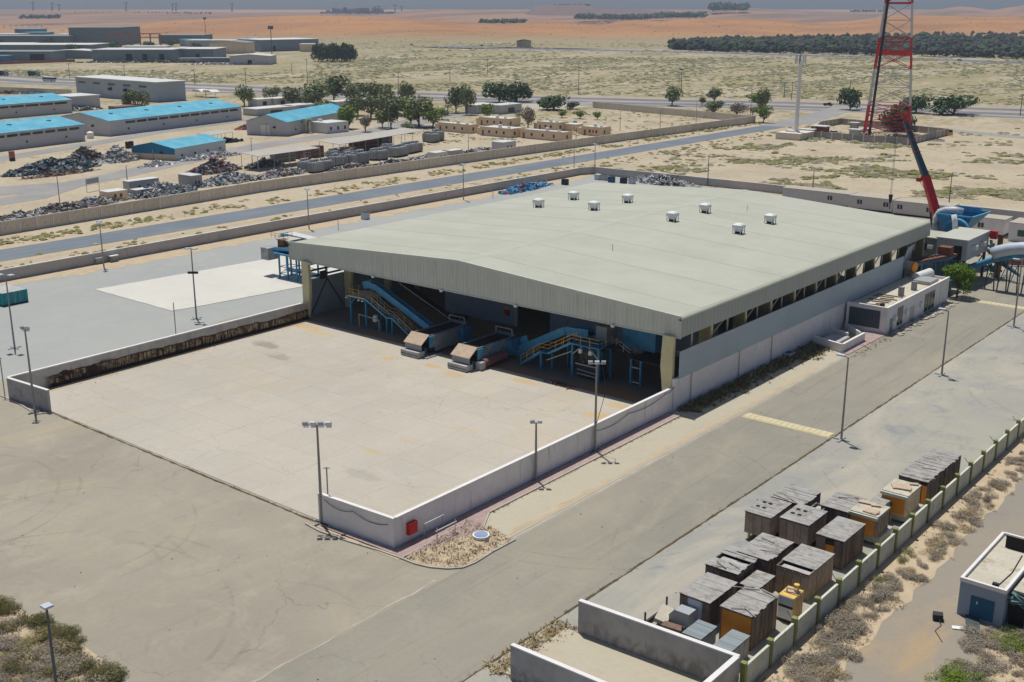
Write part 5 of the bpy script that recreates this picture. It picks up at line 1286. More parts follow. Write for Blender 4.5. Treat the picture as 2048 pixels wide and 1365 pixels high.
q0 = Vector((-71.55,102.7,10.6)); MB().pipe([(q0.x+.5,q0.y+.4,q0.z),(q0.x+.9,q0.y+.7,q0.z-3),(q0.x+.2,q0.y,q0.z-7)],.04,5).build('loose_cable', M['dark'], t)
flood('flood_mast', 'shorter mast with two floodlights halfway along the white yard wall', -71.6, 91.6, 6.8, 2, 1, .8, cross=False)
flood('flood_mast', 'mast with a dark lamp cluster by the short wall at the left front corner', -134.7, 68.2, 11.2, 2, 2, .35, m='pole')
t = street_light('street_light', 'street light on a cross foot left of the yard wall near the picture edge', -164.2, 81.2, 11.3, (.5,.3), heads=2)
t = street_light('street_light', 'tall pole at the slab edge with lamps on top and a dark bracket halfway up', -157.0, 109.0, 11.8, (.35,.2), heads=2)
MB().cbox((-157.0,109.0,7.9),(1.7,.3,.35),YAW).build('bracket_lamps', M['dark'], t)
def thin(label, X, Y, h, cat='pole', m='pole', r=.07, bar=.0):
    t = thing('thin_pole', label, cat, (X,Y,0)); MB().tube((X,Y,0),(X,Y,h),r,n=6).build('post', M[m], t)
    if bar: MB().bar((X-bar*cos(YAW),Y-bar*sin(YAW),h-.1),(X+bar*cos(YAW),Y+bar*sin(YAW),h-.1),.07).build('cross_bar', M[m], t)
thin('short bare pole outside the left yard wall', -151, 100.8, 5.4); thin('slim post with small head beside the short wall at far left', -143.9, 69.0, 5.4, bar=.3); thin('slim post with small head beside the eight-lamp mast', -81.2, 70.1, 6.0, bar=.35)
thin('short dark pole by the compound wall left of the big roof', -197.7, 177.8, 3.5); thin('thin pole near the far left compound wall beside the roof edge', -199, 235, 3.2)
CP = [(-207.0,120.9,9.1),(-206.9,174.1,9.2),(-206.7,228.1,9.4),(-205.8,287.5,9.5)]
lbls = ['street light by the compound wall nearest the left picture edge','street light by the compound wall just left of the blue conveyor tower','street light by the compound wall above the left edge of the big roof','street light at the far corner of the compound wall']
for (X,Y,h), lb in zip(CP, lbls): street_light('street_light', lb, X+3.2, Y, h, (.45,-.3), 'street lights inside the compound wall', cross=False, heads=2)
for (X,Y,h,lb) in ((-165.5,291.5,8.9,'tall dark pole behind the scrap heap at the back wall'),(-131.5,288,7.5,'tall pole at the back wall behind the white ventilators'),(-96.5,292,9.8,'tall thin pole right of the crane boom')): street_light('street_light', lb, X, Y, h, (.3,.2), None, 'poledark', False)
# thin poles of the works beyond the precast wall
for k, (px, yb, yt, lb) in enumerate([(122,428,342,'pole in the junk row left of the hanging sign board'),(255,366,333,'short pole beside the works road right of the sign board'),(505,330,279,'pole between the small blue-roofed hut and the canopy'),(672,350,308,'pole standing among the grey transformers'),(937,315,272,'pole on bare sand behind the precast wall'),
    (1152,290,258,'pole just right of the second beige hut'),(1240,262,226,'dark pole in the empty sandy plot'),(1320,258,222,'pale pole in the empty sandy plot'),(1392,247,205,'dark pole near the end of the precast wall'),(1020,226,172,'tall lamp beside the big round shrub'),(778,262,214,'pole in front of the grove of olive trees'),(1500,246,180,'pole near the road bend'),(1148,345,300,'pole at the precast wall left of the road pole')]):
    q = G(px, yb); h = (yb-yt)*dist(*q)/F_PX*1.03; t = thing('light_pole', lb, 'pole', (q[0],q[1],0)); MB().tube((q[0],q[1],0),(q[0],q[1],h),.14,.08,n=6).build('post', M['poledark'] if k % 2 else M['pole'], t); MB().cbox((q[0]+.3,q[1],h+.05),(1.2,.4,.12)).build('lamp_head', M['galv'], t)
# power poles on the plain
k = 0
pts = [(140,158,128),(250,162,132),(390,170,140),(492,172,138),(584,150,128),(615,168,120),(645,172,140),(797,176,145),(1157,190,135),(1030,178,150),(1362,185,140),(1568,196,165),(1583,200,165),(1820,200,160),(2040,232,190),(975,150,120),(900,165,135),(1700,180,155)]
for px, yb, yt in pts:
    q = G(px, yb); h = (yb-yt)*dist(*q)/F_PX; t = thing('power_pole', 'thin dark wooden power pole standing on the scrub plain near the highway', 'power pole', (q[0],q[1],0), 'power poles on the plain')
    MB().tube((q[0],q[1],0),(q[0],q[1],h),.22,.14,n=5).build('post', M['poledark'], t); MB().bar((q[0]-1.3,q[1]-.9,h-.6),(q[0]+1.3,q[1]+.9,h-.6),.2).build('cross_bar', M['poledark'], t)
for px, yb, yt in ((412,78,40),(545,126,60)):
    q = G(px, yb); h = (yb-yt)*dist(*q)/F_PX; tag(MB().tube((q[0],q[1],0),(q[0],q[1],h),.5,.3,n=6).cbox((q[0],q[1],h),(4,3,3)).build('high_mast', M['poledark']), 'high mast with a lamp ring in front of the orange dune' if px == 412 else 'slender high mast rising beyond the factories', 'mast')
# far pylons and works on the horizon
for k, (px, y0_, y1_) in enumerate([(66,26,2),(104,24,4),(118,26,7),(252,24,3),(345,22,6),(352,22,4),(464,24,5),(690,24,14),(750,23,12),(758,23,11),(790,24,8),(803,22,12)]):
    b_ = 4700; p = D(px, y0_, b_); q = D(px+.4, y1_, b_)
    tag(MB().tube(p, q, 3.2, 1.2, n=4).cbox(((p[0]+q[0])/2,(p[1]+q[1])/2,lerp(p[2],q[2],.8)),(16,3,2),YAW).build('pylon', M['poledark']), 'faint power pylon standing against the hazy skyline', 'pylon', 'pylons on the skyline')
mb = MB(); random.seed(31)
for k in range(34):
    px = random.uniform(655,760); p = D(px, 25, 4800); w_ = random.uniform(8,40); h = random.uniform(4,18); mb.cbox((p[0],p[1],p[2]+h/2-4),(w_,20,h+8),YAW)
tag(mb.build('distant_works', M['shed_wall2']), 'hazy works and stacks on the skyline above the orange dune', 'works', kind='stuff')

# ============================================================ BOUNDARY WALLS
w = thing('compound_wall', 'long low plastered compound wall beside the asphalt road and round the back', 'wall', (-205.5, 190, 0))
wall_run(w, [(-207.8, 60), (-208.4, 163), (-207.2, 286), (-205.2,290.5), (-170.7,291.6), (-148,292), (-130,291), (-96,290.5), (-40,290.5)], 2.2, .28, M['wall_comp'], M['cap'])
sheet('sand_drift', [(-207.5,62),(-204.5,62),(-203.6,110),(-203.4,160),(-203,230),(-203.8,289),(-206.8,289),(-208,163)], .03, M['drift'])
pw_ = thing('precast_wall', 'tall beige precast panel wall with round relief panels along the asphalt road', 'wall', (-251, 200, 0))
PH = 4.35
pm = MB().box(-.1,.25,0,.1,PH-.25,3.0).box(-.16,.2,2.86,.16,PH-.2,3.06).box(.1,.35,0,.16,.75,2.86).box(.1,PH-.75,0,.16,PH-.35,2.86)
for i in range(10):
    a0, a1 = pi*i/10, pi*(i+1)/10
    pm.bar((.12, PH/2+1.35*cos(a0), 1.2+1.25*sin(a0)), (.12, PH/2+1.35*cos(a1), 1.2+1.25*sin(a1)), .1, .12)
for i in range(8):
    a0, a1 = 2*pi*i/8, 2*pi*(i+1)/8
    pm.bar((.12, PH/2+.28*cos(a0), 1.35+.28*sin(a0)), (.12, PH/2+.28*cos(a1), 1.35+.28*sin(a1)), .1, .12)
pme = pm.mesh('panel', M['precast']); ppo = MB().box(-.2,-.24,0,.24,.24,3.12).mesh('post', M['precast_post'])
def run_precast(parent, p, q, me1, me2):
    p = Vector((*p,0)); q = Vector((*q,0)); L = (q-p).length; n = round(L/PH); d = (q-p)/L; rz = atan2(d.y, d.x) - pi/2; s = L/n
    for i in range(n+1):
        c = p+d*s*i; inst('post', me2, parent, (c.x,c.y,0), rz)
        if i < n: o = inst('panel', me1, parent, (c.x,c.y,0), rz, (1, s/PH, 1))
run_precast(pw_, (-250.5, 95), (-256.5, 203), pme, ppo); run_precast(pw_, (-256.5,203), (-252.5,308), pme, ppo); run_precast(pw_, (-252.5,308), (-243.5, 468), pme, ppo)
pm2 = MB().box(-.1,.25,0,.1,PH-.25,3.0).mesh('panel', M['precast'])
w2 = thing('precast_wall', 'plain beige precast wall crossing behind the empty sandy plot', 'wall', (-300, 470, 0))
run_precast(w2, (-243.8, 468.5), (-345, 487), pm2, ppo)
w3 = thing('precast_wall', 'dull beige boundary wall beside the highway at far left', 'wall', (-700, 360, 0))
a, b_ = G(-40,183), G(143,190); run_precast(w3, a, b_, pm2, ppo)
# tower compound wall
M['tw'] = mat('tower_wall_block', (.36,.33,.30), .9, .08, .5, rnd=.05)
tw = thing('tower_wall', 'low panelled wall round the foot of the red and white lattice tower', 'wall', G(1770,290)+(0,))
tp = MB().box(-.1,.25,0,.1,PH-.25,2.6).mesh('panel', M['tw']); tpo = MB().box(-.18,-.18,0,.18,.18,2.75).mesh('post', M['cap'])
cs = [G(1622,276), G(1815,291), G(1895,271), G(1680,249), G(1640,256)]
for a, b_ in zip(cs, cs[1:]+cs[:1]): run_precast(tw, a, b_, tp, tpo)

# ============================================================ PORTACABINS BEHIND THE SHED
def portacabin(label, x0, y0, x1, y1, h=3.0, z=.4, wins=(.35,.75), body='cabin_pink', shutter=False):
    c = thing('site_cabin', label, 'cabin', ((x0+x1)/2, y0, 0), 'white site cabins behind the shed')
    MB().box(x0,y0,z,x1,y1,z+h).build('cabin_body', M[body], c); MB().box(x0-.12,y0-.12,z+h,x1+.12,y1+.12,z+h+.14).build('roof', M['kerb'], c)
    MB().box(x0+.3,y0+.3,0,x1-.3,y1-.3,z).build('base_frame', M['dark'], c)
    for t in wins:
        x = lerp(x0,x1,t); f_ = MB().box(x-.65,y0-.04,z+1.1,x+.65,y0,z+2.2).build('window', M['glass'], c); MB().box(x-.05,y0-.07,z+1.1,x+.05,y0-.04,z+2.2).build('mullion', M['cap'], f_)
    return c
portacabin('white site cabin mostly hidden behind the big roof, left one of the row', -137, 281.5, -118.4, 286.5, wins=(.72,))
portacabin('white site cabin with one window showing above the roof edge beside the blue smudge', -118, 280.5, -106.5, 285.5, wins=(.25,.85))
portacabin('white site cabin behind the hanging crane hook', -106, 279.5, -91.5, 284.5, wins=(.12,.62,))
q0 = G(1934,462); q1 = G(2003,478); portacabin('stand-alone beige-white site cabin on dark supports right of the blue hopper', q0[0]-4.5, q1[1]+1.2, q1[0], q1[1]+6.5, 3.3, .7, (.62,), 'wall_white')
q0 = G(2003,470)
portacabin('tall white cabin cut by the right edge with a green window', -73.2, 262.8, -62, 270, 4.0, .1, (), 'wall_white'); bpy.data.objects
c = [o for o in COL.objects if o.get('label','').startswith('tall white cabin')][0]; MB().box(-71.3,262.74,1.3,-69.0,262.8,2.7).build('window', M['green_glass'], c)
for i, (px, py, m_, lb) in enumerate([(1196,356,'lamp_face','pale blue drum bin first in the row at the back wall'),(1209,357,'trafo','grey drum bin second in the row at the back wall'),(1223,361,'door_blue','dark blue drum bin third in the row at the back wall'),(1247,363,'dark','dark rusty bin standing apart at the back wall'),(1264,364,'lamp_face','pale bin against the back wall right of the dark one'),(1130,366,'dark','dark bin by the left compound wall above the roof'),(731,440,'lamp_face','lone pale blue barrel box on the grey yard')]):
    q = G(px, py+4) if px != 731 else G(731,439); b_ = thing('bin', lb, 'bin', (q[0],q[1],0)); MB().cbox((q[0],q[1],.8),(1.7,1.4,1.6)).build('bin_body', M[m_], b_); MB().cbox((q[0],q[1],1.64),(1.5,1.2,.1)).build('lid', M['dark'] if i else M['white'], b_)

# ============================================================ HEAPS
def heap(name, label, px, py, lx, ly, h, pal, n, rz=0, seed=0, cat='scrap heap', size=(.4,1.6), mound=True, stuff=True):
    q = G(px, py); rnd = random.Random(seed); mb = MB(); mats = [M[p] for p in pal]
    if mound:
        nn = 18; vs = [(q[0],q[1],h*.8)]; 
        for r_, zz in ((.5,.55),(1.,0)):
            for i in range(nn):
                a = 2*pi*i/nn; j = rnd.uniform(.8,1.1); X = cos(a)*lx/2*r_*j; Y = sin(a)*ly/2*r_*j
                vs.append((q[0]+X*cos(rz)-Y*sin(rz), q[1]+X*sin(rz)+Y*cos(rz), h*zz*rnd.uniform(.7,1.1)))
        mb.add(vs, [(0,1+i,1+(i+1) % nn) for i in range(nn)] + [(1+i,1+nn+i,1+nn+(i+1) % nn,1+(i+1) % nn) for i in range(nn)])
    for k in range(n):
        a = rnd.uniform(0,2*pi); r_ = rnd.random()**.6; X = cos(a)*lx/2*r_; Y = sin(a)*ly/2*r_; z = h*(1-r_)*rnd.uniform(.75,1.1)+.1
        mb.mi = rnd.randrange(len(pal)); s = rnd.uniform(*size)
        if k % 3 == 0:
            z0_ = z; a2 = rnd.uniform(0,3.1); cx_, cy_ = q[0]+X*cos(rz)-Y*sin(rz), q[1]+X*sin(rz)+Y*cos(rz); mb.bar((cx_-cos(a2)*s, cy_-sin(a2)*s, z0_-s*rnd.uniform(0,.5)), (cx_+cos(a2)*s, cy_+sin(a2)*s, z0_+s*rnd.uniform(0,.5)), rnd.uniform(.08,.22)); continue
        mb.cbox((q[0]+X*cos(rz)-Y*sin(rz), q[1]+X*sin(rz)+Y*cos(rz), z), (s, s*rnd.uniform(.15,.7), s*rnd.uniform(.1,.5)), rnd.uniform(0,3), rnd.uniform(-.6,.6), rnd.uniform(-.6,.6))
    return tag(mb.build(name, mats, fix=False), label, cat, kind='stuff' if stuff else None)
along = radians(93)
heap('scrap_heap', 'long dark teal heap of scrap at the far left, lowest of the three', 105, 342, 34, 11, 3.6, ['junk_c','junk_c','junk_a','junk_c','dark'], 700, along, 1, size=(.5,2.4))
heap('scrap_heap', 'green and rusty scrap heap joining the long teal one', 170, 322, 16, 10, 4.6, ['junk_c','junk_d','green_wall','junk_d'], 320, along, 2, size=(.5,2.2))
heap('scrap_heap', 'grey scrap heap left of the small blue-roofed hut', 236, 322, 15, 11, 4.9, ['junk_a','junk_a','junk_d','junk_b','trafo'], 320, along, 3, size=(.5,2.))
heap('scrap_heap', 'low reddish scraps in front of the long teal heap', 120, 350, 26, 4, 1., ['junk_d','rust','junk_c'], 110, along, 4)
heap('white_bags', 'scatter of white sacks in front of the small blue-roofed hut', 312, 332, 14, 5, 1.5, ['junk_b','white','junk_a'], 180, along, 5, 'sacks', (.5,1.3))
heap('white_bags', 'long pile of pale sacks along the side of the small blue-roofed hut', 423, 316, 26, 5, 1.9, ['junk_b','white','trafo','junk_a'], 320, along, 6, 'sacks', (.5,1.5))
heap('scrap_heap', 'heap of dark scrap with red pieces across the road from the blue-roofed hut', 430, 344, 20, 9, 4.2, ['junk_c','junk_e','junk_d','junk_c','junk_a'], 420, along, 7, size=(.5,2.))
heap('scrap_row', 'junk row of dark appliances against the precast wall at the left edge', 40, 440, 22, 7, 1.8, ['junk_a','junk_d','junk_b','dark'], 260, along, 8)
heap('scrap_row', 'junk row of rusty and pale machines beside the leftmost works pole', 118, 425, 26, 8, 2.2, ['junk_d','junk_b','junk_c','junk_a'], 330, along, 9)
heap('scrap_row', 'junk row of grey appliances left of the beige junk cabin', 186, 410, 18, 6, 2.0, ['trafo','junk_a','junk_d','junk_b'], 220, along, 10)
heap('scrap_row', 'dense pile of teal-grey meters in front of the white cabins', 322, 388, 24, 10, 3.0, ['junk_c','junk_a','trafo','junk_a','junk_b'], 520, along, 11)
heap('scrap_row', 'dense pile of grey appliances right of the white cabins', 455, 365, 26, 9, 2.6, ['junk_a','trafo','junk_c','junk_b'], 460, along, 12)
heap('scrap_row', 'junk row behind the precast wall below the first canopy', 560, 352, 32, 5, 2.0, ['junk_a','junk_c','junk_d','junk_b'], 360, along, 13)
heap('scrap_row', 'teal cable heap under the left end of the first canopy', 528, 333, 16, 6, 2.4, ['junk_c','junk_c','junk_a','junk_d'], 260, along, 14)
heap('scrap_row', 'pile of brown and grey parts right of the twin transformers', 700, 338, 20, 5, 1.5, ['junk_d','junk_a','dark','junk_b'], 220, along, 15)
heap('scrap_row', 'dark low machine parts behind the precast wall below the long canopy', 785, 329, 22, 5, 1.5, ['dark','junk_d','junk_a','junk_b'], 220, along, 16)
heap('scrap_row', 'mixed pale junk between the long canopy and the transformers', 690, 305, 26, 9, 2.0, ['junk_a','trafo','junk_b','junk_d','leaf_yel'], 320, along, 17)
heap('scrap_row', 'pale and dark parts strewn near the white store cabins', 850, 318, 26, 5, 1.2, ['trafo','junk_b','junk_d'], 150, along, 18)
heap('scrap_row', 'small scatter of vehicles parts on sand behind the precast wall', 955, 303, 20, 4, 1.2, ['junk_a','dark','junk_b'], 90, along, 19)
heap('scrap_heap', 'pink and rusty pile behind the left blue-roofed hall', 497, 258, 14, 7, 2.2, ['junk_e','junk_d','junk_b'], 140, along, 20)
heap('scrap_heap', 'black heap under the open frame beside the small blue-roofed hut', 452, 285, 16, 7, 1.6, ['black','dark'], 120, along, 21)
heap('bottle_store', 'long low stack of pale green cylinders beside the second blue-roofed hall', 150, 222, 32, 9, 2.4, ['lamp_face','junk_c','trafo'], 300, along, 22, 'stack', (.6,2.), False)
heap('scrap_heap', 'silver and black scrap heap along the back wall above the big roof', 1325, 369, 26, 5, 2.6, ['junk_b','dark','junk_a','white','junk_a'], 420, -.05, 23, size=(.5,1.8))
heap('pipe_pile', 'pile of bright blue pipes and red scraps by the left compound wall', 1052, 379, 24, 5, 1.5, ['blue_lt','door_blue','blue_lt','blue','blue','junk_e'], 220, along+.05, 24, 'pipe pile', (.6,2.2))
for lb, px, py, l, sd in (('white rubble line at the compound wall foot near the left edge', 105, 541, 9, 25),('white rubble line under the nearest compound street light', 155, 533, 6, 26)): heap('rubble', lb, px, py, l, 1.4, .25, ['white','junk_b'], 40, along, sd, 'rubble', (.4,1.3), False)
for px, py, lb in ((195,527,'pale concrete block with a dark top by the compound wall'),(225,523,'flatter pale block right of its neighbour by the compound wall')):
    q = G(px, py); b_ = thing('concrete_block', lb, 'block', (q[0],q[1],0)); MB().cbox((q[0],q[1],.6),(1.9,1.7,1.2)).build('block_body', M['junk_a'], b_); MB().cbox((q[0],q[1],1.25),(2.1,1.9,.14)).build('slab_top', M['cap'], b_)
# ============================================================ BLUE-ROOFED HALLS
def hall(name, label, A, B, wd, hw, hr, roof='sky_roof', wall='shed_wall', strips=0, strip_h=.9, door=None, vents=0, gable=None, cat='hall'):
    """A: foot of the near corner at the gable facing us; B: foot of the long wall's far end; wd: width away from us"""
    A = Vector((*A, 0)); B = Vector((*B, 0)); L = (B-A).length; u = (B-A)/L; v = Vector((-u.y, u.x, 0))   # v points left / away
    t = thing(name, label, cat, (A.x, A.y, 0))
    P = lambda s, w_, z: (A.x+u.x*s+v.x*w_, A.y+u.y*s+v.y*w_, z)
    def slab(nm, c, m, par=t): mb = MB(); mb.add([P(*q) for q in c], [(0,3,2,1),(4,5,6,7),(0,1,5,4),(1,2,6,5),(2,3,7,6),(3,0,4,7)]); return mb.build(nm, M[m], par)
    slab('long_wall', [(0,0,0),(L,0,0),(L,.3,0),(0,.3,0),(0,0,hw),(L,0,hw),(L,.3,hw),(0,.3,hw)], wall)
    slab('long_wall', [(0,wd-.3,0),(L,wd-.3,0),(L,wd,0),(0,wd,0),(0,wd-.3,hw),(L,wd-.3,hw),(L,wd,hw),(0,wd,hw)], wall)
    for s0, s1 in ((0.02,.3),(L-.3,L-.02)):
        mb = MB(); mb.add([P(s0,.3,0),P(s0,wd-.3,0),P(s0,wd-.3,hw),P(s0,wd/2,hr-.05),P(s0,.3,hw),P(s1,.3,0),P(s1,wd-.3,0),P(s1,wd-.3,hw),P(s1,wd/2,hr-.05),P(s1,.3,hw)],
            [(0,1,2,3,4),(9,8,7,6,5),(0,5,6,1),(1,6,7,2),(2,7,8,3),(3,8,9,4),(4,9,5,0)]); mb.build('gable_wall', M[wall], t)
    if gable:
        mb = MB(); mb.add([P(-.06,0,hw*.5),P(-.06,wd,hw*.5),P(-.06,wd,hw),P(-.06,wd/2,hr),P(-.06,0,hw)],[(0,1,2,3,4)]); mb.build('gable_sheet', M[gable[0]], t)
        mb = MB(); mb.add([P(-.04,0,0),P(-.04,wd,0),P(-.04,wd,hw*.5),P(-.04,0,hw*.5)],[(0,1,2,3)]); mb.build('gable_foot', M[gable[1]], t)
    e = .35
    slab('roof_slope', [(-e,-e,hw),(L+e,-e,hw),(L+e,wd/2,hr),(-e,wd/2,hr),(-e,-e,hw+.14),(L+e,-e,hw+.14),(L+e,wd/2,hr+.14),(-e,wd/2,hr+.14)], roof)
    slab('roof_slope', [(-e,wd/2,hr),(L+e,wd/2,hr),(L+e,wd+e,hw),(-e,wd+e,hw),(-e,wd/2,hr+.14),(L+e,wd/2,hr+.14),(L+e,wd+e,hw+.14),(-e,wd+e,hw+.14)], roof)
    if strips:
        n = strips; st = (L-10)/n if L > 30 else L/n; off = 8 if L > 30 else 0
        for k in range(n):
            a = off+k*st+.5; b = a+st-1.0
            slab('louvre_window', [(a,-.06,hw-1.6),(b,-.06,hw-1.6),(b,0,hw-1.6),(a,0,hw-1.6),(a,-.06,hw-1.6+strip_h),(b,-.06,hw-1.6+strip_h),(b,0,hw-1.6+strip_h),(a,0,hw-1.6+strip_h)], 'glass')
    for k in range(vents):
        s = L*(k+.5)/vents; q = P(s, wd*.3, lerp(hw,hr,.6)); MB().cbox((q[0],q[1],q[2]+.3),(1.6,.7,.35),.8).build('roof_vent', M['blue'], t)
    MB().cbox(P(-.12, wd*.3, hw*.62), (.9,.9,.7), 0).build('gable_vent', M['dark'], t); MB().tube(P(-.15, wd*.5, 0), P(-.15, wd*.5, hw*.9), .12, n=6).build('downpipe', M['galv'], t)
    for k in range(4): q = P(L*(k+.5)/4, -.15, hw*.38); MB().cbox(q, (.5,.5,.6)).build('wall_fan', M['dark'], t)
    if door:
        a, b, z = door; slab('gable_door', [(-.09,a,0),(-.09,b,0),(-.03,b,0),(-.03,a,0),(-.09,a,z),(-.09,b,z),(-.03,b,z),(-.03,a,z)], 'cap')
    return t
u = (G(484,240)[0]-G(221,273)[0], G(484,240)[1]-G(221,273)[1])
hall('blue_roof_hall', 'longest blue-roofed grey hall with a row of dark louvre windows and its gable towards us', G(221,273), G(484,240), 31, 5.9, 8.6, strips=11, vents=4)
b = G(171,282); hall('blue_roof_hall', 'blue-roofed grey hall cut by the left edge, lower of the two there', (b[0]+13, b[1]-70), b, 29, 6.2, 8.8, strips=11, vents=4)
b = G(145,226); hall('blue_roof_hall', 'blue-roofed grey hall cut by the left edge, upper one beside a pale annex', (b[0]+8, b[1]-80), b, 30, 6.2, 8.8, strips=9, vents=4)
hall('blue_roof_hut', 'small hut with bright blue gable over a tan base and a sky-blue roof', G(351,322), G(452,303), 18, 3.9, 5.7, wall='white_roof', gable=('blue_wall','beige'), vents=0)
hall('blue_roof_hall', 'blue-roofed grey hall with a pale gable door near the palm tree', G(574,273), G(700,246), 18, 5.4, 8.2, door=(7.5,11.5,4.2))
t = thing('white_annex', 'rounded pale annex beside the upper left blue-roofed hall', 'building', G(168,218)+(0,)); q0 = G(150,221); q1 = G(186,214)
MB().box(q0[0]-16,q0[1]-3,0,q0[0]+2,q1[1]-4,6.5).build('annex_body', M['shed_wall'], t); MB().box(q0[0]-16.5,q0[1]-3.4,6.5,q0[0]+2.4,q1[1]-3.6,7).build('annex_roof', M['white_roof'], t)
# white warehouse facing us
W0, W1 = (-628,366.5), (-546.4,366.2)
t = thing('white_warehouse', 'long white warehouse with small high windows standing side-on left of centre', 'warehouse', (-587,366,0))
MB().box(-627,366,0,-546.4,384,10.2).build('body', M['shed_wall2'], t); MB().box(-628,365,10.2,-545.5,385,10.7).build('roof', M['white_roof'], t)
for k in range(5): x = -624+k*15.2; MB().box(x,365.9,7.2,x+7,366,8.2).build('window', M['glass'], t)
for x in (-592,-577): MB().box(x,364.6,4.4,x+2,366,5.8).build('wall_fan', M['dark'], t)
# ---- far factories
def factory(label, px0, px1, yb, h, dp, wall, roof, doors=(), slope=0., yb1=None, cat='factory'):
    a = Vector((*G(px0, yb), 0)); b = Vector((*G(px1, yb1 or yb), 0)); u = (b-a).normalized(); v = Vector((-u.y,u.x,0)); L = (b-a).length
    if v.dot(Vector((-sin(YAW),cos(YAW),0))) < 0: v = -v
    t = thing('factory', label, cat, (a.x,a.y,0)); P = lambda s, w_, z: (a.x+u.x*s+v.x*w_, a.y+u.y*s+v.y*w_, z)
    mb = MB(); r = h+slope
    mb.add([P(0,0,0),P(L,0,0),P(L,dp,0),P(0,dp,0),P(0,0,h),P(L/2,0,r),P(L,0,h),P(L,dp,h),P(L/2,dp,r),P(0,dp,h)],
           [(3,2,1,0),(0,1,6,5,4),(1,2,7,6),(2,3,9,8,7),(3,0,4,9)]); mb.build('wall', M[wall], t, fix=True)
    mb = MB(); e = 1.
    mb.add([P(-e,-e,h+.1),P(L/2,-e,r+.1),P(L+e,-e,h+.1),P(L+e,dp+e,h+.1),P(L/2,dp+e,r+.1),P(-e,dp+e,h+.1),P(-e,-e,h+.6),P(L/2,-e,r+.6),P(L+e,-e,h+.6),P(L+e,dp+e,h+.6),P(L/2,dp+e,r+.6),P(-e,dp+e,h+.6)],
           [(0,1,4,5),(1,2,3,4),(6,11,10,7),(7,10,9,8),(0,6,7,1),(1,7,8,2),(2,8,9,3),(3,9,10,4),(4,10,11,5),(5,11,6,0)]); mb.build('roof', M[roof], t)
    for d0, d1, dz in doors:
        mb = MB(); mb.add([P(L*d0,-.3,0),P(L*d1,-.3,0),P(L*d1,-.3,dz),P(L*d0,-.3,dz),P(L*d0,0,0),P(L*d1,0,0),P(L*d1,0,dz),P(L*d0,0,dz)],[(0,1,2,3),(3,2,6,7),(0,3,7,4),(1,5,6,2)]); mb.build('doorway', M['black'], t)
    return t
factory('wide blue-grey factory with three dark doorways, centre of the far industrial estate', 186, 345, 124, 10.5, 46, 'est_wall', 'white_roof', ((.42,.50,7),(.63,.69,7),(.84,.90,7)))
factory('right wing of the wide factory with one dark doorway', 340, 428, 121, 10., 50, 'est_wall', 'white_roof', ((.6,.68,6),))
factory('long teal-grey factory left of the wide factory', 106, 184, 118, 7, 30, 'est_wall', 'white_roof', ((.15,.35,5),), slope=1)
factory('low factory with a dark arched lean-to at the left edge of the estate', -40, 104, 122, 8, 36, 'est_wall', 'grey_roof', ((.2,.4,5),(.7,.9,6)))
factory('long flat pale-roofed factory behind the low ones at far left', -60, 182, 108, 9, 60, 'green_wall', 'white_roof')
factory('green-grey factory with white stripes at far left', -50, 140, 92, 12, 50, 'green_wall', 'grey_roof', ((.1,.3,6),))
factory('big dull-green factory in the middle of the far estate', 140, 240, 91, 22, 90, 'green_wall', 'green_wall')
factory('dull-green hall under the red steel frame', 318, 404, 88, 11, 60, 'green_wall', 'grey_roof')
factory('tan factory with one dark door right of the wide one', 420, 494, 108, 11, 40, 'beige', 'grey_roof', ((.08,.16,6),), slope=2)
factory('bright blue gabled factory in the far estate', 470, 522, 101, 10, 40, 'blue_wall', 'sky_roof', slope=3)
factory('long grey factory with white roof right of the blue one', 523, 638, 104, 12.5, 60, 'est_wall', 'white_roof', ((.2,.24,6),), yb1=101)
factory('small white-roofed store with parked things in front, lowest in the far estate', 460, 540, 130, 7, 30, 'shed_wall', 'white_roof', ((.45,.55,4),), slope=1.5)
factory('low dark lean-to left of the small white-roofed store', 400, 458, 128, 4.5, 16, 'green_wall', 'grey_roof')
factory('little pale-blue roofed hall at the far upper left', 46, 90, 76, 8, 40, 'est_wall', 'sky_roof'); factory('little blue-roofed hall above the pale one at the far upper left', 30, 78, 68, 8, 40, 'blue_wall', 'sky_roof'); factory('pale hall at the left edge below the palms', -40, 34, 80, 8, 50, 'shed_wall', 'white_roof')
factory('small brick-coloured station hut beside the far highway', 1034, 1062, 95, 7, 16, 'beige', 'rust', slope=2, cat='hut')
t = thing('unfinished_building', 'open red steel building frame in the far estate', 'frame', G(280,94)+(0,)); 
for k in range(6):
    q = G(222+k*20, 95); MB().box(q[0]-.6,q[1]-.6,0,q[0]+.6,q[1]+.6,17).build('frame_post', M['kiln_red'], t)
a = G(222,95); b_ = G(322,95)
for z in (12.,16.5): MB().bar((*a,z),(*b_,z),1.).build('frame_beam', M['kiln_red'], t)
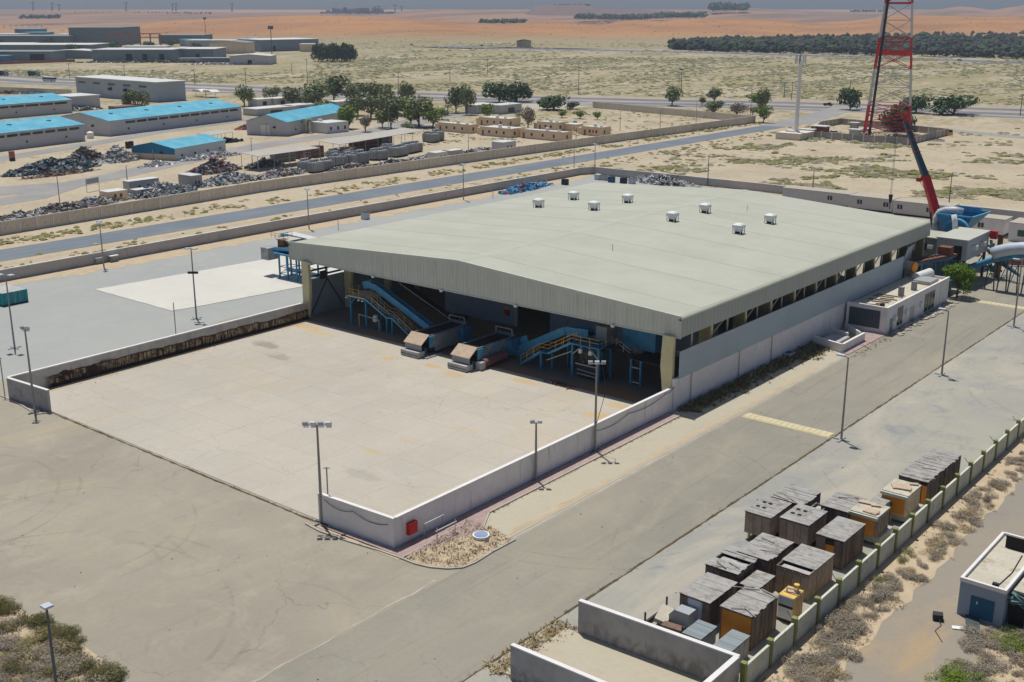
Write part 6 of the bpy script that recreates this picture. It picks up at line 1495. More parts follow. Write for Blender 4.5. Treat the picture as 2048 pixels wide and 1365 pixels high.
for k, a_ in enumerate([('grey-roofed shed row at the very left edge, above the low dark factory', -60,60,100,7,26,'shed_wall2','white_roof'),('pale shed with white roof squeezed behind the wide factory',250,330,112,9,24,'shed_wall','white_roof'),('dark shed beside the big dull-green factory',96,150,84,9,30,'green_wall','grey_roof'),
    ('small teal shed between the low factory and the wide one',60,112,113,5,16,'blue_wall','grey_roof'),('long white-roofed shed behind the tan factory',372,470,97,9,36,'shed_wall','white_roof'),('teal-roofed shed behind the tan factory',360,410,93,8,24,'shed_wall2','sky_roof'),('little dark store left of the low lean-to',358,396,126,3.5,12,'shed_wall2','grey_roof'),
    ('squat blue store at the far left edge of the estate',-30,14,124,5,14,'blue_wall','grey_roof'),('white-roofed shed above the big dull-green factory',110,200,80,8,40,'shed_wall','white_roof'),('narrow pale store right of the long grey factory',600,636,104,8,20,'beige','white_roof')]): factory(*a_)
heap('scrap_row', 'clutter of small dark goods along the front of the wide factory', 300, 126, 150, 6, 1.8, ['dark','junk_a','junk_c','junk_d','leaf_olive'], 260, YAW, 43, 'goods', (1,3.5), False)
heap('scrap_row', 'clutter of pale vehicles and goods on the dark roofs line at far left', 80, 101, 130, 8, 4, ['white','junk_a','dark','leaf_olive'], 200, YAW, 44, 'goods', (2,6.), False)
MB_ = thing('estate_wall', 'low reddish boundary wall along the front of the estate at far left', 'wall', (*G(20,128),0)); a, b_ = G(-20,130), G(150,124); MB().bar((*a,1.2),(*b_,1.2),.3,2.4).build('wall_length', M['kiln_red'], MB_)
heap('white_bags', 'glittering white line of goods in front of the small white-roofed store', 435, 130, 70, 6, 1.6, ['white','junk_b','trafo'], 160, YAW, 41, 'goods', (1,3.), False)
heap('scrap_row', 'dark low line of stored goods under the left blue hall edge', 25, 188, 50, 8, 2., ['dark','junk_d','junk_b'], 150, YAW, 42)

# ============================================================ BEIGE HOUSES
def house(label, L, N, R, h=3.3, annex=None, wn=3, odd=False):
    l, n, r = G(*L), G(*N), G(*R); x0, y0, x1, y1 = l[0], (l[1]+n[1])/2, (n[0]+r[0])/2, max(r[1], (l[1]+n[1])/2+5)
    t = thing('beige_house', label, 'house', (x0,y0,0), 'flat-roofed beige houses beyond the precast wall')
    MB().box(x0,y0,0,x1,y1,h).build('wall', M['beige'], t); MB().box(x0+.2,y0+.2,h-.01,x1-.2,y1-.2,h+.06).build('roof', M['white_roof'], t)
    MB().box(x0-.05,y0-.05,h,x1+.05,y0+.2,h+.3).box(x1-.2,y0+.2,h,x1+.05,y1,h+.3).build('parapet', M['beige'], t)
    MB().box(x0-3.4,y0+2.2,0,x0,y1-1,h*.8).build('side_room', M['beige'], t)
    for k in range(wn):
        x = lerp(x0+3, x1-2, (k+.4)/wn); MB().box(x,y0-.06,1.2,x+.9,y0,2.3).build('window', M['glass'] if not (odd and k == 1) else M['red'], t)
    MB().box(x1,y0+1.6,1.,x1+.06,y0+2.6,2.3).build('window', M['glass'], t); MB().box(x0+1.2,y0-.06,0,x0+2.1,y0,2.2).build('door', M['junk_d'], t)
    MB().tube((lerp(x0,x1,.55),y0+2,h),(lerp(x0,x1,.55),y0+2,h+1.3),.8,.7,n=10).build('water_tank', M['white'], t)
    MB().box(lerp(x0,x1,.8),y0+1.5,h,lerp(x0,x1,.8)+1,y0+2.4,h+.8).build('roof_unit', M['white'], t)
    return t
house('beige house leftmost in the row, half behind the end of the long canopy', (874,262),(945,268),(954,265))
house('second beige house from the left, nearer than its neighbours', (958,271),(1032,277),(1043,272))
house('beige house behind the second one with a dark door gap', (962,250),(1012,256),(1040,252))
house('nearest and longest beige house in front of the tan willow', (1050,275),(1125,286),(1138,281))
house('beige house right behind the nearest one', (1074,260),(1120,264),(1130,260), wn=2)
house('separate beige house at the right with a red window', (1165,270),(1200,274),(1222,271), odd=True)
q = G(1150,262); t = thing('beige_house', 'small windowless beige hut with a round dark bush on top left of the red-windowed house', 'hut', (*q,0)); MB().box(q[0]-4,q[1]-2,0,q[0]+2,q[1]+3,2.7).build('wall', M['beige'], t); MB().box(q[0]-4.2,q[1]-2.2,2.7,q[0]+2.2,q[1]+3.2,2.9).build('roof', M['white_roof'], t)
q = G(640,266); t = thing('white_house', 'small white flat-roofed house with three windows right of the palm', 'house', (*q,0)); x0, y0 = G(628,266)[0], G(660,265)[1]
A = G(628,264); N = G(655,268); R = G(684,262)
MB().box(A[0],N[1],0,N[0],R[1],4.2).build('wall', M['cap'], t); MB().box(A[0]+.2,N[1]+.2,4.2,N[0]-.2,R[1]-.2,4.3).build('roof', M['white_roof'], t)
for k in range(3): y = lerp(N[1]+2,R[1]-2,k/2.); MB().box(N[0],y-.5,1.2,N[0]+.06,y+.5,2.6).build('window', M['glass'], t)
MB().box(A[0]+1,N[1]+3,4.3,A[0]+2.5,N[1]+4.5,5.2).build('roof_tank', M['white'], t)
for px, py, w_, d_, h, lb in ((540,228,24,10,3,'low white-roofed row of stores behind the palm hall, left part'),(600,222,20,9,3,'low white-roofed row of stores with dark cars before it'),(520,212,9,8,3.4,'white arched tent left of the olive trees'),(556,210,9,8,3.4,'white arched tent second from the left'),(590,210,9,8,3.4,'white arched tent right of the second'),(720,213,40,8,3.4,'long pale low shed behind the olive trees'),(960,226,14,7,4,'pale blue-grey double-deck cabin by the big shrub'),(1010,226,16,8,4,'grey flat-roofed clinic near the round tree')):
    q = G(px, py); t = thing('low_store', lb, 'store', (*q,0)); MB().cbox((q[0],q[1],h/2),(d_,w_,h)).build('wall', M['shed_wall'] if w_ > 10 else M['cap'], t); MB().cbox((q[0],q[1],h+.15),(d_+.8,w_+.8,.3)).build('roof', M['white_roof'], t); MB().cbox((q[0]+d_/2+.04,q[1],h*.4),(.08,w_*.3,h*.6)).build('doorway', M['glass'], t)
for px, py, lb in ((402,194,'left white curved shade sail near the highway'),(422,195,'right white curved shade sail near the highway')):
    q = G(px, py); t = thing('shade_sail', lb, 'shade', (*q,0)); MB().profile([(q[0]-5,3.2),(q[0]-2,4.2),(q[0]+2,4.2),(q[0]+5,3.2),(q[0]+5,3.1),(q[0]-5,3.1)], q[1]-3, q[1]+3).build('sail', M['white'], t)
    for s in (-4.5,4.5): MB().tube((q[0]+s,q[1],0),(q[0]+s,q[1],3.2),.1,n=5).build('post', M['galv'], t)

# ============================================================ WORKS YARD
def canopy(label, pa, pb, z, w_, m='canopy_roof'):
    a = Vector((*G(*pa, z),0)); b = Vector((*G(*pb, z),0)); u = (b-a).normalized(); v = Vector((-u.y,u.x,0)); t = thing('canopy', label, 'canopy', (a.x,a.y,0))
    n = max(3, round((b-a).length/7))
    mb = MB(); mb.add([(*(a)[:2],z),(*(b)[:2],z),(*(b+v*w_)[:2],z+.6),(*(a+v*w_)[:2],z+.6),(*(a)[:2],z+.12),(*(b)[:2],z+.12),(*(b+v*w_)[:2],z+.72),(*(a+v*w_)[:2],z+.72)],[(0,3,2,1),(4,5,6,7),(0,1,5,4),(1,2,6,5),(2,3,7,6),(3,0,4,7)]); mb.build('roof', M[m], t)
    for i in range(n+1):
        p = a.lerp(b, i/n)
        for off in (.2, w_-.3): q = p+v*off; MB().tube((q.x,q.y,0),(q.x,q.y,z+.3*(off > 1)),.09,n=5).build('post', M['galv'], t)
    return t
canopy('first long pale canopy roof over dark racks behind the precast wall', (516,314), (640,297), 4.6, 8)
canopy('second and longest pale canopy roof, its right end near the beige houses', (680,290), (848,262), 5.0, 9)
canopy('thin pale canopy beside the small blue-roofed hut', (420,272), (466,265), 3.6, 6)
for k, (pa, pb, h, m_, lb) in enumerate([((546,326),(586,321),3.6,'green_wall','dark grey rack wall under the first canopy'),((590,318),(596,317),3.2,'junk_d','narrow dark brown rack under the first canopy'),((603,319),(616,317),3.4,'junk_d','brown rack under the right part of the first canopy'),((622,316),(642,313),3.8,'junk_d','tall grey-brown rack at the right end of the first canopy'),((703,303),(750,297),4.6,'rust','large dark brown stacked rack under the long canopy'),((758,297),(779,294),4.6,'green_wall','dark rack right of the large brown one')]):
    a, b_ = G(*pa), G(*pb); t = thing('storage_rack', lb, 'rack', (*a,0)); MB().bar((*a,h/2),(*b_,h/2),3.0,h).build('rack_load', M[m_], t)
    for z in (h*.33,h*.66): MB().bar((a[0]+1.53,a[1],z),(b_[0]+1.53,b_[1],z),.06,.12).build('shelf', M['junk_b'], t)
# transformers
tr = thing('transformer', 'grey finned transformer, left one of the close pair below the first canopy', 'transformer', (0,0,0), 'transformers in the works yard')
MB().box(-1.3,-2.,.4,1.3,2.,3.3).build('tank', M['trafo'], tr); fm = MB()
for k in range(8): fm.box(1.3,-1.9+k*.5,.6,1.9,-1.65+k*.5,3.0)
fm.build('cooling_fins', M['trafo'], tr); fm = MB()
for k in range(5): fm.box(-1.2+k*.5,-2.5,.6,-.95+k*.5,-2.,3.0)
fm.build('cooling_fins', M['trafo'], tr); MB().tube((-.6,-1.6,3.7),(-.6,1.6,3.7),.4,n=8).build('conservator', M['trafo'], tr); 
for k in range(3): MB().tube((.5,-1.+k,3.3),(.5,-1.+k,4.1),.14,.06,n=5).build('bushing', M['dark'], tr)
MB().box(-1.4,-2.1,0,1.4,2.1,.4).build('base', M['dark'], tr)
TL = [(612,341),(632,343),(652,339),(672,330),(682,328),(698,325),(712,326),(722,325),(750,318),(762,318),(792,312),(802,310),(812,306),(822,304),(832,302),(782,306),(668,318),(857,273+8),(866,276+7),(874,280),(690,316),(772,306)]
TT = ['grey finned transformer, left one of the close pair below the first canopy','grey finned transformer, right one of the close pair below the first canopy','weathered transformer right of the close pair','pale transformer left of the yellow junk','pale transformer second in the line left of the yellow junk','bluish transformer left of the dark rack','bluish transformer second left of the dark rack','transformer beside the dark rack end','transformer standing apart on sand, left of its twin','transformer standing apart on sand, right of its twin','transformer at the left of the dense five below the long canopy','second transformer of the dense five below the long canopy','middle transformer of the dense five below the long canopy','fourth transformer of the dense five below the long canopy','rightmost transformer of the dense five below the long canopy','dark transformer behind the dense five','transformer behind the pale pair','left transformer of the far group near the beige houses','middle transformer of the far group near the beige houses','right transformer of the far group near the beige houses','transformer half hidden behind the bluish pair','transformer behind the stand-alone twins']
for i, ((px, py), lb) in enumerate(zip(TL, TT)):
    q = G(px, py+2)
    if i == 0: tr.location = (*q, 0)
    else: dup(tr, (*q, 0), random.choice([0,.08,-.1,.04]), lb, sc=random.choice([.85,.95,1.,1.1]))
for k, (L, N, R, h, m_, lb) in enumerate([((250,385),(258,388),(300,376),3.2,'trafo','pale steel cabin left of the meter pile'),((362,372),(384,378),(394,374),3.4,'trafo','grey cabin with a black open side right of the meter pile'),((200,402),(222,406),(252,399),2.6,'beige','tan wrecked cabin with small windows in the junk row'),((856,323),(880,326),(893,320),3.0,'white_roof','pale store cabin against the precast wall, left one'),((884,320),(896,322),(914,316),3.0,'trafo','grey-white store cabin against the precast wall, right one'),((982,302),(1010,304),(1030,300),3.2,'shed_wall','lone grey store cabin with white roof by the precast wall'),((262,394),(275,397),(300,390),2.0,'junk_b','low pale container among the meters')]):
    l, n, r = G(*L), G(*N), G(*R); t = thing('store_cabin', lb, 'cabin', (*l,0)); x0, y0, x1, y1 = l[0],(l[1]+n[1])/2,max((n[0]+r[0])/2,l[0]+3),max(r[1],l[1]+3)
    MB().box(x0,y0,0,x1,y1,h).build('body', M[m_], t); MB().box(x0-.1,y0-.1,h,x1+.1,y1+.1,h+.12).build('roof', M['white_roof'], t)
    for y in (.3,.6): MB().box(x1,lerp(y0,y1,y),1.0,x1+.05,lerp(y0,y1,y)+.7,1.9).build('window', M['glass'], t)
a, b_ = G(174,385), G(199,380); t = thing('sign_board', 'long grey sign board on two posts by the works road', 'sign', (*a,0)); MB().bar((*a,2.9),(*b_,2.9),.2,1.5).build('board', M['trafo'], t)
for q in (a, b_): MB().tube((*q,0),(*q,2.2),.08,n=5).build('post', M['galv'], t)
q = G(25,322); t = thing('red_tank', 'small red tank on legs beside the works road at far left', 'tank', (*q,0)); MB().tube((*q,1),(*q,3.2),1.0,n=8).build('tank_shell', M['kiln_red'], t); MB().cbox((*q,.5),(1.4,1.4,1)).build('stand', M['dark'], t)
q = G(181,277); t = thing('water_tank', 'white water tank at the foot of the longest blue-roofed hall', 'tank', (*q,0)); MB().tube((*q,0),(*q,2.2),1.4,n=10).build('tank_shell', M['white'], t); MB().tube((*q,2.2),(*q,2.7),1.4,.4,n=10).build('lid', M['white'], t)
for px, py, lb in ((256,297,'dark drum rack near the small blue hut, left one'),(263,296,'dark drum rack near the small blue hut, right one')): q = G(px, py); t = thing('drum', lb, 'drum', (*q,0)); MB().tube((*q,0),(*q,2.4),.9,n=8).build('shell', M['dark'], t)
q = G(214,228); t = thing('brick_store', 'small brown open-fronted store beside the olive trees near the white warehouse', 'store', (*q,0)); q2 = G(262,222)
MB().box(q[0],q[1]+1,0,q[0]+7,q2[1],3.6).build('wall', mat('brown_block', (.25,.16,.12), .9, .12, .5), t); MB().box(q[0]+7,q[1]+4,0,q[0]+7.1,q[1]+12,2.8).build('opening', M['black'], t)
# green skip at the left edge
x0, y0, x1, y1 = LNR((-60,592),(18,578+3),(46,574),2.6)
n = G(18,612); r = G(47,600)
t = thing('skip', 'teal waste skip with pale rim standing on the grey yard at the left edge', 'skip', (n[0],n[1],0))
sx0, sx1, sy0, sy1 = n[0]-6.5, n[0], n[1]-1., n[1]+3.6
MB().box(sx0,sy0,.2,sx1,sy1,2.3).build('bin', M['green_skip'], t); MB().box(sx0+.12,sy0+.12,2.3,sx1-.12,sy1-.12,2.32).build('load', M['junk_b'], t)
for k in range(5): MB().box(sx1,lerp(sy0,sy1,(k+.3)/5),.3,sx1+.1,lerp(sy0,sy1,(k+.3)/5)+.15,2.3).build('side_rib', M['junk_a'] if k in (2,3) else M['green_skip'], t)
for k in range(6): MB().box(lerp(sx0,sx1,(k+.3)/6),sy0-.1,.3,lerp(sx0,sx1,(k+.3)/6)+.15,sy0,2.3).build('side_rib', M['green_skip'], t)
MB().box(sx0,sy0,0,sx1,sy1,.2).build('skid', M['black'], t)
# ============================================================ TOWER, MAST, VEHICLES
q = G(1774,268); TX, TY = q[0], q[1]
t = thing('lattice_tower', 'tall red and white four-legged lattice tower rising out of the frame', 'tower', (TX,TY,0))
def tw_w(z): return lerp(8.8, 4.6, min(1, z/56.)) if z < 56 else lerp(4.6, 3.2, (z-56)/40)
bands = [(0,12,'red'),(12,26,'white'),(26,38,'red'),(38,51,'white'),(51,64,'red'),(64,77,'white')]
M['tower_red'] = mat('tower_red', (.60,.04,.04), .6, .12, .5); M['tower_white'] = mat('tower_white', (.62,.62,.60), .6, .08, .5)
cr_ = [(1,1),(-1,1),(-1,-1),(1,-1)]
ry = .35
def tc(k, z): w_ = tw_w(z); a, b_ = cr_[k]; return (TX+w_*(a*cos(ry)-b_*sin(ry)), TY+w_*(a*sin(ry)+b_*cos(ry)), z)
for z0, z1, m_ in bands:
    m_ = 'tower_'+m_
    for k in range(4): MB().bar(tc(k,z0), tc(k,z1), .62).build('leg', M[m_], t)
    n = 3 if z0 == 0 else 2; mb = MB()
    for i in range(n):
        a, b_ = lerp(z0,z1,i/n), lerp(z0,z1,(i+1)/n)
        for k in range(4):
            j = (k+1) % 4; mb.bar(tc(k,a), tc(j,b_), .24); mb.bar(tc(j,a), tc(k,b_), .24); mb.bar(tc(k,b_), tc(j,b_), .24)
    mb.build('lattice', M[m_], t)
for z in (32,51): 
    mb = MB()
    for k in range(4): mb.bar(tc(k,z), tc((k+1)%4,z), .5, 1.5 if z < 40 else .8)
    mb.build('gallery_rail', M['tower_red'], t)
MB().prism([tc(k,36.5)[:2] for k in range(4)], 36.2, 36.6).build('gallery_floor', M['rust'], t)
mb = MB(); mb.bar((tc(2,0)[0]+2,tc(2,0)[1]+1,0),(tc(2,76)[0]+1,tc(2,76)[1]+.5,76),.9,.5).build('cable_ladder', M['dark'], t)
for k in range(4): p = tc(k,0); MB().box(p[0]-1,p[1]-1,0,p[0]+1,p[1]+1,.8).build('footing', M['junk_a'], t)
q = G(1600,288); t = thing('equipment_plinth', 'large pale concrete plinth under the white monopole', 'plinth', (*q,0)); qa, qb, qc = G(1557,277), G(1600,282), G(1620,272)
MB().box(qa[0],qb[1],0,qb[0],qb[1]+13,2.6).build('plinth_body', M['precast'], t)
mx, my = G(1592,262); mx, my = D(1592,262,dist(qb[0]-4, qb[1]+6))[:2]
t = thing('monopole', 'white telecom monopole with a ring of antennas at its top', 'mast', (mx,my,2.6))
MB().tube((mx,my,2.6),(mx,my,29.5),.85,.62,n=12).build('pole', M['white'], t); MB().box(mx-4,my-1.2,2.6,mx+1,my+1.4,3.2).build('base_frame', M['white'], t)
for k in range(9):
    a = k*2*pi/9; MB().cbox((mx+1.9*cos(a),my+1.9*sin(a),30.3),(.35,.35,3.4),a).build('antenna', M['trafo'] if k % 2 else M['white'], t); MB().bar((mx,my,30),(mx+1.9*cos(a),my+1.9*sin(a),30),.16).build('antenna_arm', M['galv'], t)
MB().tube((mx,my,29.5),(mx,my,33.5),.15,n=6).build('spike', M['galv'], t)
for px, py, w_, h, m_, lb in ((1614,273,5,2.6,'white_roof','small white-roofed equipment shelter by the monopole'),(1640,268,6,3.0,'rust','brown equipment shelter with a white roof right of the monopole'),(1708,262,3,3.2,'trafo','small equipment hut with a domed white top'),(1710,272,4,2.4,'trafo','small grey equipment hut by the tower foot')):
    q = G(px, py); t = thing('equipment_hut', lb, 'hut', (*q,0)); MB().cbox((*q,h/2),(w_,w_*.7,h)).build('hut_body', M[m_] if m_ != 'white_roof' else M['junk_b'], t); MB().cbox((*q,h+.15),(w_+1,w_*.7+1,.3)).build('hut_roof', M['white_roof'], t)
def vehicle(name, label, px, py, rz, kind, m_):
    q = G(px, py); t = thing(name, label, kind, (0,0,0))
    if kind in ('car', 'pickup'):
        MB().box(-2.3,-.9,.35,2.3,.9,.95).build('body', M[m_], t)
        if kind == 'car': MB().profile([(-1.7,.95),(-1.2,1.5),(.7,1.5),(1.5,.95)], -.8, .8).build('cabin', M['glass'], t); MB().box(-1.15,-.78,1.5,.65,.78,1.54).build('roof', M[m_], t)
        else: MB().profile([(-.2,.95),(.0,1.7),(1.1,1.7),(1.6,.95)], -.85, .85).build('cabin', M['white'] if m_ == 'white' else M['glass'], t); MB().box(-2.3,-.9,.95,-.3,-.8,1.2).box(-2.3,.8,.95,-.3,.9,1.2).build('load_bed_side', M[m_], t)
        for x in (-1.5,1.5):
            for y in (-.9,.75): MB().tube((x,y,.35),(x,y+.15,.35),.35,n=8).build('wheel', M['tyre'], t)
    elif kind == 'bus':
        MB().box(-5.8,-1.25,.4,5.8,1.25,3.1).build('body', M['white'], t); MB().box(-5.5,-1.3,1.6,5.85,1.3,2.6).build('window_band', M['glass'], t)
        for x in (-3.6,3.6):
            for y in (-1.28,1.0): MB().tube((x,y,.5),(x,y+.28,.5),.5,n=8).build('wheel', M['tyre'], t)
    else:
        MB().box(-6.,-1.25,1.0,2.6,1.25,3.6).build('load_box', M[m_], t); MB().box(3.0,-1.2,.6,5.2,1.2,3.2).build('cab', M['trafo'], t); MB().box(-6,-1.0,.6,5,1.0,1.0).build('chassis', M['dark'], t)
        for x in (-5,-3.6,0,4):
            for y in (-1.25,.95): MB().tube((x,y,.5),(x,y+.3,.5),.5,n=8).build('wheel', M['tyre'], t)
    t.location = (*q, .03); t.rotation_euler.z = rz
ra = atan2(hw[3][1]-hw[1][1], hw[3][0]-hw[1][0])
M['green_truck'] = mat('green_truck', (.02,.09,.05), .6, .1, 1.); M['navy'] = mat('navy_paint', (.015,.02,.06), .3, .05, 1.)
vehicle('bus', 'white bus with a dark window band on the far left stretch of the highway', 99, 163.5, ra, 'bus', 'white')
vehicle('truck', 'dark green truck just behind the bus on the highway', 69, 153, ra, 'truck', 'green_truck'); vehicle('truck', 'dark truck cut by the left edge on the highway', 6, 152, ra, 'truck', 'dark')
vehicle('car', 'dark blue car on the highway above the white warehouse', 324, 161, ra, 'car', 'navy')
vehicle('pickup', 'navy pickup passing behind the white monopole on the highway', 1656, 212, ra-.1, 'pickup', 'navy')
for px, py, m_, lb in ((823,91,'dark','dark car on the far highway right of the tree cluster'),(964,93,'dark','dark lorry on the far highway'),(1919,122,'navy','dark car on the far highway in front of the wood'),(752,87,'white','white car on the far highway above the tree cluster')): vehicle('car', lb, px, py, ra, 'car', m_)
for px, py, m_, k_, lb in ((1668,269,'white','car','white car parked beside the tower wall'),(990,224,'dark','car','dark car parked by the clinic'),(578,226,'dark','car','dark car parked at the white tents'),(606,224,'dark','pickup','dark pickup parked beside the olive trees')): vehicle('parked_car', lb, px, py, .8, k_, m_)
q = G(1898,272); t = thing('yellow_machine', 'small yellow machine outside the tower wall corner', 'machine', (*q,0)); MB().cbox((*q,.9),(2.6,1.6,1.2)).build('body', M['yellow'], t); MB().cbox((q[0]+.4,q[1],1.9),(1.2,1.3,1.)).build('cab', M['dark'], t)
# ============================================================ TREES AND SCRUB
def leafmesh(name, m, blobs, n, s, seed, up=.3, flat=.55):
    rnd = random.Random(seed); v = []; f = []
    W_ = [b[3]*b[4]*b[5] for b in blobs]; tot = sum(W_)
    for b, wt in zip(blobs, W_):
        for k in range(max(6, int(n*wt/tot))):
            while True:
                x, y, z = rnd.uniform(-1,1), rnd.uniform(-1,1), rnd.uniform(-1,1); r = x*x+y*y+z*z
                if .28 < r < 1: break
            c = Vector((b[0]+x*b[3], b[1]+y*b[4], b[2]+z*b[5]))
            nrm = Vector((x, y, z+up)).normalized() + Vector((rnd.gauss(0,.5), rnd.gauss(0,.5), rnd.gauss(0,.5)))
            nrm.normalize(); a = nrm.cross(Vector((rnd.gauss(0,1),rnd.gauss(0,1),rnd.gauss(0,1)))).normalized(); b2 = nrm.cross(a)
            ss = s*rnd.uniform(.5,1.3); i = len(v)
            v += [tuple(c-a*ss), tuple(c+b2*ss*flat), tuple(c+a*ss), tuple(c-b2*ss*flat)]; f.append((i,i+1,i+2,i+3))
    me = bpy.data.meshes.new(name); me.from_pydata(v, [], f); me.materials.append(m); me.update(); return me
def crownblobs(seed, w, h, z0, k=7):
    rnd = random.Random(seed); B = []
    for i in range(k):
        a = rnd.uniform(0,2*pi); r = rnd.uniform(.1,.62)*w/2
        B.append((cos(a)*r, sin(a)*r, z0+h*rnd.uniform(.25,.75), w*rnd.uniform(.20,.34), w*rnd.uniform(.20,.34), h*rnd.uniform(.20,.36)))
    return B
TP = {}
def treeproto(kind, seed, m, w=7., h=6., z0=1.6, n=900, s=.42, k=8, trunk=.22):
    mb = MB(); rnd = random.Random(seed)
    mb.tube((0,0,-.2),(0,0,z0+h*.35),trunk,trunk*.5,n=6)
    for i in range(5):
        a = rnd.uniform(0,6.3); r = w*.28; mb.tube((0,0,z0*.5+i*.2),(cos(a)*r,sin(a)*r,z0+h*.4),trunk*.5,.05,n=5)
    TP[(kind, seed)] = (leafmesh('crown', m, crownblobs(seed, w, h, z0, k), n, s, seed), mb.mesh('trunk', M['trunk']), h+z0)
for sd in (1,2,3): treeproto('olive', sd, M['leaf_olive'])
for sd in (4,5): treeproto('green', sd, M['leaf_green'])
for sd in (6,7,8): treeproto('dark', sd, M['leaf_dark'], 8., 5.2, .4, 1100, .45)
for sd in (9,10): treeproto('tan', sd, M['leaf_dry'], 7, 6, 1.0, 700, .4)
def tree(label, kind, seed, px, py, hpx, wpx, cat='tree', name=None):
    q = G(px, py); d = dist(*q); cm_, tm, hh = TP[(kind, seed)]
    t = thing(name or ('shrub' if cat == 'shrub' else 'tree'), label, cat, (*q,0)); H = hpx*d/F_PX; Wd = wpx*d/F_PX
    t.rotation_euler.z = random.uniform(0,6); t.scale = (Wd/5.2, Wd/5.2, H/(hh*.85))
    for me in (tm, cm_):
        o = bpy.data.objects.new(me.name.split('.')[0], me); COL.objects.link(o); o.parent = t
T = [('grey-green tree left of the white house, behind the palm','olive',3,648,236,30,36),('dark tree between the blue hall and the grove','olive',1,716,232,34,40),('broad olive crown in the rear of the grove, left','olive',2,762,226,30,40),('broad olive crown in the rear of the grove, right','olive',1,790,228,30,42),('low olive tree under the tallest grove tree','green',4,822,250,30,36),('pale feathery tree at the right rear of the grove','tan',9,848,224,30,34),('small olive tree right of the fresh green round tree','olive',3,884,240,20,22),('grey tree behind the long pale shed, left','olive',3,700,206,30,34),('grey tree behind the long pale shed, right','olive',2,760,196,24,34),('low bush at the rear of the white tents','olive',1,620,214,22,30),
 ('olive tree at the left of the white warehouse yard','olive',1,256,222,36,26),('olive tree right beside the brown store','olive',2,280,224,38,30),('dark olive tree alone right of the longest blue-roofed hall','olive',3,489,213,36,34),
 ('smallish olive tree behind the white tents','olive',2,545,204,26,28),('round olive tree left of the tallest one','olive',1,585,212,34,40),('wide grey-green tree behind the palm hall','olive',3,635,218,48,52),('tallest grey tree of the grove behind the palm hall','olive',1,668,205,48,46),
 ('low spreading tree behind the long pale shed','olive',2,728,203,34,50),('feathery tree at the left of the middle grove','olive',1,752,200,28,34),('grey tree before the pale pole','olive',2,775,214,32,32),('dark leaning tree behind the middle grove','olive',3,812,211,40,28),
 ('bright green tree right of the white house','green',4,697,258,42,42),('olive tree in the middle of the grove','olive',2,742,238,42,46),('bright green tree left of the tall pole','green',5,765,256,30,26),('tall olive tree by the tall pole','olive',1,782,258,52,40),
 ('wide green tree behind the grove','green',4,810,232,32,50),('big olive tree at the right of the grove','olive',3,838,254,52,54),('fresh green round tree next to the leftmost beige house','green',5,866,256,36,34),('small bush in front of the big grove tree','olive',2,815,266,18,26),
 ('tall twin-crowned tree in front of the highway, left crown','olive',1,912,226,48,36),('tall twin-crowned tree in front of the highway, right crown','olive',3,934,230,50,28),('small bright tree left of the clinic','green',4,976,240,28,28),
 ('sparse dry tree by the works road, bare and pinkish','tan',10,731,264,30,26),('willowy tan tree between the beige houses','tan',9,1056,258,42,34),('tree right of the junction, tall dark one behind the wall end','olive',2,1526,224,40,22),
 ('dark green tree at the end of the precast wall','green',5,1527,246,30,26),('tree at the end of the precast wall, upper spreading one','green',4,1521,216,26,44),('tree by the highway in front of the empty plot','olive',1,1344,212,34,34),('upright tree right of the first highway tree','olive',3,1428,206,26,26),
 ('round tree below the upright one beside the highway','olive',2,1427,232,26,28),('pale round bush left of the precast wall end','tan',9,1473,232,24,34),('small tree on the far verge','olive',3,1404,212,16,12),('lone dark round tree right of the navy pickup','dark',6,1700,220,36,32),('small bush right of the pale round bush','tan',10,1505,232,16,14)]
for a in T: tree(*a)
for a in [('large round dark green shrub left of its twin by the lamp','dark',6,998,205,32,42),('large round dark green shrub right of its twin by the lamp','dark',7,1033,204,34,44),('rounded dark shrub at the end of the precast cross wall','dark',8,1108,220,28,46),('small dark shrub right of the rounded one','dark',6,1146,219,12,20),
  ('dark shrub behind the tower legs','dark',7,1790,262,46,50),('dark shrub left of the crane tip','dark',8,1832,226,34,44),('big spreading dark shrub at the right, beside the highway','dark',6,1907,230,32,62),('green bush row member behind the empty plot, left','green',4,1124,236,12,18),('green bush row member behind the empty plot, middle','green',5,1160,238,14,20),('green bush row member behind the empty plot, right','green',4,1195,240,14,16),('round dark bush on the small hut','dark',7,1147,256,12,12)]:
    tree(*a, cat='shrub')
for k, (px, py, w_) in enumerate([(150,108,22),(185,104,18),(228,99,20),(300,97,16),(262,101,14),(392,98,16),(470,92,14),(98,92,18),(20,104,20),(345,93,14)]):
    tree(('green tree among the far factory roofs, '+['first','second','third','fourth','fifth','sixth','seventh','eighth','ninth','tenth'][k]+' counted from the big dull-green factory'), 'dark', 6+k % 3, px, py, w_*.7, w_, cat='tree')
# clipped dark cluster: seven trees in a row
for k in range(8):
    tree(('dark green tree in the clipped cluster on the plain, '+['leftmost','second from the left','third from the left','fourth from the left','fourth from the right','third from the right','second from the right','rightmost'][k]), 'dark', 6+k % 3, 637+k*9.2, 123+(k % 2)*1.5, 30, 19)
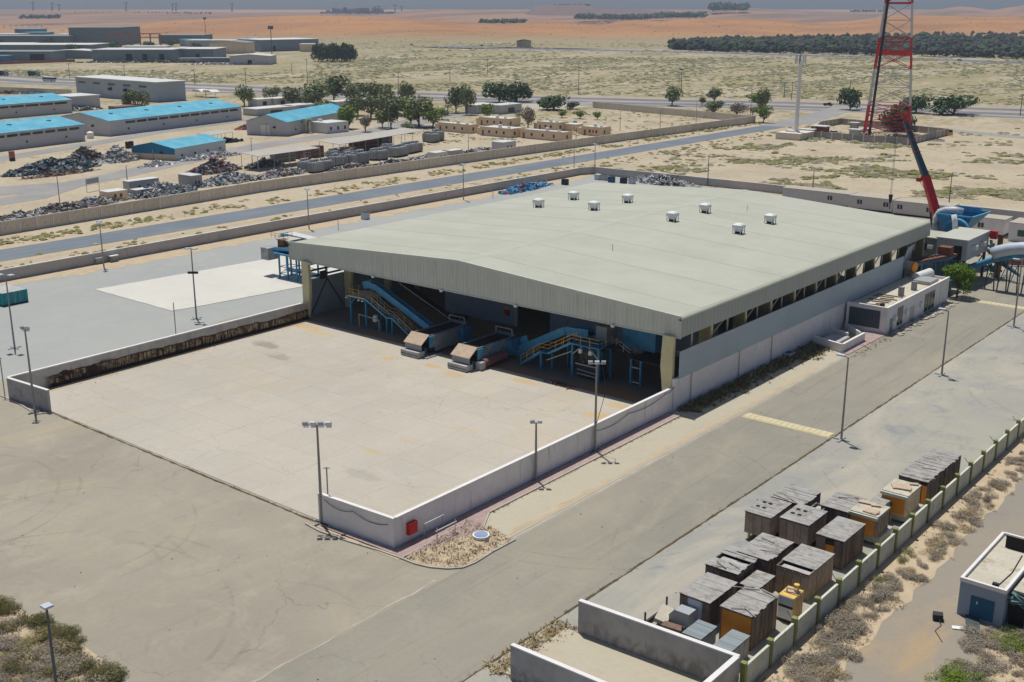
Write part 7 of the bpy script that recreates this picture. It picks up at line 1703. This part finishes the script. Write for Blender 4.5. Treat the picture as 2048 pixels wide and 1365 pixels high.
# palms
def palm(label, px, py, hpx, cat='palm tree'):
    q = G(px, py); H = hpx*dist(*q)/F_PX; t = thing('palm_tree', label, cat, (*q,0)); MB().tube((*q,0),(q[0]+.2,q[1],H*.78),.28,.2,n=7).build('trunk', M['trunk'], t)
    for k in range(14):
        a = k*2.4; l = H*.36; P = [(q[0]+.2,q[1],H*.78)]; 
        for j in (1,2,3): P.append((q[0]+.2+cos(a)*l*j/3, q[1]+sin(a)*l*j/3, H*.78+l*(.5*j/3-.75*(j/3)**2*(1+.4*(k % 3)))))
        mb = MB()
        for c0, c1, w_ in zip(P, P[1:], (.30,.55,.25)): mb.bar(c0, c1, w_*1.6, .05)
        mb.build('frond', M['leaf_olive'] if k % 3 else M['leaf_dry'], t)
palm('date palm with brownish fronds beside the white house', 616, 266, 34); palm('small palm left of the tall twin-crowned tree', 895, 231, 26); palm('small palm in front of the clinic', 1036, 248, 26)
for k, px in enumerate((8,22,33,45,59,71,84)): palm('distant palm at the far upper left, '+['first','second','third','fourth','fifth','sixth','last'][k]+' of the row from the left edge', px, 60, 11)
# tree by the service building, near and leafy
M['leaf_nim'] = mat_leaf('fresh_foliage', (.10,.19,.02), (.16,.25,.03))
t = thing('leafy_tree', 'bright green leafy tree beside the white service building and the side conveyor', 'tree', (-64.2,203.8,0))
me = leafmesh('crown', M['leaf_nim'], [(0,0,4.9,2.2,2.2,1.4),(1.2,.6,4.2,1.8,1.8,1.5),(-1.3,-.4,4.6,1.6,1.6,1.3),(1.6,-.9,2.6,1.3,1.3,1.7),(.2,1.2,3.6,1.8,1.8,1.6)], 3800, .20, 77)
o = bpy.data.objects.new('crown', me); COL.objects.link(o); o.parent = t
MB().tube((0,0,0),(.1,.1,4),.2,.1,n=7).tube((0,0,1.6),(1.3,.5,4),.12,.05,n=6).tube((0,0,1.8),(-1.1,-.4,4.3),.12,.05,n=6).build('trunk', M['trunk'], t, off=(0,0,0))
# dry shrubs along the fence, bank scrub, grass tufts
M['leaf_bush'] = mat_leaf('bush_foliage', (.15,.14,.05), (.10,.10,.035))
def shrubproto(nm, m, seed, n=420, s=.10, w=1.0, h=.62):
    rnd = random.Random(seed); B = [(rnd.uniform(-.5,.5)*w, rnd.uniform(-.5,.5)*w, h*.40, w*rnd.uniform(.3,.5), w*rnd.uniform(.3,.5), h*rnd.uniform(.4,.62)) for _ in range(6)]
    return leafmesh(nm, m, B, n, s, seed, .4, .16)
SP = {'grey': [shrubproto('dry_shrub', M['leaf_dry'], s, 1800, .075) for s in (1,2,3)], 'olive': [shrubproto('scrub_bush', M['leaf_bush'], s, 1600, .07) for s in (4,5)], 'tan': [shrubproto('grass_clump', M['leaf_tan'], s, 1200, .08, 1., .5) for s in (6,7)], 'yel': [shrubproto('yellow_bush', M['leaf_yel'], s, 1300, .07) for s in (8,9)]}
LB = {'grey': ('dry_shrub','dry grey-brown shrub growing between the cream fence and the dirt track','shrubs along the cream fence'), 'olive': ('scrub_bush','green-olive low bush on the sand bank in the near left corner','bushes on the near left sand bank'), 'tan': ('grass_clump','clump of dry tan grass at the foot of the white walls','dry grass clumps by the walls'), 'yel': ('yellow_bush','yellow-green low bush beside the cream fence','yellow bushes by the cream fence')}
def bush(kind, X, Y, sc, label=None, group=None, z=0, nm=None):
    me = random.choice(SP[kind]); o = bpy.data.objects.new(nm or LB[kind][0], me); COL.objects.link(o)
    o.location = (X, Y, z); o.rotation_euler.z = random.uniform(0,6); o.scale = (sc*random.uniform(.8,1.35), sc*random.uniform(.8,1.35), sc*random.uniform(.5,.9))
    tag(o, label or LB[kind][1], 'bush' if kind != 'tan' else 'grass', group or LB[kind][2]); return o
random.seed(50)
y = 71.
while y < 170:
    for _ in range(2 if random.random() < .6 else 1): bush('grey' if random.random() < .85 else 'tan', -33.+random.uniform(0,2.2), y+random.uniform(-.6,.6), random.uniform(.7,1.5), 'dry grey-brown shrub growing between the cream fence and the dirt track', 'shrubs along the cream fence', nm='dry_shrub')
    y += 1.75
for px, py in ((1815,1108),(1800,1122),(1755,1160)): X, Y = G(px, py); bush('yel', X, Y, 1.1)
# lower right corner thicket
for k in range(150):
    px, py = random.uniform(1560,2060), random.uniform(1180,1400)
    if 1690 < px+(py-1365)*.35 < 1905 and py > 1150: continue
    X, Y = G(px, py)
    if X < -33.8 or (ax0-.6 < X and Y > ay0-.6) : continue
    bush('grey' if random.random() < .82 else 'tan', X, Y, random.uniform(.7,1.6), 'dry shrub in the thicket at the lower right below the dirt track', 'dry shrubs in the lower right thicket', nm='dry_shrub')
M['leaf_bright'] = mat_leaf('bright_foliage', (.12,.20,.015), (.18,.24,.03))
for px, py, s, lb in ((1945,1362,2.2,'bright green bush at the bottom edge below the dirt track'),(2035,1290,2.0,'bright green bush below the annex at the right edge'),(1900,1372,1.6,'smaller bright green bush at the bottom edge')):
    X, Y = G(px, py); t = bush('olive', X, Y, s, lb, 'bright green bushes at lower right'); me = t.data.copy(); me.materials[0] = M['leaf_bright']; t.data = me
# sand bank scrub
for k in range(150):
    px, py = random.uniform(-30,225), random.uniform(1195,1400)
    edge = 1195+(px/215.)**1.15*145 if px > 0 else 1195
    if py < edge+4: continue
    X, Y = G(px, py); near = py < edge+36
    kd = ('olive' if random.random() < .75 else 'yel') if near or random.random() < .25 else ('grey' if random.random() < .7 else 'tan')
    if not near and random.random() < .3: continue
    bush(kd, X, Y, random.uniform(1.0,1.9) , {'olive':'green-olive low bush on the sand bank in the near left corner','yel':'green-olive low bush on the sand bank in the near left corner'}.get(kd,'dry greyish tuft on the sand bank in the near left corner'), {'olive':'green bushes on the near left sand bank','yel':'green bushes on the near left sand bank'}.get(kd,'dry tufts on the near left sand bank'), .03, 'scrub_bush' if kd in ('olive','yel') else 'dry_tuft')
# stuff: grass on the island, along the shed foot wall and in the joints
def tufts(name, label, pts, m, size, n=10, seed=0, hh=.5):
    rnd = random.Random(seed); mb = MB()
    for (x, y, s) in pts:
        for k in range(n):
            a = rnd.uniform(0,6.3); r = s*rnd.random()*.6; c = Vector((x+cos(a)*r, y+sin(a)*r, rnd.uniform(.0,.08))); l = s*rnd.uniform(.4,1.)*size
            tip = c+Vector((rnd.gauss(0,.45)*l, rnd.gauss(0,.45)*l, l*hh*rnd.uniform(.6,1.3))); w_ = Vector((cos(a+1.6),sin(a+1.6),0))*l*.16
            mb.add([tuple(c-w_), tuple(c+w_), tuple(tip)], [(0,1,2)])
            mb.m[-1] = rnd.randrange(len(m)) 
    return tag(mb.build(name, [M[q] for q in m], fix=False), label, 'grass', kind='stuff')
random.seed(60)
P = []
for k in range(1500):
    px, py = random.uniform(812,1024), random.uniform(1035,1137)
    yl = 1117-(px-812)*.60 if px < 945 else 1040+(px-945)*.5; yu = interp([(812,1118),(860,1134),(925,1135),(1024,1081)], px)
    if not (yl < py < yu): continue
    X, Y = G(px, py); P.append((X, Y, random.uniform(.3,.8)))
tufts('dry_grass', 'dry tan grass covering the island inside the curved kerb', P, ['leaf_tan','leaf_tan','leaf_dry'], .8, 9, 1)
P = []
for k in range(900):
    Y = random.uniform(121,163); P.append((-71.4+abs(random.gauss(0,1.)) * (1.1 if Y < 150 else 1.6), Y, random.uniform(.4,1.2)))
M['grass_brown'] = mat_leaf('brown_grass', (.26,.16,.06), (.17,.12,.05))
tufts('dry_grass', 'brown dry grass strip at the foot of the shed side wall', P, ['grass_brown','leaf_tan','leaf_olive'], .95, 12, 2, .6)
P = [(-51.95+random.gauss(0,.1), random.uniform(30,285), random.uniform(.12,.36)) for _ in range(520)] + [(random.uniform(-134,-82), 69.4+random.gauss(0,.1), random.uniform(.1,.32)) for _ in range(160)] + [(-70.0+random.gauss(0,.1), random.uniform(80,119), random.uniform(.15,.45)) for _ in range(170)] + [(-71.6+random.gauss(0,.08), random.uniform(72,119), random.uniform(.15,.5)) for _ in range(150)] + [(random.uniform(-81,-72), 69.3+random.gauss(0,.15), random.uniform(.1,.4)) for _ in range(50)] + [(-63.8+random.gauss(0,.5), random.uniform(157,172), random.uniform(.2,.7)) for _ in range(60)]
tufts('joint_weeds', 'small weeds rooted in the open joints of the yard', P, ['leaf_dry','leaf_tan','leaf_olive'], .9, 7, 3)
P = []
for k in range(2600):
    px, py = random.uniform(-30,232), random.uniform(1190,1400)
    if py < (1195+(px/215.)**1.15*145 if px > 0 else 1195)+2 or mnoise.noise(Vector((px/30., py/22., 0))) < -.12: continue
    X, Y = G(px, py); P.append((X, Y, random.uniform(.25,.7)))
tufts('rough_grass', 'rough brown-green grass covering the near left sand bank', P, ['leaf_bush','grass_brown','leaf_dry'], .7, 9, 5)
P = []
for k in range(5200):
    X = random.uniform(-34.2, -15); Y = random.uniform(60, 150) if random.random() < .5 else random.uniform(60, 92)
    lo_ = -30.2+.4*sin(Y); hi_ = -23.4 if Y < 92 else -22
    if lo_ < X < hi_ or (X > ax0-.3 and Y > ay0-.3): continue
    if mnoise.noise(Vector((X/2.2, Y/3.5, 4))) < -.05: continue
    P.append((X, Y, random.uniform(.2,.6)))
tufts('rough_grass', 'brown dry weeds on the sand either side of the dirt track', P, ['leaf_dry','grass_brown','leaf_tan','leaf_bush'], .7, 7, 6)
P = [(-50.6+random.uniform(-1.5,.3), 69.3+random.uniform(-9.5,.3), random.uniform(.3,.8)) for _ in range(160)]
P = [p for p in P if p[0] < -50.0] ; P += [(random.uniform(-51,-49.4), random.uniform(60,69.4), random.uniform(.3,.7)) for _ in range(90)]
tufts('dry_grass', 'yellow dry grass at the open mouth of the concrete bay', P, ['leaf_tan'], .9, 9, 4)

lm_ = MB(); r_ = random.Random(90)
for k in range(420):
    z_ = r_.random()
    if z_ < .35: X, Y = r_.choice([-142.0+abs(r_.gauss(0,1.2)), -72.5-abs(r_.gauss(0,1.5))]), r_.uniform(70,120); zz = .06
    elif z_ < .6: X, Y = r_.uniform(-64,-52), r_.uniform(20,285); zz = .03
    elif z_ < .8: X, Y = r_.uniform(-52,-36), r_.uniform(72,285); zz = .03
    else: X, Y = r_.uniform(-150,-66), r_.uniform(20,68); zz = .01
    s = r_.uniform(.04,.13); lm_.mi = r_.randrange(4); lm_.cbox((X,Y,zz+s*.2),(s,s*r_.uniform(.4,1),s*.4),r_.uniform(0,3))
tag(lm_.build('litter', [M['junk_d'],M['junk_b'],M['kerb'],M['dark']], fix=False), 'small stones and scraps of litter strewn over the yard and road', 'litter', kind='stuff')
# plain scrub: low clumps, thousands
def scrubfield(name, label, fn, n, seed, mats):
    rnd = random.Random(seed); mb = MB(); c = 0
    while c < n:
        r = fn(rnd)
        if r is None: continue
        X, Y, s, h = r; mb.mi = rnd.randrange(len(mats)); mb.blob((X, Y, -.1), s, s*rnd.uniform(.6,1.1), h, rnd.random()*1e6); c += 1
    o = mb.build(name, [M[q] for q in mats], fix=False); return tag(o, label, 'scrub', kind='stuff')
def fieldA(rnd):   # plain behind the shed, to the highway
    px = rnd.uniform(1150, 2120); 
    py = rnd.uniform(258, 425)
    X, Y = G(px, py)
    if X < -219 or Y < 296 or (Y < 300 and X > -40 and False): return None
    if Y < 292: return None
    d = mnoise.fractal(Vector((X/26., Y/26., 0)), 1, 2, 3) + .35*mnoise.noise(Vector((X/6., Y/6., 5)))
    if d < .12+rnd.uniform(-.12,.25): return None
    s = rnd.uniform(.35,1.35)*(1+max(0,d)); return X, Y, s, s*rnd.uniform(.25,.55)
def cull_wall(f):
    def g(rnd):
        r = f(rnd)
        if r is None: return None
        X, Y = r[:2]
        x0_, y0_ = G(1622,276); 
        if -215 < X < -120 and 425 < Y < 520 and rnd.random() < .75: return None
        return r
    return g
scrubfield('plain_scrub', 'yellow-green scrub clumps on the sandy plain behind the shed', cull_wall(fieldA), 2600, 71, ['leaf_yel','leaf_yel','scrub','leaf_dry'])
def fieldB(rnd):
    d = rnd.uniform(560, 1180); a = rnd.uniform(-.47,.47)*d; X, Y = rot(a, d); px = 1024+F_PX*a/d; 
    if px < 640 and d > 950: return None
    # keep the highways clear
    for P_ in (hwl,):
        dd = interp(P_, px)
        if abs(d-dd) < 42: return None
    v = mnoise.fractal(Vector((X/50., Y/110., 7)), 1, 2, 3)
    if v < rnd.uniform(-.35,.35): return None
    s = rnd.uniform(.7,2.)*(.6+d/1500.); return X, Y, s, s*rnd.uniform(.25,.5)
hwl = [(1024+F_PX*((x*cos(YAW)+y*sin(YAW))/dist(x,y)), dist(x,y)) for x, y in hw]
def okB(rnd):
    r = fieldB(rnd)
    if r is None: return None
    X, Y = r[:2]; d = dist(X, Y); a = X*cos(YAW)+Y*sin(YAW); px = 1024+F_PX*a/d
    if d < interp(hwl, px): return None
    return r
scrubfield('plain_scrub', 'dense scrub speckling the wide plain between the two highways', okB, 9500, 72, ['leaf_yel','scrub','scrub','leaf_dry','leaf_olive'])
def vergeC(rnd):
    Y = rnd.uniform(90, 470); k = rnd.random()
    if k < .7: X = -243+rnd.gauss(0,2.2)
    else: X = -216.5+rnd.gauss(0,3.)
    if mnoise.noise(Vector((Y/9., X/8., 1))) < rnd.uniform(-.3,.3): return None
    if X > -211.5 and Y < 290: return None
    s = rnd.uniform(.3,1.05); return X, Y, s, s*.6
scrubfield('verge_scrub', 'yellow-green verge bushes along both sides of the asphalt road', vergeC, 1500, 73, ['leaf_yel','leaf_yel','leaf_tan'])
def worksD(rnd):
    px, py = rnd.uniform(840,1500), rnd.uniform(212,292)
    X, Y = G(px, py)
    if X > -256 or mnoise.noise(Vector((Y/14., X/14., 1))) < rnd.uniform(-.1,.4): return None
    s = rnd.uniform(.4,1.1); return X, Y, s, s*.5
scrubfield('works_scrub', 'yellow weeds round the beige houses and on the empty plot', worksD, 600, 74, ['leaf_yel','leaf_tan','scrub'])
def duneE(rnd):
    d = rnd.uniform(1500, 2500); a = rnd.uniform(-.47,.47)*d; X, Y = rot(a, d); s = rnd.uniform(.8,2.6); return X, Y, s, s*.6
rnd = random.Random(75); mb = MB()
for k in range(900):
    X, Y, s, h = duneE(rnd); d = dist(X, Y); a = X*cos(YAW)+Y*sin(YAW); z = max(0, hgt(a, d)); mb.blob((X,Y,z-.4), s, s, h, k)
tag(mb.build('dune_scrub', M['leaf_olive'], fix=False), 'sparse dark bushes dotting the orange dunes', 'scrub', kind='stuff')
def fieldF(rnd):
    d = rnd.uniform(1180, 2000); a = rnd.uniform(-.15,.47)*d; X, Y = rot(a, d)
    if mnoise.fractal(Vector((X/60., Y/140., 9)), 1, 2, 3) < rnd.uniform(-.3,.4): return None
    s = rnd.uniform(1.2,3.2); return X, Y, s, s*.35
scrubfield('plain_scrub', 'pale scrub on the far plain between the second highway and the dunes', fieldF, 2600, 77, ['scrub','leaf_yel','leaf_dry','leaf_olive'])
# the dark wood at the right, and far tree belts
M['leaf_wolive'] = mat_leaf('wood_olive', (.11,.12,.08), (.08,.09,.06))
def wood(name, label, fn, n, seed, lo, hi, m=('leaf_wood','leaf_wood','leaf_dark')):
    rnd = random.Random(seed); mb = MB(); c = 0; g = 0
    while c < n and g < n*20:
        g += 1; r = fn(rnd)
        if r is None: continue
        X, Y, z = r; h = rnd.uniform(lo,hi); w_ = h*rnd.uniform(.28,.6); mb.mi = rnd.randrange(len(m))
        mb.tube((X,Y,z-1),(X,Y,z+h*.4),.3,n=3,caps=False)
        for k in range(4): mb.blob((X+rnd.gauss(0,w_*.45),Y+rnd.gauss(0,w_*.45),z+h*rnd.uniform(.12,.6)), w_*.65, w_*.65, h*rnd.uniform(.28,.45), rnd.random()*1e6)
        c += 1
    return tag(mb.build(name, [M[q] for q in m], fix=False), label, 'wood', kind='stuff')
def w1(rnd):
    px = rnd.uniform(1345,2120); yn = interp([(1345,100),(1440,104),(1700,111),(2050,119),(2120,121)], px); yf = interp([(1345,97),(1430,90),(1530,86),(1640,82),(1750,78),(1900,76),(2050,76)], px)
    X, Y = G(px, rnd.uniform(yf, yn)); return X, Y, 0
wood('dark_wood', 'long dark planted wood beyond the far highway on the right', w1, 2200, 81, 5, 14, ('leaf_wood','leaf_wood','leaf_dark','leaf_wood','leaf_wolive'))
def belt(x0, x1, y, b, spread):
    def f(rnd):
        px = rnd.uniform(x0, x1); bb_ = b+rnd.uniform(-spread, spread); p = D(px, interp(y, px) if isinstance(y, list) else y, bb_); return p[0], p[1], p[2]-4
    return f
wood('far_tree_belt', 'dark green tree belt on the plain below the flat-topped hill', belt(1150, 1412, [(1150,36),(1260,38),(1330,34),(1412,33)], 3400, 120), 420, 82, 9, 20, ('leaf_wood','leaf_dark'))
wood('far_tree_belt', 'clump of dark trees on the skyline mound right of centre', belt(1424, 1494, 20, 4000, 60), 70, 83, 16, 34, ('leaf_dark','leaf_wood'))
wood('far_tree_belt', 'thin dark tree line on top of the flat-topped hill', belt(1110, 1178, 10.5, 4080, 20), 60, 84, 5, 9)
wood('far_tree_belt', 'dark hedge rows on the far plain left of the hill', belt(960, 1052, 44, 2600, 60), 90, 85, 7, 13); wood('far_tree_belt', 'scattered dark tree patches on the far left plain', belt(40, 120, 35, 3200, 80), 60, 86, 7, 14); wood('far_tree_belt', 'dark green strip on the horizon left of the lattice tower', belt(1700, 1765, 23, 5200, 30), 60, 87, 8, 14)
wood('far_tree_belt', 'dark patches beyond the orange dune in the left half', belt(640, 790, 26, 4300, 100), 110, 88, 5, 10); wood('far_tree_belt', 'hazy dark scatter on the skyline, far left', belt(150, 420, 26, 4300, 100), 110, 89, 4, 9)

# ============================================================ AIR
hz = MB()
cz = []
a0, a1, d0, d1 = -3600, 3600, -250, 6200
pts = [rot(a0, d0), rot(a1, d0), rot(a1, d1), rot(a0, d1)]
hz.prism(pts, -3, 140)
o = hz.build('haze', []); o.data.materials.clear()
hm = bpy.data.materials.new('haze_air'); hm.use_nodes = True; n_ = hm.node_tree; n_.nodes.clear()
mo = n_.nodes.new('ShaderNodeOutputMaterial'); pv = n_.nodes.new('ShaderNodeVolumePrincipled')
pv.inputs['Color'].default_value = (.72,.84,1,1); pv.inputs['Density'].default_value = .00010; pv.inputs['Anisotropy'].default_value = .1
n_.links.new(pv.outputs[0], mo.inputs['Volume']); o.data.materials.append(hm); o['kind'] = 'stuff'; o.visible_shadow = True
S.cycles.volume_bounces = 0; S.cycles.max_bounces = 5; S.cycles.diffuse_bounces = 3; S.cycles.glossy_bounces = 2; S.cycles.transparent_max_bounces = 4
